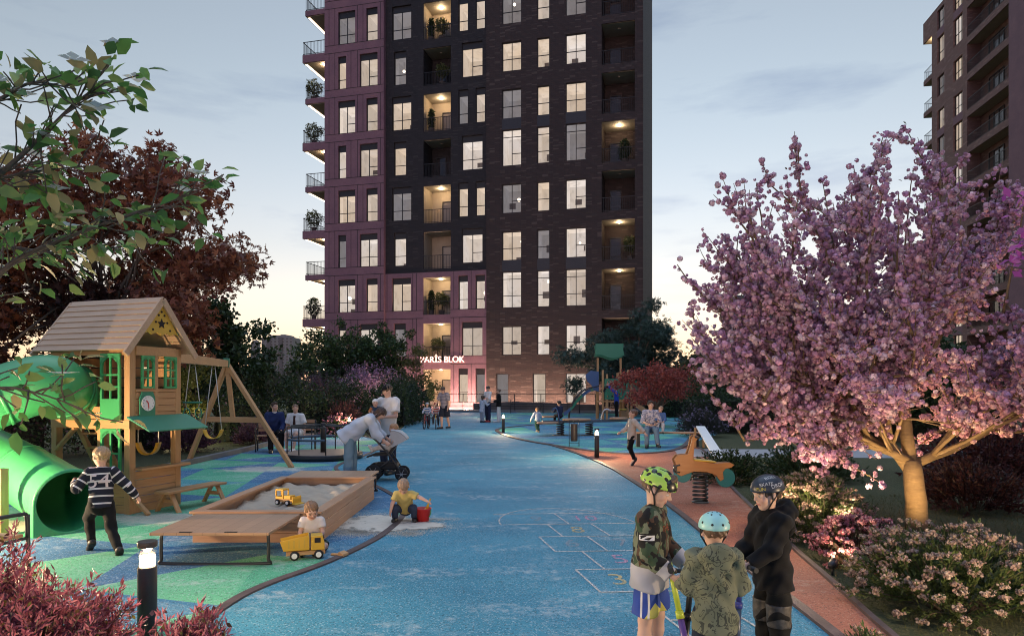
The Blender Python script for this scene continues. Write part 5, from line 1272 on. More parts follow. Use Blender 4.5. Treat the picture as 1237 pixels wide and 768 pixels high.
# ---- sandbox
SX0, SX1, SY0, SY1, SZ = -3.62, -2.14, 7.67, 10.72, .35
sb = thing('sandbox', 'long wooden sandbox with its two folding lids open', 'sandbox', ((SX0+SX1)/2, (SY0+SY1)/2, 0)); ox, oy = (SX0+SX1)/2, (SY0+SY1)/2; hx, hy = (SX1-SX0)/2, (SY1-SY0)/2
for nm, s_ in (('side_wall', -1), ('side_wall', 1)):
    b = MB()
    for k in range(3): b.bx(s_*(hx-.04)-.018-.002*(k % 2), s_*(hx-.04)+.018+.002*(k % 2), -hy+.05, hy-.05, .004+.108*k, .11+.108*k)
    b.build(nm, M_SBY, sb, bevel=.004)
for s_ in (-1, 1):
    b = MB()
    for k in range(3): b.bx(-hx+.02, hx-.02, s_*(hy-.04)-.018-.002*(k % 2), s_*(hy-.04)+.018+.002*(k % 2), .004+.108*k, .11+.108*k)
    b.build('end_wall', M_SBX, sb, bevel=.004)
for s_ in (-1, 1):
    b = MB(); b.bx(s_*(hx-.055)-.065, s_*(hx-.055)+.065, -hy+.115, hy-.115, .33, .358); b.build('rim', M_SBY, sb, bevel=.005)
    b = MB(); b.bx(-hx-.01, hx+.01, s_*(hy-.055)-.058, s_*(hy-.055)+.058, .33, .36); b.build('rim', M_SBX, sb, bevel=.005)
def sand_mat():
    t = NT('sand'); v = t.pos(); t.base(t.mix(t.noise(v, 6, 5), (.40, .31, .22), (.52, .42, .31))); t.set(Roughness=.95); t.bump(t.noise(v, 160, 2), .5, .01); return t.m
M_SAND = sand_mat()
gx, gy = 50, 90; xs = np.linspace(-hx+.06, hx-.06, gx); ys = np.linspace(-hy+.06, hy-.06, gy); X, Y = np.meshgrid(xs, ys, indexing='ij')
Zs = .235+.022*np.sin(X*9+np.sin(Y*5)*1.4)*np.sin(Y*7+X*3)+.014*np.sin(X*23+Y*11)+.012*np.sin(Y*31-X*17)+.02*np.sin(Y*2.2)
idx = np.arange(gx*gy).reshape(gx, gy); np_mesh('sand', np.c_[X.ravel(), Y.ravel(), Zs.ravel()], np.stack([idx[:-1, :-1].ravel(), idx[1:, :-1].ravel(), idx[1:, 1:].ravel(), idx[:-1, 1:].ravel()], 1), M_SAND, sb, True)
for x0, x1, y0, y1, yl in ((-3.52, -2.36, 6.62, 7.60, 6.72), (-3.58, -2.26, 10.80, 11.58, 11.48)):
    b = MB(); n_ = 9; w_ = (x1-x0)/n_
    b.bx(x0-ox, x1-ox, y0-oy, y1-oy, .315, .345); l_ = b.build('lid', M_LID, sb, bevel=.006)
    b = MB(); xa_, xb2 = x0-ox+.07, x1-ox-.04; q = smooth_curve([(xa_, yl-oy, .315), (xa_, yl-oy, .07), (xa_+.06, yl-oy, .02), (xb2-.06, yl-oy, .02), (xb2, yl-oy, .07), (xb2, yl-oy, .315)], 5); b.tube(q, .017, 8); b.build('tube_leg', M_BLACK, l_)
    b = MB()
    for f in (.3, .68): b.bx(x0-ox+(x1-x0)*f-.06, x0-ox+(x1-x0)*f+.06, (y0 if y0 < 8 else y1-.03)-oy-.003+.002, (y0 if y0 < 8 else y1-.03)-oy+.03, .345, .350)
    b.build('hand_slots', M_GROOVE, l_)
M_SANDP = mat('dry_sand', (.62, .56, .46), .95, var=.12, vscale=30, world=True)
def patch_mat():
    t = NT('sand_film'); v = t.pos(); t.base(t.mix(t.noise(v, 14, 4), (.52, .46, .37), (.68, .62, .52))); t.set(Roughness=.95)
    g = t.n('ShaderNodeAttribute', attribute_name='st').outputs['Fac']; a = t.math('ADD', g, t.math('MULTIPLY', t.math('SUBTRACT', t.noise(v, 4.5, 8, .72), .5), 2.6)); tr = t.n('ShaderNodeBsdfTransparent').outputs[0]
    t.L(t.n('ShaderNodeMixShader', {0: t.ramp(a, [(.46, 0.), (.66, .92)]), 1: tr, 2: t.p.outputs[0]}).outputs[0], t.out.inputs[0]); return t.m
M_FILM = patch_mat()
# spilled sand on the rubber
rs = np.random.default_rng(3); sp = MB()
def spill(c, rx, ry, n, seed):
    r = np.random.default_rng(seed); P = np.c_[c[0]+r.normal(size=n)*rx, c[1]+r.normal(size=n)*ry, np.full(n, .012)]; lv = Leaves(); a = r.normal(size=(n, 3)); a[:, 2] = 0; a /= np.linalg.norm(a, axis=1, keepdims=True); cN = np.tile([0, 0, 1.0], (n, 1)); V, F = diamonds(P, a, np.cross(cN, a), cN, r.uniform(.004, .02, n), r.uniform(.004, .016, n), 0)
    return V, F
Vs, Fs, off = [], [], 0
for c, rx, ry, n, sd_ in (((-1.75, 8.85), .26, .26, 15000, 1), ((-1.45, 8.55), .34, .16, 9000, 2), ((-1.85, 8.25), .18, .14, 4500, 3), ((-1.15, 9.05), .24, .06, 1300, 4), ((-4.5, 9.15), .5, .16, 4000, 5), ((-1.25, 8.15), .12, .08, 1500, 6), ((-5.0, 14.7), .5, .3, 1200, 8)):
    V, F = spill(c, rx, ry, n, sd_); Vs.append(V); Fs.append(F+off); off += len(V)
tag(np_mesh('spilled_sand', np.concatenate(Vs), np.concatenate(Fs), M_SANDP, None), 'pale sand scattered on the rubber beside the sandbox and the slide', 'sand', kind='stuff')
gx, gy = np.meshgrid(np.linspace(-2.6, -.7, 40), np.linspace(7.6, 9.7, 40), indexing='ij'); dd = np.minimum(((gx+1.72)/.62)**2+((gy-8.78)/.62)**2, ((gx+1.25)/.5)**2+((gy-8.6)/.28)**2)
idx = np.arange(1600).reshape(40, 40); tag(np_mesh('sand_film', np.c_[gx.ravel(), gy.ravel(), np.full(1600, .016)], np.stack([idx[:-1, :-1].ravel(), idx[1:, :-1].ravel(), idx[1:, 1:].ravel(), idx[:-1, 1:].ravel()], 1), M_FILM, None, attrs={'st': np.clip(1.15-dd.ravel()*.75, 0, 1.1)-.12}), 'thin film of trodden sand right of the sandbox, under the crouching toddler', 'sand', kind='stuff')
# ---- toys
def wheel_set(mb, pts, r, w):
    for x, y in pts: mb.lathe([(r*.6, -w/2), (r, -w/2+.004), (r, w/2-.004), (r*.6, w/2)], (x, y, r), 16, M=Matrix.Rotation(R(90), 3, 'X'))
def toy_truck(loc, rz):
    t = thing('toy_dump_truck', 'yellow wooden toy dump truck on the green rubber before the toddler', 'toy truck', loc, rz)
    b = MB(); b.bx(-.19, .19, -.065, .065, .045, .085); b.build('chassis', M_W, t, bevel=.004)
    b = MB(); pr = [(.05, .09), (.185, .09), (.185, .155), (.165, .235), (.05, .235)]; b.prism(pr, .15, Matrix.Translation((0, -.075, 0))); c = b.build('cab', M_YEL, t, bevel=.006, fixn=True)
    b = MB()
    for s_ in (-1, 1): b.bx(.085, .145, s_*.0752-.0015, s_*.0752+.0015, .165, .215)
    b.bx(.172, .178, -.05, .05, .17, .215); b.build('windows', M_GROOVE, c)
    b = MB()
    b.prism([(-.215, .10), (.035, .10), (.035, .24), (.02, .245), (-.25, .20)], .012, Matrix.Translation((0, -.085, 0))); b.prism([(-.215, .10), (.035, .10), (.035, .24), (.02, .245), (-.25, .20)], .012, Matrix.Translation((0, .073, 0)))
    b.bx(-.21, .03, -.072, .072, .095, .107); b.bx(.023, .035, -.072, .072, .107, .242); bd = b.build('tipper_bed', M_YEL, t, fixn=True, bevel=.003)
    b = MB()
    for k in range(4):
        for s_ in (-1, 1): b.bx(-.17+.05*k, -.157+.05*k, s_*.0865-.002, s_*.0865+.002, .125, .205)
    b.build('bed_grooves', M_YELP, bd)
    for x, y in ((.125, .075), (.125, -.075), (-.11, .075), (-.11, -.075)):
        b = MB(); wheel_set(b, [(x, y)], .046, .026); w_ = b.build('wheel', M_RUB, t)
        b = MB(); b.lathe([(.026, -.016), (.028, .016)], (x, y, .046), 14, M=Matrix.Rotation(R(90), 3, 'X')); b.build('hub', M_WHITE, w_)
    return t
toy_truck(Vector((-2.11, 6.98, .010)), R(18))
t = thing('toy_loader', 'yellow wooden toy front loader standing in the sandbox sand', 'toy loader', (-2.93, 8.85, .235), R(-22))
b = MB(); b.bx(-.13, .13, -.05, .05, .04, .08); b.build('chassis', M_W, t, bevel=.004)
b = MB(); b.bx(-.12, 0, -.06, .06, .08, .11); b.bx(-.12, 0, -.06, .06, .185, .205)
for x in (-.115, -.005):
    for y in (-.052, .052): b.bx(x-.008, x+.008, y-.008, y+.008, .11, .185)
b.bx(.003, .11, -.05, .05, .08, .125); b.build('cab', M_YEL, t, bevel=.004)
b = MB(); b.bx(.11, .17, -.052, -.042, .06, .08); b.bx(.11, .17, .042, .052, .06, .08); b.prism([(.165, .02), (.235, .02), (.235, .03), (.18, .035), (.175, .12), (.165, .12)], .17, Matrix.Translation((0, -.085, 0))); b.build('bucket', M_YEL, t, fixn=True, bevel=.003)
for x in (.075, -.085):
    for y in (.062, -.062):
        b = MB(); wheel_set(b, [(x, y)], .036, .024); w_ = b.build('wheel', M_RUB, t); b = MB(); b.lathe([(.02, -.015), (.021, .015)], (x, y, .036), 12, M=Matrix.Rotation(R(90), 3, 'X')); b.build('hub', M_WHITE, w_)
bk = G(511, 630); t = thing('toy_bucket', 'small red sand bucket with green handle beside the crouching toddler', 'bucket', (bk.x, bk.y, .010))
b = MB(); b.lathe([(.075, 0), (.105, .16), (.112, .163), (.112, .172), (.10, .172), (.072, .01)], n=22, caps=True); b.build('pail', M_RED, t)
b = MB(); b.tube([(.112*math.cos(a), -.02+.06*math.sin(a)-.05, .155-.14*math.sin(a)) for a in [math.pi*i/14 for i in range(15)]], .006, 6); b.build('handle', M_GREEN, t)
t = thing('toy_scoop', 'yellow toy sand scoop standing in the red bucket', 'toy scoop', (bk.x+.02, bk.y, .13), R(20))
b = MB(); b.tube([(.02, 0, 0), (.05, 0, .10), (.08, 0, .17)], [.03, .012, .010], 8); b.ball((.015, 0, .0), (.03, .035, .05), 10); b.build('scoop', M_YEL, t)
b = MB(); b.beam((0, 0, .012), (.11, .03, .012), .035, .018); b.prism([(.09, .004), (.17, .004), (.17, .03), (.11, .05)], .09, Matrix.Translation((0, -.02, 0)))
t = b.build('toy_shovel', M_W, None, bevel=.004, fixn=True); t.location = (-1.88, 7.10, .010); t.rotation_euler = (0, 0, R(-25)); tag(t, 'wooden toy shovel lying right of the yellow toy dump truck', 'toy shovel')
# ---- merry-go-round
MG = Vector((-4.67, 16.9, 0)); t = thing('merry_go_round', 'round wooden merry-go-round with black rails before the hedge', 'merry-go-round', MG)
b = MB(); b.lathe([(.90, .01), (.955, .03), (.955, .14), (.94, .15)], n=48); b.build('base', M_BLACK, t)
b = MB(); b.lathe([(.935, .151), (.935, .156)], n=48); b.build('deck', wood('deck_wood', (.26, .17, .12), (.36, .25, .18), 0, .6, 1, plank=(1, .11, .03)), t)
b = MB(); b.lathe([(.07, .156), (.07, .86), (.065, .87)], n=16); b.build('centre_post', M_BLACK, t)
for k in range(3):
    a0 = R(120*k+205); pts = [(.86*math.cos(a0+R(4)*i), .86*math.sin(a0+R(4)*i)) for i in range(0, 22)]
    b = MB(); b.tube([(0, 0, .80)]+[(x, y, .80) for x, y in pts]+[(0, 0, .80)], .017, 8); b.build('handrail', M_BLACK, t)
    for i in (0, 10, 21): b = MB(); b.tube([(*pts[i], .156), (*pts[i], .80)], .015, 8); b.build('upright', M_BLACK, t)
    b = MB(); b.tube([(x*.97, y*.97, .50) for x, y in pts], .03, 8); b.build('seat_rail', mat('slate_blue', (.06, .09, .13), .5), t)
# ---- park benches
def park_bench(label, loc, rz, w=1.25, back=True):
    t = thing('park_bench', label, 'bench', loc, rz)
    b = MB()
    for k in range(4): b.bx(-w/2, w/2, -.20+.105*k, -.11+.105*k, .42, .45)
    b.build('seat', M_SBX, t, bevel=.004)
    b = MB()
    for k in range(3 if back else 0): b.bx(-w/2, w/2, .22+.03*k, .24+.03*k, .54+.11*k, .63+.11*k)
    if back: b.build('backrest', M_SBX, t, bevel=.004)
    for x in (-w/2-.02, w/2+.02):
        b = MB(); b.tube(smooth_curve([(x, -.22, 0), (x, -.22, .58), (x, -.16, .63), (x, .16, .63), (x, .22, .60), ((x, .30, .85) if back else (x, .23, .42))], 4), .018, 8); b.tube([(x, .24, 0), (x, .23, .62)], .018, 8); b.tube([(x, -.22, .41), (x, .23, .41)], .015, 8); b.build('armrest', M_BLACK, t)
    return t
BC = G(344, 545); park_bench('park bench with black arms before the hedge, under the seated couple', (BC.x, BC.y+.12, 0), R(14), 1.5)
park_bench('park bench with a black tube arm cut by the left edge, behind the purple shrub', (-4.98, 6.0, 0), R(-12), 1.2, False)
# ---- spring motorbike
SP = G(846, 607); S_ = 79.0
t = thing('spring_rider', 'wooden motorbike rider with teal wheels on a black coil spring, on the red rubber', 'spring rider', SP, R(4))
cx = lambda x, y: ((x/5.908+780-846)/S_, (607-(y/5.908+490))/S_)
body = [cx(*p) for p in ((190, 380), (215, 348), (290, 342), (310, 285), (322, 225), (340, 208), (360, 215), (356, 240), (338, 262), (328, 385), (480, 408), (592, 403), (626, 420), (600, 442), (560, 447), (541, 472), (548, 520), (524, 535), (492, 492), (450, 478), (425, 470), (330, 466), (240, 497), (214, 482), (210, 430))]
for y in (-.075, .035): b = MB(); b.prism(body, .04, Matrix.Translation((0, y, 0))); b.build('body_panel', wood('orange_wood', (.36, .15, .05), (.46, .22, .08), 0, .45, 1), t, fixn=True, bevel=.006)
for (x, y, r) in ((572, 515, .145), (262, 482, .135)): q = cx(x, y); b = MB(); b.lathe([(r, -.028), (r, .028)], (q[0], 0, q[1]), 28, M=Matrix.Rotation(R(90), 3, 'X')); b.build('wheel', M_TEAL, t, bevel=.008)
q0, q1 = cx(330, 388), cx(485, 402); b = MB(); b.prism([q0, q1, (q1[0], q1[1]+.02), (q0[0], q0[1]+.025)], .26, Matrix.Translation((0, -.13, 0))); b.build('seat', M_YELP, t, fixn=True, bevel=.008)
h = cx(345, 222); b = MB(); b.tube([(h[0], -.20, h[1]), (h[0], .20, h[1])], .018, 8); b.build('handlebar', M_BLACK, t)
h = cx(215, 440); b = MB(); b.tube(smooth_curve([(h[0]+.03, -.09, h[1]+.05), (h[0]-.05, -.09, h[1]+.02), (h[0]-.05, -.09, h[1]-.05), (h[0]+.03, -.09, h[1]-.06)], 4), .014, 6); b.bx(h[0]-.03, h[0]+.01, -.06, .06, h[1]-.08, h[1]+.03); b.build('headlamp', M_BLACK, t)
b = MB(); b.tube([(.105*math.cos(a), .105*math.sin(a), .03+.42*a/(2*math.pi*7)) for a in [2*math.pi*i/20 for i in range(141)]], .017, 8); b.build('coil_spring', M_BLACK, t)
b = MB(); b.lathe([(.13, .0), (.13, .02)], n=20); b.bx(-.14, .14, -.07, .07, .44, .47); b.build('mount_plates', M_BLACK, t)
# ---- white sloping board and plank seat on the right
wt0, wt1 = G(846, 541), G(876, 566)
t = thing('white_ramp', 'white sloping ramp board behind the spring motorbike', 'ramp', wt0); d = wt1-wt0
b = MB(); b.beam((0, 0, .62), (d.x*.9, d.y*.9, .10), .25, .04); b.build('board', M_WHITE, t, bevel=.006)
b = MB(); b.beam((-.12, .1, 0), (-.12, .1, .58), .05, .05, up=(0, 1, 0)); b.beam((.12, .1, 0), (.12, .1, .58), .05, .05, up=(0, 1, 0)); b.build('supports', M_WZ, t)
PB = G(800, 540); t = thing('plank_seat', 'long plain wooden plank seat under the seated father and child', 'bench', (PB.x, PB.y+.05, 0), R(-3))
b = MB(); b.bx(-.85, 1.15, -.14, .16, .40, .45); b.build('seat', M_SBX, t, bevel=.008)
for x in (-.7, 1.0): b = MB(); b.bx(x-.05, x+.05, -.1, .12, 0, .40); b.build('leg', M_BLACK, t)
# ---- play tower
PT = G(738, 506); t = thing('play_tower', 'wooden play tower with wavy green roof, blue crests and two slides', 'play tower', PT)
pxm = lambda px: (px-738)/(FPX/PT.y); pzm = lambda py: EYE-(py-HZ)/(FPX/PT.y)
for px_, top, y in ((723.5, 432, .5), (751.5, 432, .5), (727, 447, -.45), (731.5, 452, -.55), (757, 447, -.45), (760.5, 452, -.55), (721, 470, 0), (753, 470, .0)):
    b = MB(); b.bx(pxm(px_)-.055, pxm(px_)+.055, y-.055, y+.055, 0, pzm(top)); b.build('post', M_WZ, t, bevel=.01)
b = MB(); wv = [(pxm(719)+i*(pxm(754)-pxm(719))/12, pzm(432)+.10*math.sin(i/12*2*math.pi+.9)-.02) for i in range(13)]
b.prism(wv+[(pxm(752.5), pzm(424)), (pxm(753), pzm(417)), (pxm(719), pzm(417)), (pxm(720), pzm(424))], .05, Matrix.Translation((0, .42, 0))); b.build('roof_panel', M_TEALG, t, fixn=True, bevel=.01)
b = MB(); b.prism([(p[0], p[1]+.0) for p in wv]+[(pxm(752.5), pzm(424)), (pxm(753), pzm(417)), (pxm(719), pzm(417)), (pxm(720), pzm(424))], .05, Matrix.Translation((0, -.1, .08))); b.build('roof_panel', M_TEALG, t, fixn=True, bevel=.01)
b = MB(); x0, x1, z0_, z1_ = pxm(728.5), pxm(758), pzm(482), pzm(457.5); hs_ = []
for k in range(5): xx = x0+.18+k*.24; hs_ += [(xx-.03, xx+.03, z1_-.55, z1_-.12), (xx-.04, xx+.04, z0_+.12, z0_+.22)]
holed_wall(b, x0, x1, z0_, z1_, hs_, -.62, .03); b.m = 0
b.poly([(x0, -.59, z0_), (x0, -.59, z1_), (x1, -.59, z1_), (x1, -.59, z0_)]) if False else None
b.build('front_panel', M_TEALG, t)
b = MB(); b.prism([(x1+.03, z1_-.02), (x1+.35, z1_-.1), (x1+.85, z1_-.50), (x1+.55, z1_-.62), (x1+.03, z1_-.75)], .05, Matrix.Translation((0, -.6, 0))); b.build('side_fin', M_TEALG, t, fixn=True, bevel=.01)
b = MB(); b.prism([(pxm(722), pzm(449)), (pxm(712), pzm(448)), (pxm(706), pzm(453)), (pxm(708), pzm(460)), (pxm(714), pzm(466)), (pxm(715), pzm(471)), (pxm(722), pzm(473))], .06, Matrix.Translation((0, -.5, 0))); b.build('blue_crest', M_BLUEP, t, fixn=True, bevel=.01)
b = MB(); b.bx(pxm(721), pxm(760), -.5, .5, pzm(484)-.06, pzm(484)); b.bx(pxm(746), pxm(751), .38, .42, pzm(462), pzm(450)); b.build('deck', M_W, t)
b = MB(); cc = smooth_curve([(pxm(722), -.2, pzm(471)), (pxm(710), -.2, pzm(474)), (pxm(698), -.25, pzm(484)), (pxm(690), -.3, pzm(494)), (pxm(680), -.3, pzm(502)), (pxm(675), -.3, .12)], 5)
for i in range(len(cc)-1):
    b.m = 1 if (i//4) % 3 == 1 else 0
    for y0, y1, zz in ((-.26, .26, 0), (-.28, -.25, .12), (.25, .28, .12)): a_, c_ = cc[i], cc[i+1]; b.add([a_+Vector((0, y0, 0)), a_+Vector((0, y1, 0)), c_+Vector((0, y1, 0)), c_+Vector((0, y0, 0)), a_+Vector((0, y0, .04+zz)), a_+Vector((0, y1, .04+zz)), c_+Vector((0, y1, .04+zz)), c_+Vector((0, y0, .04+zz))], [[3, 2, 1, 0], [4, 5, 6, 7], [0, 1, 5, 4], [2, 3, 7, 6], [1, 2, 6, 5], [3, 0, 4, 7]])
b.build('climbing_slide', [M_TEALG, M_BLUEP], t, fixn=True)
for y in (-.55, .02): b = MB(); b.tube(smooth_curve([(pxm(722), y, pzm(466)), (pxm(705), y, pzm(471)), (pxm(694), y, pzm(482)), (pxm(688), y, pzm(495)), (pxm(687), y, 0)], 5), .03, 8); b.build('slide_rail', M_BLACK, t)
b = MB(); a_, c_ = Vector((pxm(759), -.3, pzm(484))), Vector((pxm(782), -.9, .15)); b.beam(a_, c_, .5, .05); b.build('blue_slide', M_BLUEP, t)
for dy in (-.30, .26): b = MB(); b.beam(a_+Vector((0, dy, .06)), c_+Vector((0, dy, .06)), .05, .26, up=(0, 0, 1)); b.build('slide_side', M_W if dy < 0 else M_BLUEP, t)
b = MB(); b.prism([(pxm(746), .1), (pxm(757), .1), (pxm(757), pzm(496)), (pxm(746), pzm(496))], .04, Matrix.Translation((0, -.52, 0))); b.m = 1; b.lathe([(.2, .52), (.2, .6)], (pxm(750), -.7, 0), 12); b.m = 0; b.bx(pxm(748), pxm(752), -.75, -.65, 0, .52); b.build('lower_panel', [M_W, M_YELP], t, fixn=True)
# ---- spring seesaw with round seats, and the drum on its stand
ss = G(690, 526); t = thing('spring_seesaw', 'long spring-mounted seesaw with round wooden seats in the round play zone', 'seesaw', ss); k_ = ss.y/FPX
sx = lambda px: (px-690)*k_
b = MB(); b.beam((sx(655), 0, .50), (sx(792), 1.2, .52), .16, .10); b.build('beam', mat('slate_beam', (.08, .10, .13), .5), t, bevel=.02)
for px_, r, y, z in ((697, .52, .1, .575), (664, .26, .55, .66), (661, .40, -.25, .47), (750, .34, .5, .60)):
    b = MB(); b.lathe([(r, z-.02), (r, z+.03), (r-.02, z+.04)], (sx(px_), y, 0), 28); b.build('round_seat', M_SBX, t)
for px_ in (677, 712):
    b = MB(); b.tube([(sx(px_)+.13*math.cos(a), .05+.13*math.sin(a), .04+.42*a/(2*math.pi*5)) for a in [2*math.pi*i/14 for i in range(71)]], .025, 6); b.lathe([(.30, .0), (.30, .02)], (sx(px_), .05, 0), 20); b.build('coil_spring', M_BLACK, t)
b = MB(); b.tube(smooth_curve([(sx(676), .0, .52), (sx(673), 0, .95), (sx(669), 0, 1.0), (sx(667), 0, .9)], 4), .02, 6); b.build('grip_hoop', M_BLUEP, t)
b = MB(); b.tube(smooth_curve([(sx(728), .4, .52), (sx(730), .4, .85), (sx(735), .4, .95), (sx(740), .4, .88)], 4), .03, 6); b.build('grip_hoop', M_STEEL, t)
ds = G(693.5, 539.5); t = thing('drum_stand', 'dark hanging drum on a thin black frame at the edge of the red rubber', 'play drum', ds); k_ = ds.y/FPX
b = MB()
for x in (-.145, .145): b.tube([(x, 0, 0), (x, 0, .78)], .012, 6)
b.tube([(-.145, 0, .78), (.145, 0, .78)], .012, 6); b.tube([(-.145, 0, .12), (.145, 0, .12)], .010, 6); b.build('frame', M_BLACK, t)
b = MB(); b.lathe([(.10, .17), (.105, .19), (.105, .66), (.10, .68)], n=20); b.build('drum', mat('dark_brown_drum', (.035, .025, .022), .5), t)
b = MB(); b.tube([(0, 0, .68), (0, 0, .78)], .01, 6); b.build('hanger', M_BLACK, t)
# ---- thin posts with a rail at the far edge of the zones
rl_ = thing('low_rail', 'low black rail on thin posts between the far play zone and the brick wall', 'railing', G(617, 499))
o_ = Vector(rl_.location)
for px_ in (617, 656, 700): q = G(px_, 499)-o_; b = MB(); b.tube([(q.x, 0, 0), (q.x, 0, .95)], .03, 6); b.build('post', M_RAIL, rl_)
b = MB(); b.tube([(0, 0, .62), ((G(700, 499)-o_).x, 0, .62)], .02, 6); b.build('rail', M_RAIL, rl_)
# ------------------------------------------------------------------ people: one continuous body each, grown from a posed skeleton
def rc(a, b, ra, rb, k=.02, flat=None, clips=(), op='u', g=0):
    return dict(t='rc', a=np.array(a, float), b=np.array(b, float), ra=ra, rb=rb, k=k, flat=flat, clips=clips, op=op, g=g)
def el(c, r, ax=None, k=.02, clips=(), op='u', g=0):
    return dict(t='el', c=np.array(c, float), r=np.array(r, float), ax=np.eye(3) if ax is None else np.array(ax, float), k=k, clips=clips, op=op, g=g)
def pdist(p, P):
    if p['t'] == 'rc':
        a, b = p['a'], p['b']; q = P-a; d = b-a; L2 = max(d@d, 1e-9); t = np.clip((q@d)/L2, 0, 1); v = q-t[..., None]*d
        if p['flat'] is not None: ax, f = p['flat']; v = v+((v@ax)*(f-1))[..., None]*ax
        D = np.sqrt((v*v).sum(-1))-(p['ra']+(p['rb']-p['ra'])*t)
    else:
        q = (P-p['c'])@p['ax'].T; k0 = np.sqrt(((q/p['r'])**2).sum(-1)); k1 = np.sqrt(((q/p['r']**2)**2).sum(-1))+1e-9; D = k0*(k0-1)/k1
    for pt, n in p['clips']: D = np.maximum(D, (P-pt)@n)
    return D
def pbox(p):
    if p['t'] == 'rc': r = max(p['ra'], p['rb']); return np.minimum(p['a'], p['b'])-r, np.maximum(p['a'], p['b'])+r
    r = p['r'].max(); return p['c']-r, p['c']+r
def sdf_mesh(prims, res):
    lo = np.min([pbox(p)[0] for p in prims if p['op'] == 'u'], 0)-3*res; hi = np.max([pbox(p)[1] for p in prims if p['op'] == 'u'], 0)+3*res
    n = np.ceil((hi-lo)/res).astype(int)+1; F = np.full(n, .25, np.float32)
    for p in prims:
        k = max(p['k'], 1e-4); m = k+2.5*res; a, b = pbox(p)
        i0 = np.clip(((a-m-lo)/res).astype(int), 0, n-1); i1 = np.clip(((b+m-lo)/res).astype(int)+2, 1, n)
        if (i1 <= i0).any(): continue
        s = tuple(slice(x, y) for x, y in zip(i0, i1)); g = np.meshgrid(*[lo[j]+res*np.arange(i0[j], i1[j]) for j in range(3)], indexing='ij'); P = np.stack(g, -1)
        d = pdist(p, P); f = F[s]
        if p['op'] == 'u': h = np.maximum(k-np.abs(f-d), 0)/k; F[s] = np.minimum(f, d)-h*h*k*.25
        else: h = np.maximum(k-np.abs(f+d), 0)/k; F[s] = np.maximum(f, -d)+h*h*k*.25
    ins = F < 0
    c = [ins[i:n[0]-1+i, j:n[1]-1+j, l:n[2]-1+l] for i in (0, 1) for j in (0, 1) for l in (0, 1)]
    act = np.zeros(c[0].shape, bool); al = np.ones(c[0].shape, bool)
    for x in c: act |= x; al &= x
    act &= ~al; ijk = np.argwhere(act); vid = np.full(act.shape, -1, np.int64); vid[act] = np.arange(len(ijk))
    S = np.zeros((len(ijk), 3)); C = np.zeros(len(ijk)); co = [(i, j, l) for i in (0, 1) for j in (0, 1) for l in (0, 1)]
    val = {o: F[ijk[:, 0]+o[0], ijk[:, 1]+o[1], ijk[:, 2]+o[2]] for o in co}
    for a in co:
        for ax in range(3):
            if a[ax]: continue
            b = list(a); b[ax] = 1; b = tuple(b); fa, fb = val[a], val[b]; m = (fa < 0) != (fb < 0); t = np.where(m, fa/(fa-fb+1e-12), 0)
            pt = np.tile(np.array(a, float), (len(ijk), 1)); pt[:, ax] += t; S[m] += pt[m]; C[m] += 1
    V = lo+res*(ijk+S/np.maximum(C, 1)[:, None]); quads = []
    for ax in range(3):
        u, v = (ax+1) % 3, (ax+2) % 3; sl0 = [slice(None)]*3; sl1 = [slice(None)]*3; sl0[ax] = slice(0, n[ax]-1); sl1[ax] = slice(1, n[ax])
        A, B = ins[tuple(sl0)], ins[tuple(sl1)]; e = np.argwhere(A != B); e = e[(e[:, u] > 0) & (e[:, v] > 0) & (e[:, u] < n[u]-1) & (e[:, v] < n[v]-1)]; fl = A[e[:, 0], e[:, 1], e[:, 2]]
        def vd(du, dv): q = e.copy(); q[:, u] -= du; q[:, v] -= dv; return vid[q[:, 0], q[:, 1], q[:, 2]]
        Q = np.stack([vd(1, 1), vd(0, 1), vd(0, 0), vd(1, 0)], 1); Q[~fl] = Q[~fl][:, ::-1]; quads.append(Q)
    Q = np.concatenate(quads); return V, Q[(Q >= 0).all(1)]
def relax(V, F, it=1):
    E = np.concatenate([F[:, [0, 1]], F[:, [1, 2]], F[:, [2, 3]], F[:, [3, 0]]])
    for _ in range(it):
        S = np.zeros_like(V); C = np.zeros(len(V)); np.add.at(S, E[:, 0], V[E[:, 1]]); np.add.at(C, E[:, 0], 1); V = V*.5+.5*S/np.maximum(C, 1)[:, None]
    return V
def vnorm(V, F):
    n = np.cross(V[F[:, 2]]-V[F[:, 0]], V[F[:, 3]]-V[F[:, 1]]); N = np.zeros_like(V)
    for j in range(4): np.add.at(N, F[:, j], n)
    return N/(np.linalg.norm(N, axis=1, keepdims=True)+1e-9)
def skin_mat():
    t = NT('skin'); a = t.n('ShaderNodeAttribute', attribute_name='col').outputs['Color']; t.base(a); t.set(Roughness=.55); t.p.inputs['Specular IOR Level'].default_value = .35
    t.p.inputs['Subsurface Weight'].default_value = .12; t.p.inputs['Subsurface Radius'].default_value = (.012, .005, .003); t.p.inputs['Subsurface Scale'].default_value = 1.0; return t.m
M_SKIN = skin_mat()
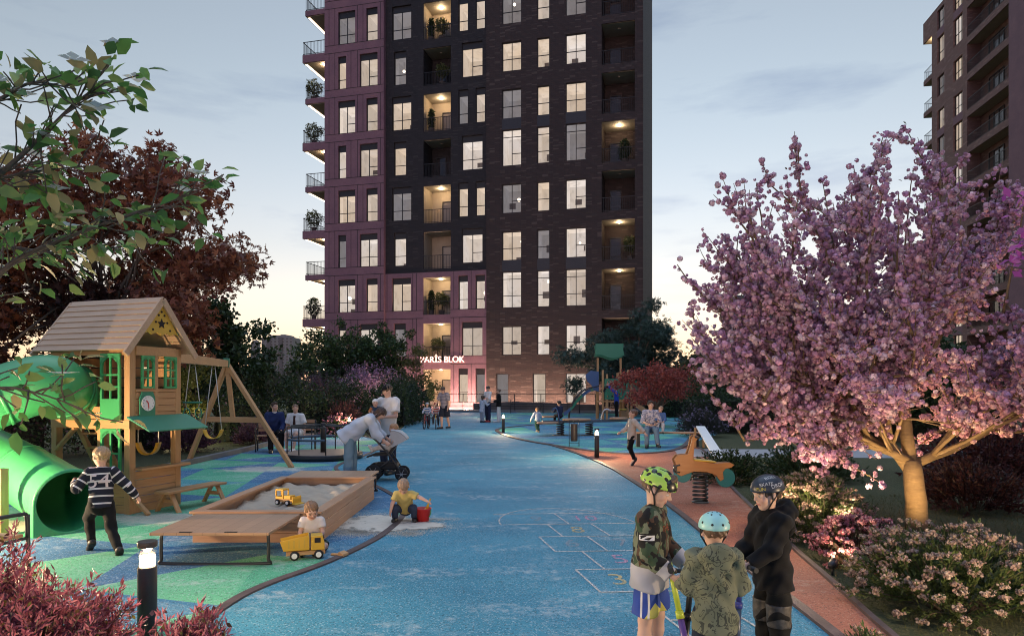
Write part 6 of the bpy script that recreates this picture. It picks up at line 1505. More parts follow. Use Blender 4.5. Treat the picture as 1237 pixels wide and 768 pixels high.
def cloth(name, col, pat=None, col2=None, p=.07, duty=.25, rough=.85):
    t = NT(name); v = t.obj(); c = t.mix(t.noise(v, 9, 3), tuple(x*.82 for x in col), tuple(min(1, x*1.15) for x in col))
    if pat == 'stripe':
        s = t.n('ShaderNodeAttribute', attribute_name='st').outputs['Fac']; f = t.math('FRACT', t.math('DIVIDE', s, p)); c = t.mix(t.math('LESS_THAN', f, duty), c, col2)
    elif pat == 'camo':
        n1 = t.noise(v, 11, 2, .5); n2 = t.noise(t.n('ShaderNodeVectorMath', {0: v, 1: (5, 3, 8)}, operation='ADD').outputs[0], 13, 2, .5); n3 = t.noise(t.n('ShaderNodeVectorMath', {0: v, 1: (1, 9, 2)}, operation='ADD').outputs[0], 14, 2, .5)
        c = t.mix(t.math('GREATER_THAN', n1, .52), (.13, .15, .10), (.035, .06, .035)); c = t.mix(t.math('GREATER_THAN', n2, .57), c, (.07, .04, .025)); c = t.mix(t.math('GREATER_THAN', n3, .57), c, (.012, .012, .012))
        if col2: # plain lower body, sleeves and front stay patterned
            s = t.n('ShaderNodeAttribute', attribute_name='st').outputs['Fac']; c = t.mix(t.math('LESS_THAN', s, p), c, col2)
    elif pat == 'sport':
        sp_ = t.n('ShaderNodeSeparateXYZ', {0: v}); y_ = t.math('ABSOLUTE', sp_.outputs[1]); s = t.n('ShaderNodeAttribute', attribute_name='st').outputs['Fac']
        c = t.mix(t.math('LESS_THAN', t.math('ADD', s, t.math('MULTIPLY', t.math('ABSOLUTE', t.math('SUBTRACT', sp_.outputs[1], .055)), 1.6)), -.150), c, col2); c = t.mix(t.math('LESS_THAN', t.math('ABSOLUTE', t.math('SUBTRACT', y_, .022)), .006), c, (.6, .6, .6))
    elif pat == 'scribble':
        n1 = t.n('ShaderNodeTexNoise', {'Vector': v, 'Scale': 12.0, 'Detail': 2.0, 'Distortion': 1.5}).outputs[0]; l1 = t.math('LESS_THAN', t.math('ABSOLUTE', t.math('SUBTRACT', n1, .5)), .022)
        m1 = t.math('GREATER_THAN', t.noise(v, 7, 2), .46); c = t.mix(t.math('MULTIPLY', t.math('MULTIPLY', l1, m1), .85), c, col2)
        n2 = t.noise(v, 30, 2); m2 = t.math('GREATER_THAN', n1, .62); c = t.mix(t.math('MULTIPLY', m2, t.math('MULTIPLY', t.math('GREATER_THAN', n2, .5), .6)), c, col2)
    elif pat == 'blotch':
        c = t.mix(t.math('GREATER_THAN', t.noise(v, 22, 2), .52), c, col2)
    t.base(c); t.set(Roughness=rough); t.p.inputs['Specular IOR Level'].default_value = .2
    t.p.inputs['Sheen Weight'].default_value = .03; t.bump(t.noise(v, 170, 2), .15, .003); return t.m
def hair_mat(name, c):
    t = NT(name); v = t.n('ShaderNodeMapping', {'Vector': t.obj(), 'Scale': (60, 60, 14)}).outputs[0]; g = t.noise(v, 2, 4, .6)
    t.base(t.mix(g, tuple(x*.5 for x in c), tuple(x*1.35 for x in c))); t.set(Roughness=.5); t.bump(g, .8, .006); return t.m
def U(v): v = np.array(v, float); return v/np.linalg.norm(v)
AGE = {  # fractions of the body height
 'adult': dict(hh=.132, th=.245, sh=.243, an=.045, to=.292, hw=.050, sw=.108, ua=.168, fa=.145, nk=.040, ha=.095, w=1.0),
 'child': dict(hh=.168, th=.222, sh=.215, an=.045, to=.285, hw=.050, sw=.102, ua=.160, fa=.138, nk=.034, ha=.090, w=1.02),
 'tot':   dict(hh=.215, th=.180, sh=.170, an=.050, to=.305, hw=.056, sw=.112, ua=.145, fa=.125, nk=.015, ha=.085, w=1.25),
 'baby':  dict(hh=.245, th=.160, sh=.150, an=.045, to=.330, hw=.060, sw=.118, ua=.140, fa=.120, nk=.008, ha=.08, w=1.4)}
def person(label, h, age, loc, rz, pose=None, wear=(), res=.012, skin=(.53, .325, .245), hair=('short', (.10, .06, .035)), seat=None, lift=0.0, group=None, brow=None, cat=None):
    pz = dict(spine=(0, 0, 1), sx=(1, 0, 0), hx=(1, 0, 0), neck=(0, .12, 1), face=(0, 1, 0), thR=(.03, .02, -1), thL=(-.03, .02, -1), shR=(0, -.04, -1), shL=(0, -.04, -1), uaR=(.16, -.03, -1), uaL=(-.16, -.03, -1), faR=(.03, .18, -1), faL=(-.03, .18, -1), ftR=(.12, 1, 0), ftL=(-.12, 1, 0), haR=None, haL=None, curl=.5)
    pz.update(pose or {}); A = {k: (v*h if k != 'w' else v) for k, v in AGE[age].items()}; w = A['w']*h
    sp, sx, hx = U(pz['spine']), U(pz['sx']), U(pz['hx']); J = {}; pel = np.zeros(3)
    for s, sg in (('R', 1), ('L', -1)):
        hip = pel+hx*A['hw']*sg; kn = hip+U(pz['th'+s])*A['th']; an = kn+U(pz['sh'+s])*A['sh']; J['hip'+s], J['kn'+s], J['an'+s] = hip, kn, an; J['toe'+s] = an+U(pz['ft'+s])*A['sh']*.55
        sho = pel+sp*A['to']+sx*A['sw']*sg*(.92)-sp*.012*h; eb = sho+U(pz['ua'+s])*A['ua']; wr = eb+U(pz['fa'+s])*A['fa']; J['sh'+s], J['el'+s], J['wr'+s] = sho, eb, wr
    z0 = (seat if seat is not None else -min(J['anR'][2], J['anL'][2])+A['an'])+lift; J = {k: v+np.array([0, 0, z0]) for k, v in J.items()}; pel = pel+np.array([0, 0, z0])
    fw = U(np.cross(sp, sx)); fh = U(np.cross([0, 0, 1], hx)); ch = pel+sp*A['to']; nb = ch+sp*.01*h; nd = U(pz['neck']); hc = nb+nd*(A['nk']+A['hh']*.5); hh = A['hh']
    f = U(np.array(pz['face'])); u = U(nd-f*(nd@f)); r = np.cross(f, u); AX = np.array([r, f, u]); H = lambda x, y, z: hc+(r*x+f*y+u*z)*hh
    flat = (fw, 1.45); flath = (fh, 1.3); k = .022*h; wst = pel+sp*A['to']*.42; che = pel+sp*A['to']*.72
    # ---- body
    B = [rc(pel+sp*.01*h, wst, .078*w, .066*w, k, flath), rc(wst, che, .066*w, .080*w, k, flat), rc(che, ch-sp*.02*h, .080*w, .062*w, k, flat), rc(J['shL'], J['shR'], .030*w, .030*w, k), rc(nb-sp*.015*h, hc-u*.18*hh-f*.04*hh, .030*w if age != 'adult' else .033*h, .029*w if age != 'adult' else .031*h, .012*h)]
    for s in 'RL':
        B += [rc(J['hip'+s], J['kn'+s], .049*w, .033*w, k*.8), rc(J['kn'+s], J['kn'+s]*.65+J['an'+s]*.35, .032*w, .032*w, .01*h), rc(J['kn'+s]*.65+J['an'+s]*.35, J['an'+s], .032*w, .020*w, .01*h), rc(J['an'+s]-np.array([0, 0, .012*h]), J['toe'+s]-np.array([0, 0, A['an']*.55]), .024*w, .018*w, .01*h),
              rc(J['sh'+s], J['el'+s], .030*w, .022*w, k*.7), rc(J['el'+s], J['wr'+s], .023*w, .0155*w, .008*h)]
        hd = U(pz['ha'+s]) if pz['ha'+s] is not None else U(J['wr'+s]-J['el'+s]); inw = (che-J['wr'+s])+fw*.02; inw = inw-hd*(inw@hd); pn = U(inw) if np.linalg.norm(inw) > 1e-3 else U(np.cross(hd, sx)); sd = np.cross(pn, hd); L_ = A['ha']; wr = J['wr'+s]; pc = wr+hd*L_*.28
        B.append(el(pc, (L_*.24, L_*.34, L_*.13), [sd, hd, pn], .006*h)); fr = max(.046*L_+.0012, .55*res)
        for i, (o, ln) in enumerate(((-.17, .40), (-.06, .46), (.055, .43), (.16, .34))):
            b0 = wr+hd*L_*.50+sd*o*L_; c1 = pz['curl']; d1 = U(hd*math.cos(c1*.8)+pn*math.sin(c1*.8)+sd*o*.35); d2 = U(hd*math.cos(c1*2.0)+pn*math.sin(c1*2.0)); b1 = b0+d1*L_*ln*.55; b2 = b1+d2*L_*ln*.5
            B += [rc(b0, b1, fr*1.08, fr, .003), rc(b1, b2, fr, fr*.85, .002)]
        sg_ = 1 if (sd@fw) > 0 else -1; t0 = wr+hd*L_*.18+sd*sg_*L_*.17; t1 = t0+U(hd*.6+sd*sg_*.65+pn*.35)*L_*.26; t2 = t1+U(hd*.8+sd*sg_*.05+pn*.6)*L_*.2; B += [rc(t0, t1, fr*1.25, fr*1.05, .004), rc(t1, t2, fr*1.05, fr*.9, .002)]
    E = lambda c, rr, kk, op='u': el(H(*c), np.array(rr)*hh, AX, kk*hh, op=op)
    B += [E((0, -.06, .12), (.365, .435, .375), .05), E((0, .09, -.16), (.285, .295, .335), .12), E((0, .25, -.41), (.10, .09, .075), .10), E((.15, .36, .115), (.13, .05, .035), .06), E((-.15, .36, .115), (.13, .05, .035), .06), E((.18, .26, -.12), (.11, .09, .10), .08), E((-.18, .26, -.12), (.11, .09, .10), .08),
          E((.15, .44, .02), (.085, .07, .055), .05, 's'), E((-.15, .44, .02), (.085, .07, .055), .05, 's'), E((.15, .325, .02), (.078, .07, .07), .015), E((-.15, .325, .02), (.078, .07, .07), .015),
          rc(H(0, .36, .05), H(0, .445, -.10), .028*hh, .052*hh, .04*hh), E((.05, .40, -.115), (.04, .04, .03), .03), E((-.05, .40, -.115), (.04, .04, .03), .03), E((0, .352, -.245), (.105, .045, .028), .02), E((0, .345, -.285), (.085, .045, .028), .02),
          E((.365, -.03, -.05), (.04, .085, .12), .03), E((-.365, -.03, -.05), (.04, .085, .12), .03)]
    V, F = sdf_mesh(B, res); V = relax(V, F)
    q = ((V-hc)@AX.T)/hh; col = np.tile(np.array(skin), (len(V), 1)); rn = np.random.default_rng(len(label)); col *= 1+.05*np.sin(V[:, :1]*61+V[:, 2:]*47)
    ex = np.abs(q[:, 0]); fr_ = q[:, 1] > .2; e2 = ((ex-.15)/.072)**2+((q[:, 2]-.02)/.035)**2; col[fr_ & (e2 < 1)] = (.55, .52, .48); col[fr_ & (((ex-.15)/.032)**2+((q[:, 2]-.02)/.036)**2 < 1)] = (.03, .022, .018)
    hcol = np.array(brow if brow else hair[1]); col[fr_ & (ex > .06) & (ex < .25) & (np.abs(q[:, 2]-.125+.25*(ex-.15)**2*4) < .022)] = hcol*.9
    col[fr_ & (ex < .105) & (np.abs(q[:, 2]+.262) < .036)] = np.array(skin)*np.array([.85, .55, .55]); chk = np.exp(-(((ex-.2)/.09)**2+((q[:, 2]+.14)/.09)**2))*fr_; col[:, 1:] *= (1-.16*chk)[:, None]
    t = thing('person', label, cat or ('child' if age in ('child', 'tot') else 'baby' if age == 'baby' else 'person'), loc, rz, group)
    body = np_mesh('body', V, F, M_SKIN, t, True, {'col': np.clip(col, 0, 1)})
    def garment(name, prims, m, fold=.006, par=None, rx=1, st=None):
        V, F = sdf_mesh(prims, res); V = relax(V, F, rx)
        if fold:
            N = vnorm(V, F); a = V/h; d = np.sin(a[:, 2]*52+3*np.sin(a[:, 0]*17+a[:, 1]*9))*np.sin(a[:, 0]*24-a[:, 1]*31+a[:, 2]*8)+.5*np.sin(a[:, 0]*61+a[:, 2]*45+a[:, 1]*38); V = V+N*(d*fold*.55*h)[:, None]
        sv = (V-pel)@sp if st is None else st(V); return np_mesh(name, V, F, m, par or t, True, {'st': sv})
    for wname, kind, m, o in wear:
        lo = o.get('loose', .012)*h
        if kind == 'top':
            hem = pel-sp*o.get('hem', .03)*h; hp = [(hem, -sp)]; slv = o.get('sleeve', 1.0)
            P = [rc(pel-sp*max(.08, o.get('hem', .03)+.05)*h, wst, (.080 if o.get('hem', .03) < .065 else .094)*w+lo*1.25, .072*w+lo*1.25, k, flath, hp), rc(wst, che, .072*w+lo*1.2, .082*w+lo, k, flat, hp), rc(che, ch-sp*.025*h, .082*w+lo, .060*w+lo*.8, k, flat), rc(J['shL'], J['shR'], .033*w+lo*.7, .033*w+lo*.7, k)]
            for s in 'RL':
                L1, L2 = J['el'+s]-J['sh'+s], J['wr'+s]-J['el'+s]
                if slv <= .5:
                    e = J['sh'+s]+L1*slv*1.7; P.append(rc(J['sh'+s], e, .034*w+lo*.9, .031*w+lo*1.2, k*.8, None, [(e, U(L1))]))
                else:
                    P.append(rc(J['sh'+s], J['el'+s], .034*w+lo*.9, .026*w+lo*.9, k*.8)); e = J['el'+s]+L2*min(1., (slv-.5)*2)*.99; P.append(rc(J['el'+s], e, .026*w+lo*.9, .018*w+lo*.8, .01*h, None, [(e, U(L2))]))
            if o.get('hood'): P += [el(ch+sp*.026*h-fw*.062*w, (.092*w, .055*w, .040*w), [sx, fw, sp], .012*h), rc(ch+sp*.012*h-fw*.095*w, ch-sp*.095*h-fw*.105*w, .078*w, .022*w, .010*h, (fw, 1.9)), rc(ch+sp*.012*h-fw*.06*w+sx*.07*w, ch-sp*.05*h-fw*.10*w+sx*.04*w, .024*w, .016*w, .010*h), rc(ch+sp*.012*h-fw*.06*w-sx*.07*w, ch-sp*.05*h-fw*.10*w-sx*.04*w, .024*w, .016*w, .010*h), rc(nb+sx*.055*w+sp*.01*h, nb-sx*.055*w+sp*.01*h, .022*w, .022*w, .015*h), rc(nb+sx*.05*w, nb+fw*.055*w-sp*.02*h, .02*w, .015*w, .012*h), rc(nb-sx*.05*w, nb+fw*.055*w-sp*.02*h, .02*w, .015*w, .012*h)]
            if o.get('collar'): P += [rc(nb+sp*.0*h, nb+sp*.022*h+nd*.012*h, .042*w, .039*w, .006*h, None, [(nb+nd*.030*h, nd)])]
            def stp(V):
                tv = (V-pel)@sp; ds = np.stack([np.linalg.norm(V-(J['sh'+s]+np.clip((V-J['sh'+s])@U(J['el'+s]-J['sh'+s]), 0, A['ua'])[:, None]*U(J['el'+s]-J['sh'+s])), axis=1) for s in 'RL']+[np.linalg.norm(V-(J['el'+s]+np.clip((V-J['el'+s])@U(J['wr'+s]-J['el'+s]), 0, A['fa'])[:, None]*U(J['wr'+s]-J['el'+s])), axis=1) for s in 'RL'], 1)
                side = np.abs((V-ch)@sx) > A['sw']*.88
                for i, s in enumerate('RL'):
                    m1 = side & (ds[:, i] < .062*w) & (np.argmin(ds, 1) == i); tv[m1] = A['to']-((V[m1]-J['sh'+s])@U(J['el'+s]-J['sh'+s])); m2 = (ds[:, i+2] < .05*w) & (np.argmin(ds, 1) == i+2); tv[m2] = A['to']-A['ua']-((V[m2]-J['el'+s])@U(J['wr'+s]-J['el'+s]))
                return tv
            ob = garment(wname, P, m, o.get('fold', .006), st=stp); t_top = ob
            if o.get('hook'): o['hook'](t, ob, dict(J=J, ch=ch, che=che, pel=pel, wst=wst, sp=sp, sx=sx, fw=fw, w=w, h=h))
        elif kind == 'legs':
            ln = o.get('len', 1.0); wa = pel+sp*.05*h; P = [rc(pel-sp*.005*h, pel+sp*.06*h, .080*w+lo*.7, .070*w+lo*.6, k, flath, [(wa, sp)])]
            for s in 'RL':
                d1, d2 = J['kn'+s]-J['hip'+s], J['an'+s]-J['kn'+s]
                if ln <= .55: e = J['hip'+s]+d1*ln*1.85; P.append(rc(J['hip'+s], e, .050*w+lo*.6, .046*w+lo*1.4, k*.6, None, [(e, U(d1))]))
                else: P.append(rc(J['hip'+s], J['kn'+s], .049*w+lo*.6, .036*w+lo, k*.6)); e = J['kn'+s]+d2*min(1, (ln-.5)*2); fl = o.get('flare', .0)*w; P.append(rc(J['kn'+s], e, .036*w+lo, .025*w+lo+fl, .01*h, None, [(e, U(d2))]))
            garment(wname, P, m, o.get('fold', .005))
        elif kind == 'skirt':
            d = U(o.get('dir', -sp)); e = pel+d*o.get('len', .2)*h; P = [rc(pel+sp*.1*h, e, .072*w+lo, o.get('flare', .12)*w, k, flath if 'dir' not in o else None, [(e, d)])]
            for s in 'RL':
                if 'dir' in o: e2 = J['hip'+s]+(J['kn'+s]-J['hip'+s])*o.get('cover', .8); P.append(rc(J['hip'+s], e2, .055*w+lo, .052*w+lo, k, None, [(e2, U(J['kn'+s]-J['hip'+s]))]))
            garment(wname, P, m, .006)
        elif kind == 'shoes':
            for s in 'RL':
                a, tt = J['an'+s], J['toe'+s]; fd = U((tt-a)*np.array([1, 1, 0 if seat is None and lift == 0 and not o.get('tilt') else 1])); sh_dir = U(J['an'+s]-J['kn'+s]); up_ = U(-sh_dir-fd*(-sh_dir@fd)) if o.get('tilt') else np.array([0, 0, 1.0]); sole = a-up_*A['an']
                hl = sole+up_*.022*w-fd*.016*h; te_ = sole+up_*.020*w+fd*A['sh']*.56; P = [rc(hl, te_, .028*w+.002, .026*w+.002, .01*h, None, [(sole+up_*.002, -up_)]), rc(a-up_*.012*h, sole+up_*.02*h, .027*w+.004, .028*w+.004, .012*h, None, [(sole+up_*.002, -up_)])]; garment('shoe', P, m, 0)
        elif kind == 'pad':
            for s in 'RL':
                kn = J['kn'+s]; d = U(J['an'+s]-J['hip'+s]); fk = fh; P = [rc(kn-d*.05*h, kn+d*.06*h, .043*w+lo, .038*w+lo, .008*h, None, [(kn-d*.055*h, -d), (kn+d*.065*h, d)]), el(kn+fk*.034*w, (.036*w, .03*w, .05*h), [hx, fk, -d], .01*h)]; garment(wname, P, m, .002)
        elif kind == 'hat':
            if o['style'] == 'cap': P = [E((0, -.05, .14), (.40, .47, .395), .02)]; P[0]['clips'] = [(H(0, 0, .16), -u)]; P.append(el(H(0, .46, .17), np.array((.26, .26, .03))*hh, AX, .02*hh)); garment(wname, P, m, 0)
            elif o['style'] == 'beanie': P = [E((0, -.06, .13), (.40, .47, .41), .02)]; P[0]['clips'] = [(H(0, 0, .06), U(-u+f*.25))]; garment(wname, P, m, 0)
            elif o['style'] == 'scarf': garment(wname, [rc(nb+sx*.04*w+fw*.01*h, nb+fw*.05*w-sp*.03*h, .02*w, .016*w, .01*h), rc(nb-sx*.04*w+fw*.01*h, nb+fw*.05*w-sp*.03*h, .02*w, .016*w, .01*h), rc(nb+fw*.066*w-sp*.03*h, nb+fw*.082*w-sp*.16*h, .016*w, .022*w, .01*h)], m, .002)
            else:
                cpl = U(-u+f*.10); P = [E((0, -.05, .17), (.475, .545, .455), .02)]
                if o['style'] == 'vent':
                    P[0]['r'] *= np.array([.97, 1.03, 1.0])
                    for xx in (-.30, -.10, .10, .30):
                        for yy in (-.42, -.10, .20): P.append(el(H(xx*1.05, yy, .17+.475*math.sqrt(max(0, 1-(xx/.47)**2-((yy+.05)/.56)**2))), np.array((.062, .125, .11))*hh, AX, .02*hh, op='s'))
                P.append(E((0, -.06, .10), (.40, .47, .41), .02, 's')); fr2 = H(0, 0, .10); 
                for p_ in P[:1]: p_['clips'] = [(fr2, cpl)]
                hb = garment(wname, P, m, 0, rx=1)
                if o['style'] == 'vent': garment('helmet_liner', [dict(E((0, -.05, .16), (.44, .51, .425), .02), clips=[(fr2, cpl)]), E((0, -.06, .10), (.40, .47, .40), .02, 's')], M_RUB, 0, hb)
                sb_ = MB()
                for sg in (-1, 1): sb_.tube([Vector(H(sg*.40, .08, .12)), Vector(H(sg*.385, .05, -.15)), Vector(H(sg*.20, .16, -.44)), Vector(H(0, .19, -.50))], .022*hh*1.0+.001, 6); sb_.tube([Vector(H(sg*.40, -.22, .10)), Vector(H(sg*.385, .05, -.15))], .02*hh+.001, 6)
                sb_.build('chin_strap', M_RUB, hb)
                if o.get('hook'): o['hook'](hb, H, hh, (r, f, u))
    st_, hcl = hair
    if st_:
        hm = hair_mat('hair', hcl); P = [E((0, -.075, .14), (.39, .455, .39), .03)]; sub = [E((0, .60, -.20), (.44, .42, .50), .04, 's')]; P[0]['clips'] = [(H(0, 0, -.22), U(-u-f*.25))]
        if st_ == 'bob': P += [rc(H(.30, -.08, .1), H(.33, -.02, -.42), .14*hh, .10*hh, .06*hh), rc(H(-.30, -.08, .1), H(-.33, -.02, -.42), .14*hh, .10*hh, .06*hh), rc(H(0, -.28, .1), H(0, -.26, -.42), .24*hh, .20*hh, .08*hh)]
        if st_ == 'bun': P += [el(H(0, -.50, .28), np.array((.17, .17, .17))*hh, AX, .05*hh), rc(H(0, -.3, 0), H(0, -.3, -.15), .25*hh, .15*hh, .08*hh)]
        if st_ == 'long': P += [rc(H(0, -.3, .1), H(0, -.34, -.75), .25*hh, .17*hh, .08*hh)]
        if st_ == 'quiff': P += [rc(H(.12, .26, .44), H(-.12, .26, .44), .13*hh, .13*hh, .08*hh)]
        if st_ == 'under': P = [E((0, -.075, .12), (.385, .45, .38), .03)]; P[0]['clips'] = [(H(0, 0, -.24), U(-u-f*.25))]
        V, F = sdf_mesh(P+sub, res); V = relax(V, F); N = vnorm(V, F); q = ((V-hc)@AX.T)/hh; V = V+N*((.016*np.sin(q[:, 0]*38+3*np.sin(q[:, 2]*9))+.012*np.sin(q[:, 1]*29+q[:, 0]*17))*hh)[:, None]; np_mesh('hair', V, F, hm, t, True)
    return t, dict(J=J, ch=ch, che=che, pel=pel, sp=sp, sx=sx, fw=fw, H=H, hh=hh)
def at(px, D): return Vector(((px-618.5)*D/FPX, D, .010))
C_ = cloth
BLK, NAVY, WHT, JEAN = C_('black_cloth', (.006, .006, .007)), C_('navy_cloth', (.018, .025, .06)), C_('white_cloth', (.62, .61, .60)), C_('jeans', (.10, .155, .22))
SHB, SHW = mat('black_shoe', (.015, .015, .016), .5), mat('white_shoe', (.6, .6, .6), .5)
def txt_on(s, size, m, name, par, origin, nrm, up, out=.3, aspect=1.0):
    """lettering laid onto the surface of par: projected along -nrm onto its mesh"""
    from mathutils.bvhtree import BVHTree
    n, u_ = Vector(nrm).normalized(), Vector(up).normalized(); x = u_.cross(n); bv = BVHTree.FromPolygons([v.co for v in par.data.vertices], [tuple(p.vertices) for p in par.data.polygons])
    o = text_mesh(s, size, m, name, par); me = o.data; bm = bmesh.new(); bm.from_mesh(me); bmesh.ops.triangulate(bm, faces=bm.faces)
    for _ in range(3): bmesh.ops.subdivide_edges(bm, edges=[e for e in bm.edges if e.calc_length() > size*.09], cuts=1)
    for v in bm.verts:
        p = Vector(origin)+x*v.co.x*aspect+u_*v.co.y+n*out; hit = bv.ray_cast(p, -n)[0]; v.co = (hit if hit else Vector(origin))+n*.0035
    bm.to_mesh(me); bm.free(); return o
# -- the running boy with a number on his striped jersey
def num54(t, ob, S): txt_on('54', .20, C_('jersey_number', (.55, .47, .46)), 'jersey_number', ob, S['che']-S['sp']*.015*S['h'], -S['fw'], S['sp'], .3, 1.1)
person('running boy seen from behind, in a black and white striped jersey with number 54', 1.24, 'child', at(122, 7.25), R(42), dict(sx=(.86, -.50, 0), spine=(.05, .20, 1), thR=(.06, -.34, -.94), shR=(.10, -.72, -.70), ftR=(.1, .55, -.75), thL=(-.04, .80, -.60), shL=(0, -.55, -.84), ftL=(0, .8, -.5), uaL=(-.62, -.12, -.78), faL=(.05, .9, .28), uaR=(.62, -.20, -.76), faR=(.58, .12, -.80), curl=1.1, face=(-.22, 1, -.05)),
 [('striped_jersey', 'top', C_('jersey', (.014, .016, .026), 'stripe', (.52, .50, .52), .078, .22), dict(hem=.03, loose=.014, collar=1, hook=num54)), ('trousers', 'legs', BLK, dict(loose=.008)), ('shoe', 'shoes', SHB, dict(tilt=1))], .0075, hair=('short', (.33, .22, .12)))
# -- toddler behind the truck
person('toddler in a white t-shirt sitting on the green rubber behind the yellow toy dump truck', .86, 'tot', Vector((-2.14, 7.33, .01)), R(188), dict(spine=(0, .22, 1), neck=(0, .35, 1), face=(-.35, .85, -.55), thR=(.62, .80, -.06), thL=(-.62, .80, -.06), shR=(-.5, .85, -.16), shL=(.5, .85, -.16), uaR=(.22, .28, -.92), faR=(-.15, .75, -.55), uaL=(-.22, .28, -.92), faL=(.15, .75, -.55), curl=.9),
 [('white_shirt', 'top', C_('tot_shirt', (.60, .55, .52)), dict(sleeve=.35, loose=.012)), ('shorts', 'legs', C_('dark_print', (.02, .03, .03), 'blotch', (.10, .15, .12)), dict(len=.5)), ('shoe', 'shoes', SHB, dict(tilt=1))], .009, hair=('short', (.22, .12, .06)), seat=.075, skin=(.56, .34, .26))
# -- toddler crouching by the bucket
person('crouching toddler in a yellow t-shirt and blue jeans reaching for the red bucket', .90, 'tot', at(490, 8.97), R(182), dict(spine=(0, .62, .80), neck=(0, .55, .85), face=(.1, .50, -.90), thR=(.42, .88, .16), thL=(-.42, .88, .16), shR=(.05, -.42, -.90), shL=(-.05, -.42, -.90), uaR=(.42, .25, -.88), faR=(.18, .2, -.96), uaL=(-.92, .25, -.30), faL=(-.88, .22, -.42), curl=.8),
 [('yellow_shirt', 'top', C_('pale_yellow', (.46, .37, .13)), dict(sleeve=.4, loose=.014)), ('jeans', 'legs', C_('dark_jeans', (.035, .05, .09)), dict()), ('shoe', 'shoes', SHB, dict())], .010, hair=('short', (.30, .20, .13)), skin=(.56, .35, .27))
# -- family at the stroller
person('woman with dark bobbed hair in a pale shirt and light jeans leaning over the stroller', 1.66, 'adult', Vector((-2.98, 12.55, .01)), R(-84), dict(spine=(0, .80, .60), neck=(0, .92, .42), face=(0, .55, -.83), thR=(.02, -.03, -1), thL=(-.03, .10, -1), uaR=(.04, .38, -.92), faR=(-.05, .75, -.65), uaL=(-.04, .45, -.89), faL=(.05, .8, -.6), curl=1.2),
 [('pale_shirt', 'top', C_('pale_blue_shirt', (.46, .50, .56)), dict(hem=.10, loose=.026, sleeve=.85, fold=.010)), ('jeans', 'legs', C_('light_jeans', (.17, .26, .32)), dict(flare=.012, loose=.014)), ('shoe', 'shoes', SHW, dict())], .012, hair=('bob', (.035, .018, .013)))
person('man in a white t-shirt and black cap carrying a baby behind the stroller', 1.79, 'adult', at(469, 13.85), R(152), dict(neck=(0, .2, 1), face=(.45, .8, -.35), uaR=(.32, .10, -.95), faR=(-.35, .92, .22), uaL=(-.22, .22, -.95), faL=(.62, .78, -.05), curl=1.0, thR=(.06, 0, -1), thL=(-.06, .05, -1)),
 [('white_shirt', 'top', WHT, dict(sleeve=.42, hem=.09, loose=.018, fold=.009)), ('jeans', 'legs', C_('navy_jeans', (.02, .028, .055)), dict()), ('shoe', 'shoes', SHB, dict()), ('cap', 'hat', BLK, dict(style='cap'))], .012)
bb = at(461.5, 13.85)+Matrix.Rotation(R(152), 3, 'Z') @ Vector((.02, .17, 0))
person('baby in a navy romper with orange sleeves held by the man in the black cap', .66, 'baby', Vector((bb.x, bb.y-.05, 1.13)), R(195), dict(thR=(.4, .45, -.8), thL=(-.4, .45, -.8), shR=(0, .05, -1), shL=(0, .05, -1), uaR=(.5, .4, -.75), faR=(0, .9, -.2), uaL=(-.5, .4, -.75), faL=(0, .9, -.2)),
 [('romper', 'top', C_('baby_navy', (.03, .055, .09)), dict(sleeve=.0001, hem=.08)), ('sleeves', 'top', C_('baby_orange', (.42, .14, .04)), dict(sleeve=.95, hem=-.22, loose=.006)), ('white_cap', 'hat', WHT, dict(style='beanie'))], .010, hair=(None, (.3, .2, .1)), seat=.0)
ST = Vector((-2.36, 12.95, .006)); t = thing('stroller', 'black baby stroller with a pale grey hood, pushed beside the man in the white t-shirt', 'stroller', ST, R(3))
for x, r_, y in ((-.24, .155, -.22), (-.24, .155, .22), (.28, .125, -.17), (.28, .125, .17)):
    b = MB(); b.lathe([(r_*.80, -.025), (r_, -.02), (r_, .02), (r_*.80, .025)], (x, y, r_), 24, M=Matrix.Rotation(R(90), 3, 'X')); w_ = b.build('wheel', M_RUB, t)
    b = MB(); b.lathe([(.03, -.03), (.03, .03)], (x, y, r_), 12, M=Matrix.Rotation(R(90), 3, 'X'))
    for k in range(6): a = R(60*k); b.beam((x+.02*math.cos(a), y-.028, r_+.02*math.sin(a)), (x+r_*.76*math.cos(a), y-.028, r_+r_*.76*math.sin(a)), .008, .022, up=(0, 1, 0))
    b.build('rim', M_STEEL, w_)
b = MB()
for s_ in (-1, 1): b.tube(smooth_curve([(-.44, s_*.20, .94), (-.36, s_*.22, .92), (.0, s_*.22, .56), (.28, s_*.19, .14)], 4), .017, 8); b.tube([(-.24, s_*.21, .155), (.10, s_*.22, .42)], .016, 8); b.tube([(-.24, s_*.21, .17), (.28, s_*.18, .17)], .012, 8)
b.tube([(-.44, -.20, .94), (-.44, .20, .94)], .021, 8); b.tube([(.0, -.22, .56), (.0, .22, .56)], .014, 8); b.build('frame', M_BLACK, t)
b = MB(); b.bx(-.22, .20, -.17, .17, .20, .33); b.build('basket', M_RUB, t, bevel=.03)
b = MB(); b.beam((-.25, 0, .48), (.05, 0, .50), .32, .05); b.beam((.05, 0, .50), (.30, 0, .88), .32, .05); b.beam((-.25, 0, .48), (-.38, 0, .44), .26, .03); b.build('seat', M_RUB, t, bevel=.012)
b = MB(); nh = 10; pv = Vector((.10, 0, .62)); rows_ = []
for i in range(nh+1):
    a = R(28+78*i/nh*.85); rows_.append([(pv.x+.34*math.cos(a)*(1 if abs(y) < .17 else .96), y, pv.z+.34*math.sin(a)*(1 if abs(y) < .17 else .94)) for y in (-.19, -.175, -.10, 0, .10, .175, .19)])
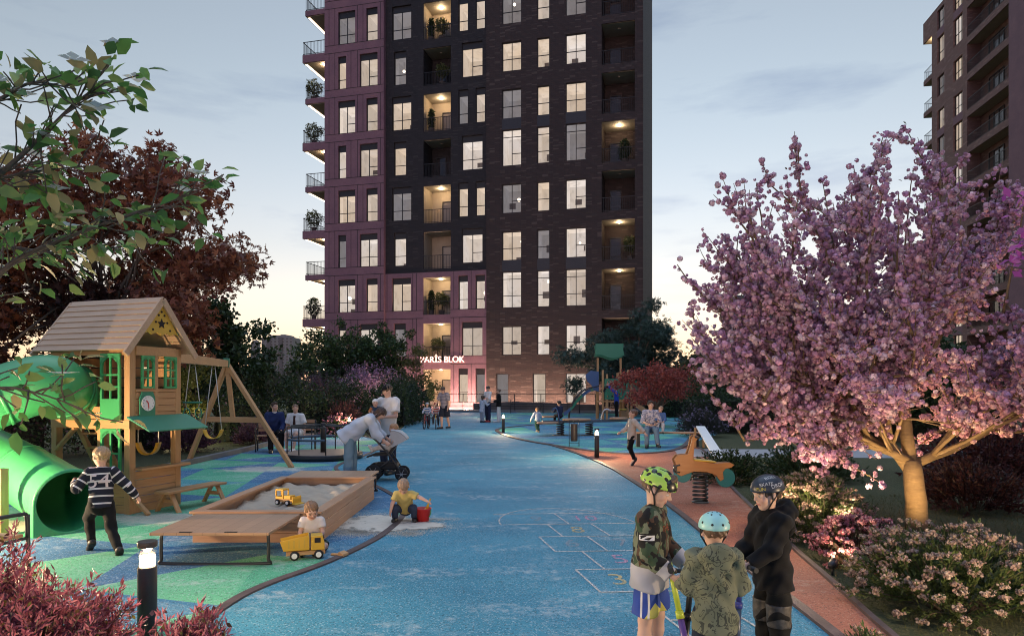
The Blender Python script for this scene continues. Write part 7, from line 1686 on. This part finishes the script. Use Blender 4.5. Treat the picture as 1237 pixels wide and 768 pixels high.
b.smooth = True; b.add([p for rw in rows_ for p in rw], [[i*7+j, i*7+j+1, (i+1)*7+j+1, (i+1)*7+j] for i in range(nh) for j in range(6)]); b.smooth = False
for s_ in (0, 6): b.add([pv+Vector((0, rows_[0][s_][1], 0))]+[rw[s_] for rw in rows_], [[0, i+1, i+2] for i in range(nh)])
o_ = b.build('hood', C_('pale_grey_hood', (.42, .42, .42)), t); m_ = o_.modifiers.new('solid', 'SOLIDIFY'); m_.thickness = .012
person('small blond child in white sitting in the stroller seat', .88, 'tot', ST+Vector((.03, -.01, 0)), R(93), dict(spine=(0, -.35, 1), neck=(0, .1, 1), face=(0, .95, -.1), thR=(.2, 1, .12), thL=(-.2, 1, .12), shR=(0, .95, -.35), shL=(0, .95, -.25), uaR=(.2, .4, -.85), faR=(0, .9, -.2), uaL=(-.2, .4, -.85), faL=(0, .9, -.2), ftR=(0, .5, .8), ftL=(0, .5, .8)),
 [('white_top', 'top', WHT, dict(sleeve=1)), ('white_leggings', 'legs', C_('cream_cloth', (.5, .47, .44)), dict()), ('shoe', 'shoes', SHW, dict(tilt=1))], .012, hair=('short', (.36, .20, .10)), seat=.60)
# -- couple on the bench
SIT = dict(thR=(.10, 1, -.02), thL=(-.10, 1, -.02), shR=(0, .08, -1), shL=(0, .08, -1))
person('man in a navy blazer and black trousers sitting on the bench before the hedge', 1.78, 'adult', Vector((BC.x-.30, BC.y+.02, .01)), R(205), dict(SIT, spine=(0, .16, 1), face=(-.55, 1, .05), uaR=(.12, .22, -.95), faR=(-.3, .85, -.42), uaL=(-.15, .30, -.92), faL=(.3, .8, -.5)),
 [('white_shirt', 'top', WHT, dict(loose=.006, sleeve=.9, collar=1)), ('navy_blazer', 'top', C_('blazer', (.018, .03, .095)), dict(hem=.06, loose=.016)), ('trousers', 'legs', BLK, dict()), ('shoe', 'shoes', SHB, dict())], .014, hair=('quiff', (.05, .03, .02)), seat=.50)
person('woman in a short white dress and dark scarf, seated beside the man in the blazer', 1.66, 'adult', Vector((BC.x+.32, BC.y+.02, .01)), R(176), dict(SIT, spine=(.02, .10, 1), face=(-.6, 1, .0), uaR=(.28, .05, -.95), faR=(-.05, .35, -.9), uaL=(-.32, -.02, -.95), faL=(-.08, .3, -.95), shR=(-.12, .25, -1), shL=(.05, .2, -1)),
 [('white_dress', 'top', WHT, dict(sleeve=.45, hem=.04, loose=.016)), ('dress_skirt', 'skirt', WHT, dict(dir=(0, .25, -1), len=.09, flare=.10, cover=.85)), ('scarf', 'hat', C_('dark_scarf', (.04, .018, .015)), dict(style='scarf')), ('shoe', 'shoes', SHW, dict())], .014, hair=('bun', (.16, .09, .05)), seat=.50)
# -- father with two children on bicycles
person('man in a grey striped shirt and dark shorts walking beside two children on bicycles', 1.78, 'adult', at(537, 28.9), R(150), dict(spine=(0, .08, 1), neck=(0, .5, 1), face=(.4, .8, -.5), thR=(.02, .2, -1), thL=(-.02, -.15, -1), shL=(0, -.35, -1), uaR=(.35, .15, -.9), faR=(.45, .35, -.8)),
 [('striped_shirt', 'top', C_('grey_stripe', (.17, .15, .17), 'stripe', (.33, .29, .31), .06, .5), dict(sleeve=.5, loose=.018)), ('shorts', 'legs', C_('dark_shorts', (.015, .018, .03)), dict(len=.55, loose=.02)), ('shoe', 'shoes', SHB, dict())], .018, hair=('short', (.06, .04, .03)))
def bicycle(label, loc, rz, col):
    t = thing('childrens_bicycle', label, 'bicycle', loc, rz, 'small bicycles beside the striped shirt man')
    for y in (-.32, .32):
        b = MB(); b.tube([(0, y+.19*math.cos(a), .20+.19*math.sin(a)) for a in [2*math.pi*i/20 for i in range(20)]], .022, 6, closed=True); w_ = b.build('wheel', M_RUB, t)
        b = MB()
        for k in range(8): a = R(45*k); b.tube([(0, y, .20), (0, y+.18*math.cos(a), .20+.18*math.sin(a))], .004, 4)
        b.lathe([(.02, -.03), (.02, .03)], (0, y, .2), 8, M=Matrix.Rotation(R(90), 3, 'Y')); b.build('spokes', M_STEEL, w_)
    b = MB(); b.tube([(0, .32, .20), (0, .24, .50), (0, .22, .62)], .016, 6); b.tube([(0, .25, .45), (0, -.10, .30), (0, -.20, .50)], .018, 6); b.tube([(0, -.32, .20), (0, -.10, .30)], .014, 6); b.tube([(0, -.32, .2), (0, -.18, .46)], .012, 6); b.build('frame', mat('bike_paint', col, .35), t)
    b = MB(); b.tube(smooth_curve([(-.22, .16, .66), (-.08, .22, .64), (.08, .22, .64), (.22, .16, .66)], 3), .013, 6); b.build('handlebar', M_BLACK, t)
    b = MB(); b.ball((0, -.21, .53), (.06, .11, .03), 10); b.build('saddle', M_RUB, t); return t
RIDE = dict(spine=(0, .15, 1), thR=(.22, .85, -.35), thL=(-.22, .65, -.75), shR=(0, -.15, -1), shL=(0, -.2, -1), uaR=(.35, .5, -.8), faR=(-.1, .85, -.4), uaL=(-.35, .5, -.8), faL=(.1, .85, -.4), curl=1.3)
for px_, rz, lab, cl, c2, hc_, bc in ((515, 172, 'left', (.06, .13, .30), (.55, .55, .55), (.35, .40, .45), (.30, .04, .04)), (526.5, 186, 'right', (.42, .07, .06), (.55, .53, .5), (.35, .05, .05), (.45, .30, .05))):
    q = at(px_, 29.0); bicycle('small bicycle with %s frame under the %s striped child' % (('red', 'blue and white') if lab == 'left' else ('yellow', 'red and white')), Vector((q.x, q.y, .006)), R(rz), bc)
    off = Matrix.Rotation(R(rz), 3, 'Z') @ Vector((0, -.2, 0)); person('child in a %s striped top and helmet riding a small bicycle' % ('blue and white' if lab == 'left' else 'red and white'), 1.08, 'child', q+off, R(rz), RIDE, [('striped_top', 'top', C_('child_stripe', cl, 'stripe', c2, .10, .45), dict()), ('trousers', 'legs', C_('dark_leggings', (.04, .04, .05)), dict()), ('shoe', 'shoes', SHB, dict(tilt=1)), ('helmet', 'hat', mat('pale_helmet', hc_, .35), dict(style='skate'))], .018, hair=('under', (.2, .12, .07)), seat=.56)
# -- group near the entrance
person('man in a white shirt and navy trousers standing with folded arms near the farthest bollard', 1.80, 'adult', at(589.5, 34.5), R(130), dict(uaR=(.2, .3, -.9), faR=(-.7, .6, .15), uaL=(-.2, .3, -.9), faL=(.7, .6, .15), face=(.2, 1, -.2)), [('white_shirt', 'top', WHT, dict(sleeve=.6)), ('trousers', 'legs', NAVY, dict()), ('shoe', 'shoes', mat('red_shoe', (.3, .03, .03), .5), dict())], .02, hair=('short', (.02, .015, .012)))
person('girl in a pale blue outfit leaning against the man in the white shirt', 1.40, 'child', at(582.5, 34.2), R(-40), dict(spine=(.06, .05, 1), uaR=(.3, .4, -.8), faR=(0, .8, .3), uaL=(-.2, .1, -1)), [('pale_blue_top', 'top', C_('pale_blue', (.40, .46, .55)), dict(hem=.12)), ('trousers', 'legs', C_('pale_grey_blue', (.25, .30, .38)), dict()), ('shoe', 'shoes', SHB, dict())], .02, hair=('bob', (.07, .045, .03)))
person('woman in a black sweater and white trousers facing the man in the white shirt', 1.66, 'adult', at(602.5, 34.5), R(95), dict(uaR=(.1, .1, -1), faR=(-.2, .95, -.1), uaL=(-.1, .1, -1), faL=(.2, .95, -.1), thL=(-.03, .08, -1), thR=(.03, -.08, -1)), [('black_sweater', 'top', BLK, dict(hem=.07, loose=.02)), ('white_trousers', 'legs', WHT, dict(flare=.015)), ('shoe', 'shoes', SHW, dict())], .02, hair=('bun', (.14, .09, .06)))
# -- children in the right zone
person('small child in pale blue sweater and dark green trousers running across the round zone', 1.04, 'child', at(649, 26.6), R(14), dict(spine=(0, .1, 1), thR=(.05, .45, -.9), shR=(0, -.45, -.9), thL=(-.04, -.35, -.95), shL=(0, -.75, -.65), uaR=(.55, .1, -.85), faR=(.35, .4, -.85), uaL=(-.55, -.1, -.85), faL=(-.4, .3, -.9)), [('pale_sweater', 'top', C_('ice_blue', (.42, .47, .55)), dict(loose=.02)), ('trousers', 'legs', C_('dark_green_trousers', (.015, .05, .035)), dict()), ('shoe', 'shoes', mat('tan_shoe', (.3, .22, .15), .6), dict(tilt=1))], .016, hair=('short', (.28, .14, .06)))
person('child in a navy top sitting on the spring seesaw', 1.15, 'child', Vector((ss.x+sx(674), ss.y+.3, .01)), R(20), dict(SIT, spine=(0, .18, 1), uaR=(.25, .5, -.8), faR=(0, .9, -.2), uaL=(-.25, .5, -.8), faL=(0, .9, -.2), shR=(.1, .4, -1), shL=(-.2, -.2, -1)), [('navy_top', 'top', NAVY, dict()), ('trousers', 'legs', BLK, dict()), ('shoe', 'shoes', SHB, dict(tilt=1))], .016, hair=('short', (.03, .02, .015)), seat=.70)
person('man in a bright blue sweater lifting a small child beside the play tower', 1.80, 'adult', Vector((PT.x+.10, PT.y-1.4, .01)), R(80), dict(spine=(0, .05, 1), uaR=(.12, .75, .65), faR=(-.08, .55, .85), uaL=(-.12, .80, .55), faL=(.08, .6, .8), face=(0, 1, .45)), [('blue_sweater', 'top', C_('bright_blue', (.02, .06, .36)), dict(hem=.05)), ('trousers', 'legs', BLK, dict()), ('shoe', 'shoes', SHB, dict())], .02, hair=('short', (.02, .015, .012)))
person('small child in dark clothes held up high by the man in the blue sweater', .82, 'tot', Vector((PT.x-.42, PT.y-1.4, 0)), R(-80), dict(spine=(0, .75, .65), neck=(0, .6, .8), thR=(.15, -.7, -.7), thL=(-.15, -.6, -.8), shR=(.1, -.6, -.8), shL=(-.1, -.5, -.85), uaR=(.5, .6, -.4), faR=(.2, .9, 0), uaL=(-.5, .6, -.4), faL=(-.2, .9, 0)), [('grey_top', 'top', C_('grey_top', (.20, .20, .22)), dict()), ('trousers', 'legs', BLK, dict()), ('shoe', 'shoes', SHB, dict(tilt=1))], .018, hair=('short', (.35, .28, .2)), seat=1.80)
person('jumping boy in a beige sweater and black trousers on the red rubber', 1.22, 'child', at(763, 15.3), R(98), dict(spine=(0, -.06, 1), neck=(0, -.05, 1), face=(.05, 1, .30), thR=(.02, .10, -1), shR=(0, -.42, -.9), thL=(-.02, .22, -1), shL=(0, -.38, -.92), ftR=(.1, .6, -.8), ftL=(-.1, .6, -.8), uaR=(.35, .35, -.85), faR=(.25, .75, -.5), uaL=(-.45, -.55, -.7), faL=(-.5, -.5, -.65)), [('beige_sweater', 'top', C_('beige', (.43, .36, .31)), dict(hem=.06, loose=.02, sleeve=.92)), ('trousers', 'legs', BLK, dict(loose=.008)), ('shoe', 'shoes', SHB, dict(tilt=1))], .011, hair=('short', (.12, .06, .035)), lift=.09)
person('bearded man in a blotchy patterned shirt and jeans sitting on the plank seat', 1.76, 'adult', Vector((PB.x-.34, PB.y+.02, .01)), R(172), dict(SIT, spine=(0, .15, 1), face=(-.4, 1, -.15), uaR=(.2, .2, -.9), faR=(-.6, .7, -.2), uaL=(-.3, .2, -.9), faL=(.4, .8, -.2), shR=(0, .12, -1), shL=(-.1, .35, -1)), [('patterned_shirt', 'top', C_('blotchy', (.40, .38, .44), 'blotch', (.16, .17, .25)), dict(sleeve=.55)), ('jeans', 'legs', JEAN, dict()), ('shoe', 'shoes', SHB, dict())], .014, hair=('quiff', (.04, .025, .018)), seat=.53)
person('small child in a blue vest sitting on the plank seat beside the bearded man', 1.05, 'child', Vector((PB.x-.06, PB.y-.08, .01)), R(165), dict(SIT, spine=(0, .05, 1), face=(.4, 1, 0), uaR=(.25, .3, -.9), faR=(-.4, .8, -.2), uaL=(-.2, .3, -.9), faL=(.3, .8, -.4), shR=(0, .3, -1), shL=(0, .25, -1)), [('blue_vest', 'top', C_('blue_vest', (.06, .12, .28)), dict(sleeve=.9)), ('grey_trousers', 'legs', C_('grey_trousers', (.32, .34, .38)), dict()), ('shoe', 'shoes', SHB, dict(tilt=1))], .012, hair=('short', (.30, .18, .10)), seat=.68)
# -- three boys with scooters in the foreground
def lime_helmet():
    t = NT('lime_helmet'); v = t.obj(); n_ = t.noise(v, 26, 1, .3); t.base(t.mix(t.math('GREATER_THAN', n_, .54), (.34, .55, .08), (.012, .014, .012))); t.set(Roughness=.3); return t.m
def face_patch(t, ob, S):
    q = Vector(S['J']['shR'])+Vector(S['J']['elR']-S['J']['shR'])*.42+Vector(S['sx'])*.05; b = MB()
    for dy in (0,): pass
    txt_on('▬', .10, WHT, 'sleeve_patch', ob, q, S['sx'], (0, 0, 1), .2, .9)
    txt_on('THE', .050, C_('orange_print', (.28, .07, .035)), 'chest_print', ob, Vector(S['che'])+Vector(S['fw'])*.08+Vector(S['sx'])*.03+Vector(S['sp'])*.03, S['fw'], S['sp'], .2)
Lb = Vector((.85, 4.22, .005))
person('boy in a camouflage jacket and lime green helmet holding a lime and purple scooter', 1.26, 'child', Lb, R(-112), dict(spine=(0, .05, 1), neck=(0, .22, 1), face=(.05, .90, -.42), uaR=(.14, .02, -1), faR=(-.02, .72, -.62), uaL=(-.10, .22, -.98), faL=(.10, .78, -.55), curl=1.35, thR=(.03, -.05, -1), thL=(-.04, .14, -1)),
 [('camouflage_jacket', 'top', C_('camo', (.1, .1, .1), 'camo', (.36, .36, .39), .055), dict(hem=.068, loose=.026, collar=1, fold=.009, hook=face_patch)), ('shorts', 'legs', C_('sport_shorts', (.035, .07, .30), 'sport', (.55, .50, .12)), dict(len=.465, loose=.013, fold=.009)), ('shoe', 'shoes', SHB, dict()), ('helmet', 'hat', lime_helmet(), dict(style='vent'))], .0062, hair=('quiff', (.10, .06, .035)), skin=(.52, .345, .275))
def vents(hb, H, hh, ax):
    r, f, u = [Vector(x) for x in ax]
    def disc(x, y, rr):
        z = .17+.455*math.sqrt(max(0, 1-(x/.475)**2-((y+.05)/.545)**2)); n_ = Vector(((x/.475**2), ((y+.05)/.545**2), (z-.17)/.455**2)); n_ = (r*n_.x+f*n_.y+u*n_.z).normalized(); q = n_.to_track_quat('Z', 'Y').to_matrix(); b = MB(); b.lathe([(rr*hh, -.004), (rr*hh, .0015), (rr*hh*.6, .002)], Vector(H(x, y, z)), 12, M=q); b.build('vent_hole', M_RUB, hb)
    for x, y in ((.16, -.555), (-.16, -.555), (.40, -.30), (-.40, -.30)): disc(x, y, .038)
    for x in (-.2, -.07, .07, .2): disc(x, -.18, .022)
    for x in (-.13, .13): disc(x, -.34, .03)
person('small boy in an olive dinosaur print hoodie and mint green helmet, seen from behind', 1.06, 'child', Vector((1.12, 3.77, .005)), R(-4), dict(spine=(0, .04, 1), neck=(0, .1, 1), face=(0, 1, -.1), uaR=(.30, .12, -.94), faR=(.10, .92, -.10), uaL=(-.22, .12, -.97), faL=(-.06, .92, -.10), curl=1.35, thR=(.06, 0, -1), thL=(-.06, 0, -1)),
 [('olive_hoodie', 'top', C_('dino_print', (.135, .145, .095), 'scribble', (.03, .035, .03)), dict(hem=.10, loose=.024, hood=1, fold=.014)), ('trousers', 'legs', C_('dark_navy', (.012, .016, .03)), dict(loose=.022)), ('shoe', 'shoes', SHB, dict()), ('helmet', 'hat', mat('mint_helmet', (.28, .56, .55), .4, var=.05), dict(style='skate', hook=vents))], .0062, hair=('under', (.12, .07, .04)), skin=(.52, .345, .275))
def stickers(hb, H, hh, ax):
    r, f, u = [Vector(x) for x in ax]
    for (x, y, z, s, tx, c, rot) in ((-.40, .20, .42, .030, 'SKATE', (.55, .53, .50), 0), (-.42, -.14, .30, .034, 'DROP', (.5, .5, .52), .1), (-.30, .36, .26, .030, 'FUN', (.50, .42, .06), -.1), (-.26, -.05, .55, .032, 'ROLL', (.5, .5, .5), .05)):
        n_ = (r*(x/.475**2)+f*((y+.05)/.545**2)+u*((z-.17)/.455**2)).normalized(); up = (u-n_*u.dot(n_)).normalized(); txt_on(tx, s, mat('sticker', c, .5), 'sticker', hb, Vector(H(x, y, z)), n_, up, .06)
person('boy in black hoodie, knee pads and a black helmet with stickers, facing left', 1.19, 'child', Vector((1.685, 4.41, .005)), R(103), dict(spine=(0, .05, 1), neck=(0, .18, 1), face=(.02, 1, -.18), uaR=(.12, .30, -.95), faR=(-.10, .80, -.55), uaL=(-.12, .46, -.88), faL=(.10, .84, -.50), curl=1.35, thR=(.06, .03, -1), thL=(-.06, .03, -1)),
 [('black_hoodie', 'top', BLK, dict(hem=.10, loose=.026, hood=1, fold=.015)), ('black_trousers', 'legs', C_('charcoal', (.007, .007, .007)), dict(loose=.024, fold=.010)), ('knee_pads', 'pad', mat('knee_pad', (.055, .05, .045), .5, var=.5, vscale=30), dict(loose=.022)), ('shoe', 'shoes', SHW, dict()), ('helmet', 'hat', mat('navy_black_helmet', (.018, .026, .042), .35, var=.5, vscale=18), dict(style='skate', hook=stickers))], .0062, hair=('under', (.06, .035, .02)), skin=(.52, .345, .275))
def scooter(label, top, foot, rz, c1, c2, grip=(.015, .015, .016)):
    """stem from the deck's head at foot up to the handlebar at top; rz turns the bar and the deck"""
    foot = Vector(foot); t = thing('kick_scooter', label, 'scooter', foot, rz, 'kick scooters of the three boys'); q = Matrix.Rotation(-rz, 3, 'Z') @ (Vector(top)-foot); base = Vector((0, 0, .10)); mid = base.lerp(q, .52)
    b = MB(); b.tube([base, mid], .019, 10); b.build('lower_stem', mat('scooter_lower', c2, .35), t); b = MB(); b.tube([mid, q], .017, 10); b.tube([mid-(q-mid)*.05, mid+(q-mid)*.10], .024, 10); b.build('upper_stem', mat('scooter_upper', c1, .35), t)
    b = MB(); b.tube([q+Vector((-.17, 0, 0)), q+Vector((.17, 0, 0))], .012, 8); b.build('handlebar', M_BLACK, t)
    for s_ in (-1, 1): b = MB(); b.tube([q+Vector((s_*.09, 0, 0)), q+Vector((s_*.19, 0, 0))], .017, 8); b.build('grip', mat('grip', grip, .6), t)
    b = MB(); b.bx(-.05, .05, -.50, .0, .075, .095); b.tube([(0, .02, .09), (0, .05, .05)], .02, 8); b.build('deck', M_BLACK, t, bevel=.008)
    for y in (.06, -.48): b = MB(); b.lathe([(.03, -.014), (.05, -.012), (.05, .012), (.03, .014)], (0, y, .05), 18, M=Matrix.Rotation(R(90), 3, 'Y')); b.build('wheel', mat('scooter_wheel', c2, .4), t)
scooter('kick scooter with lime green and purple stem held by the boy in camouflage', (.935, 4.06, .71), (1.03, 3.90, .006), R(-100), (.38, .48, .05), (.09, .05, .24))
scooter('plain black kick scooter held by the small boy in the olive hoodie', (1.07, 4.06, .66), (1.00, 4.00, .006), R(-4), (.015, .015, .018), (.015, .015, .018))
scooter('kick scooter with dark blue stem held by the boy in black', (1.45, 4.33, .64), (1.38, 4.20, .006), R(100), (.03, .035, .18), (.03, .05, .10))
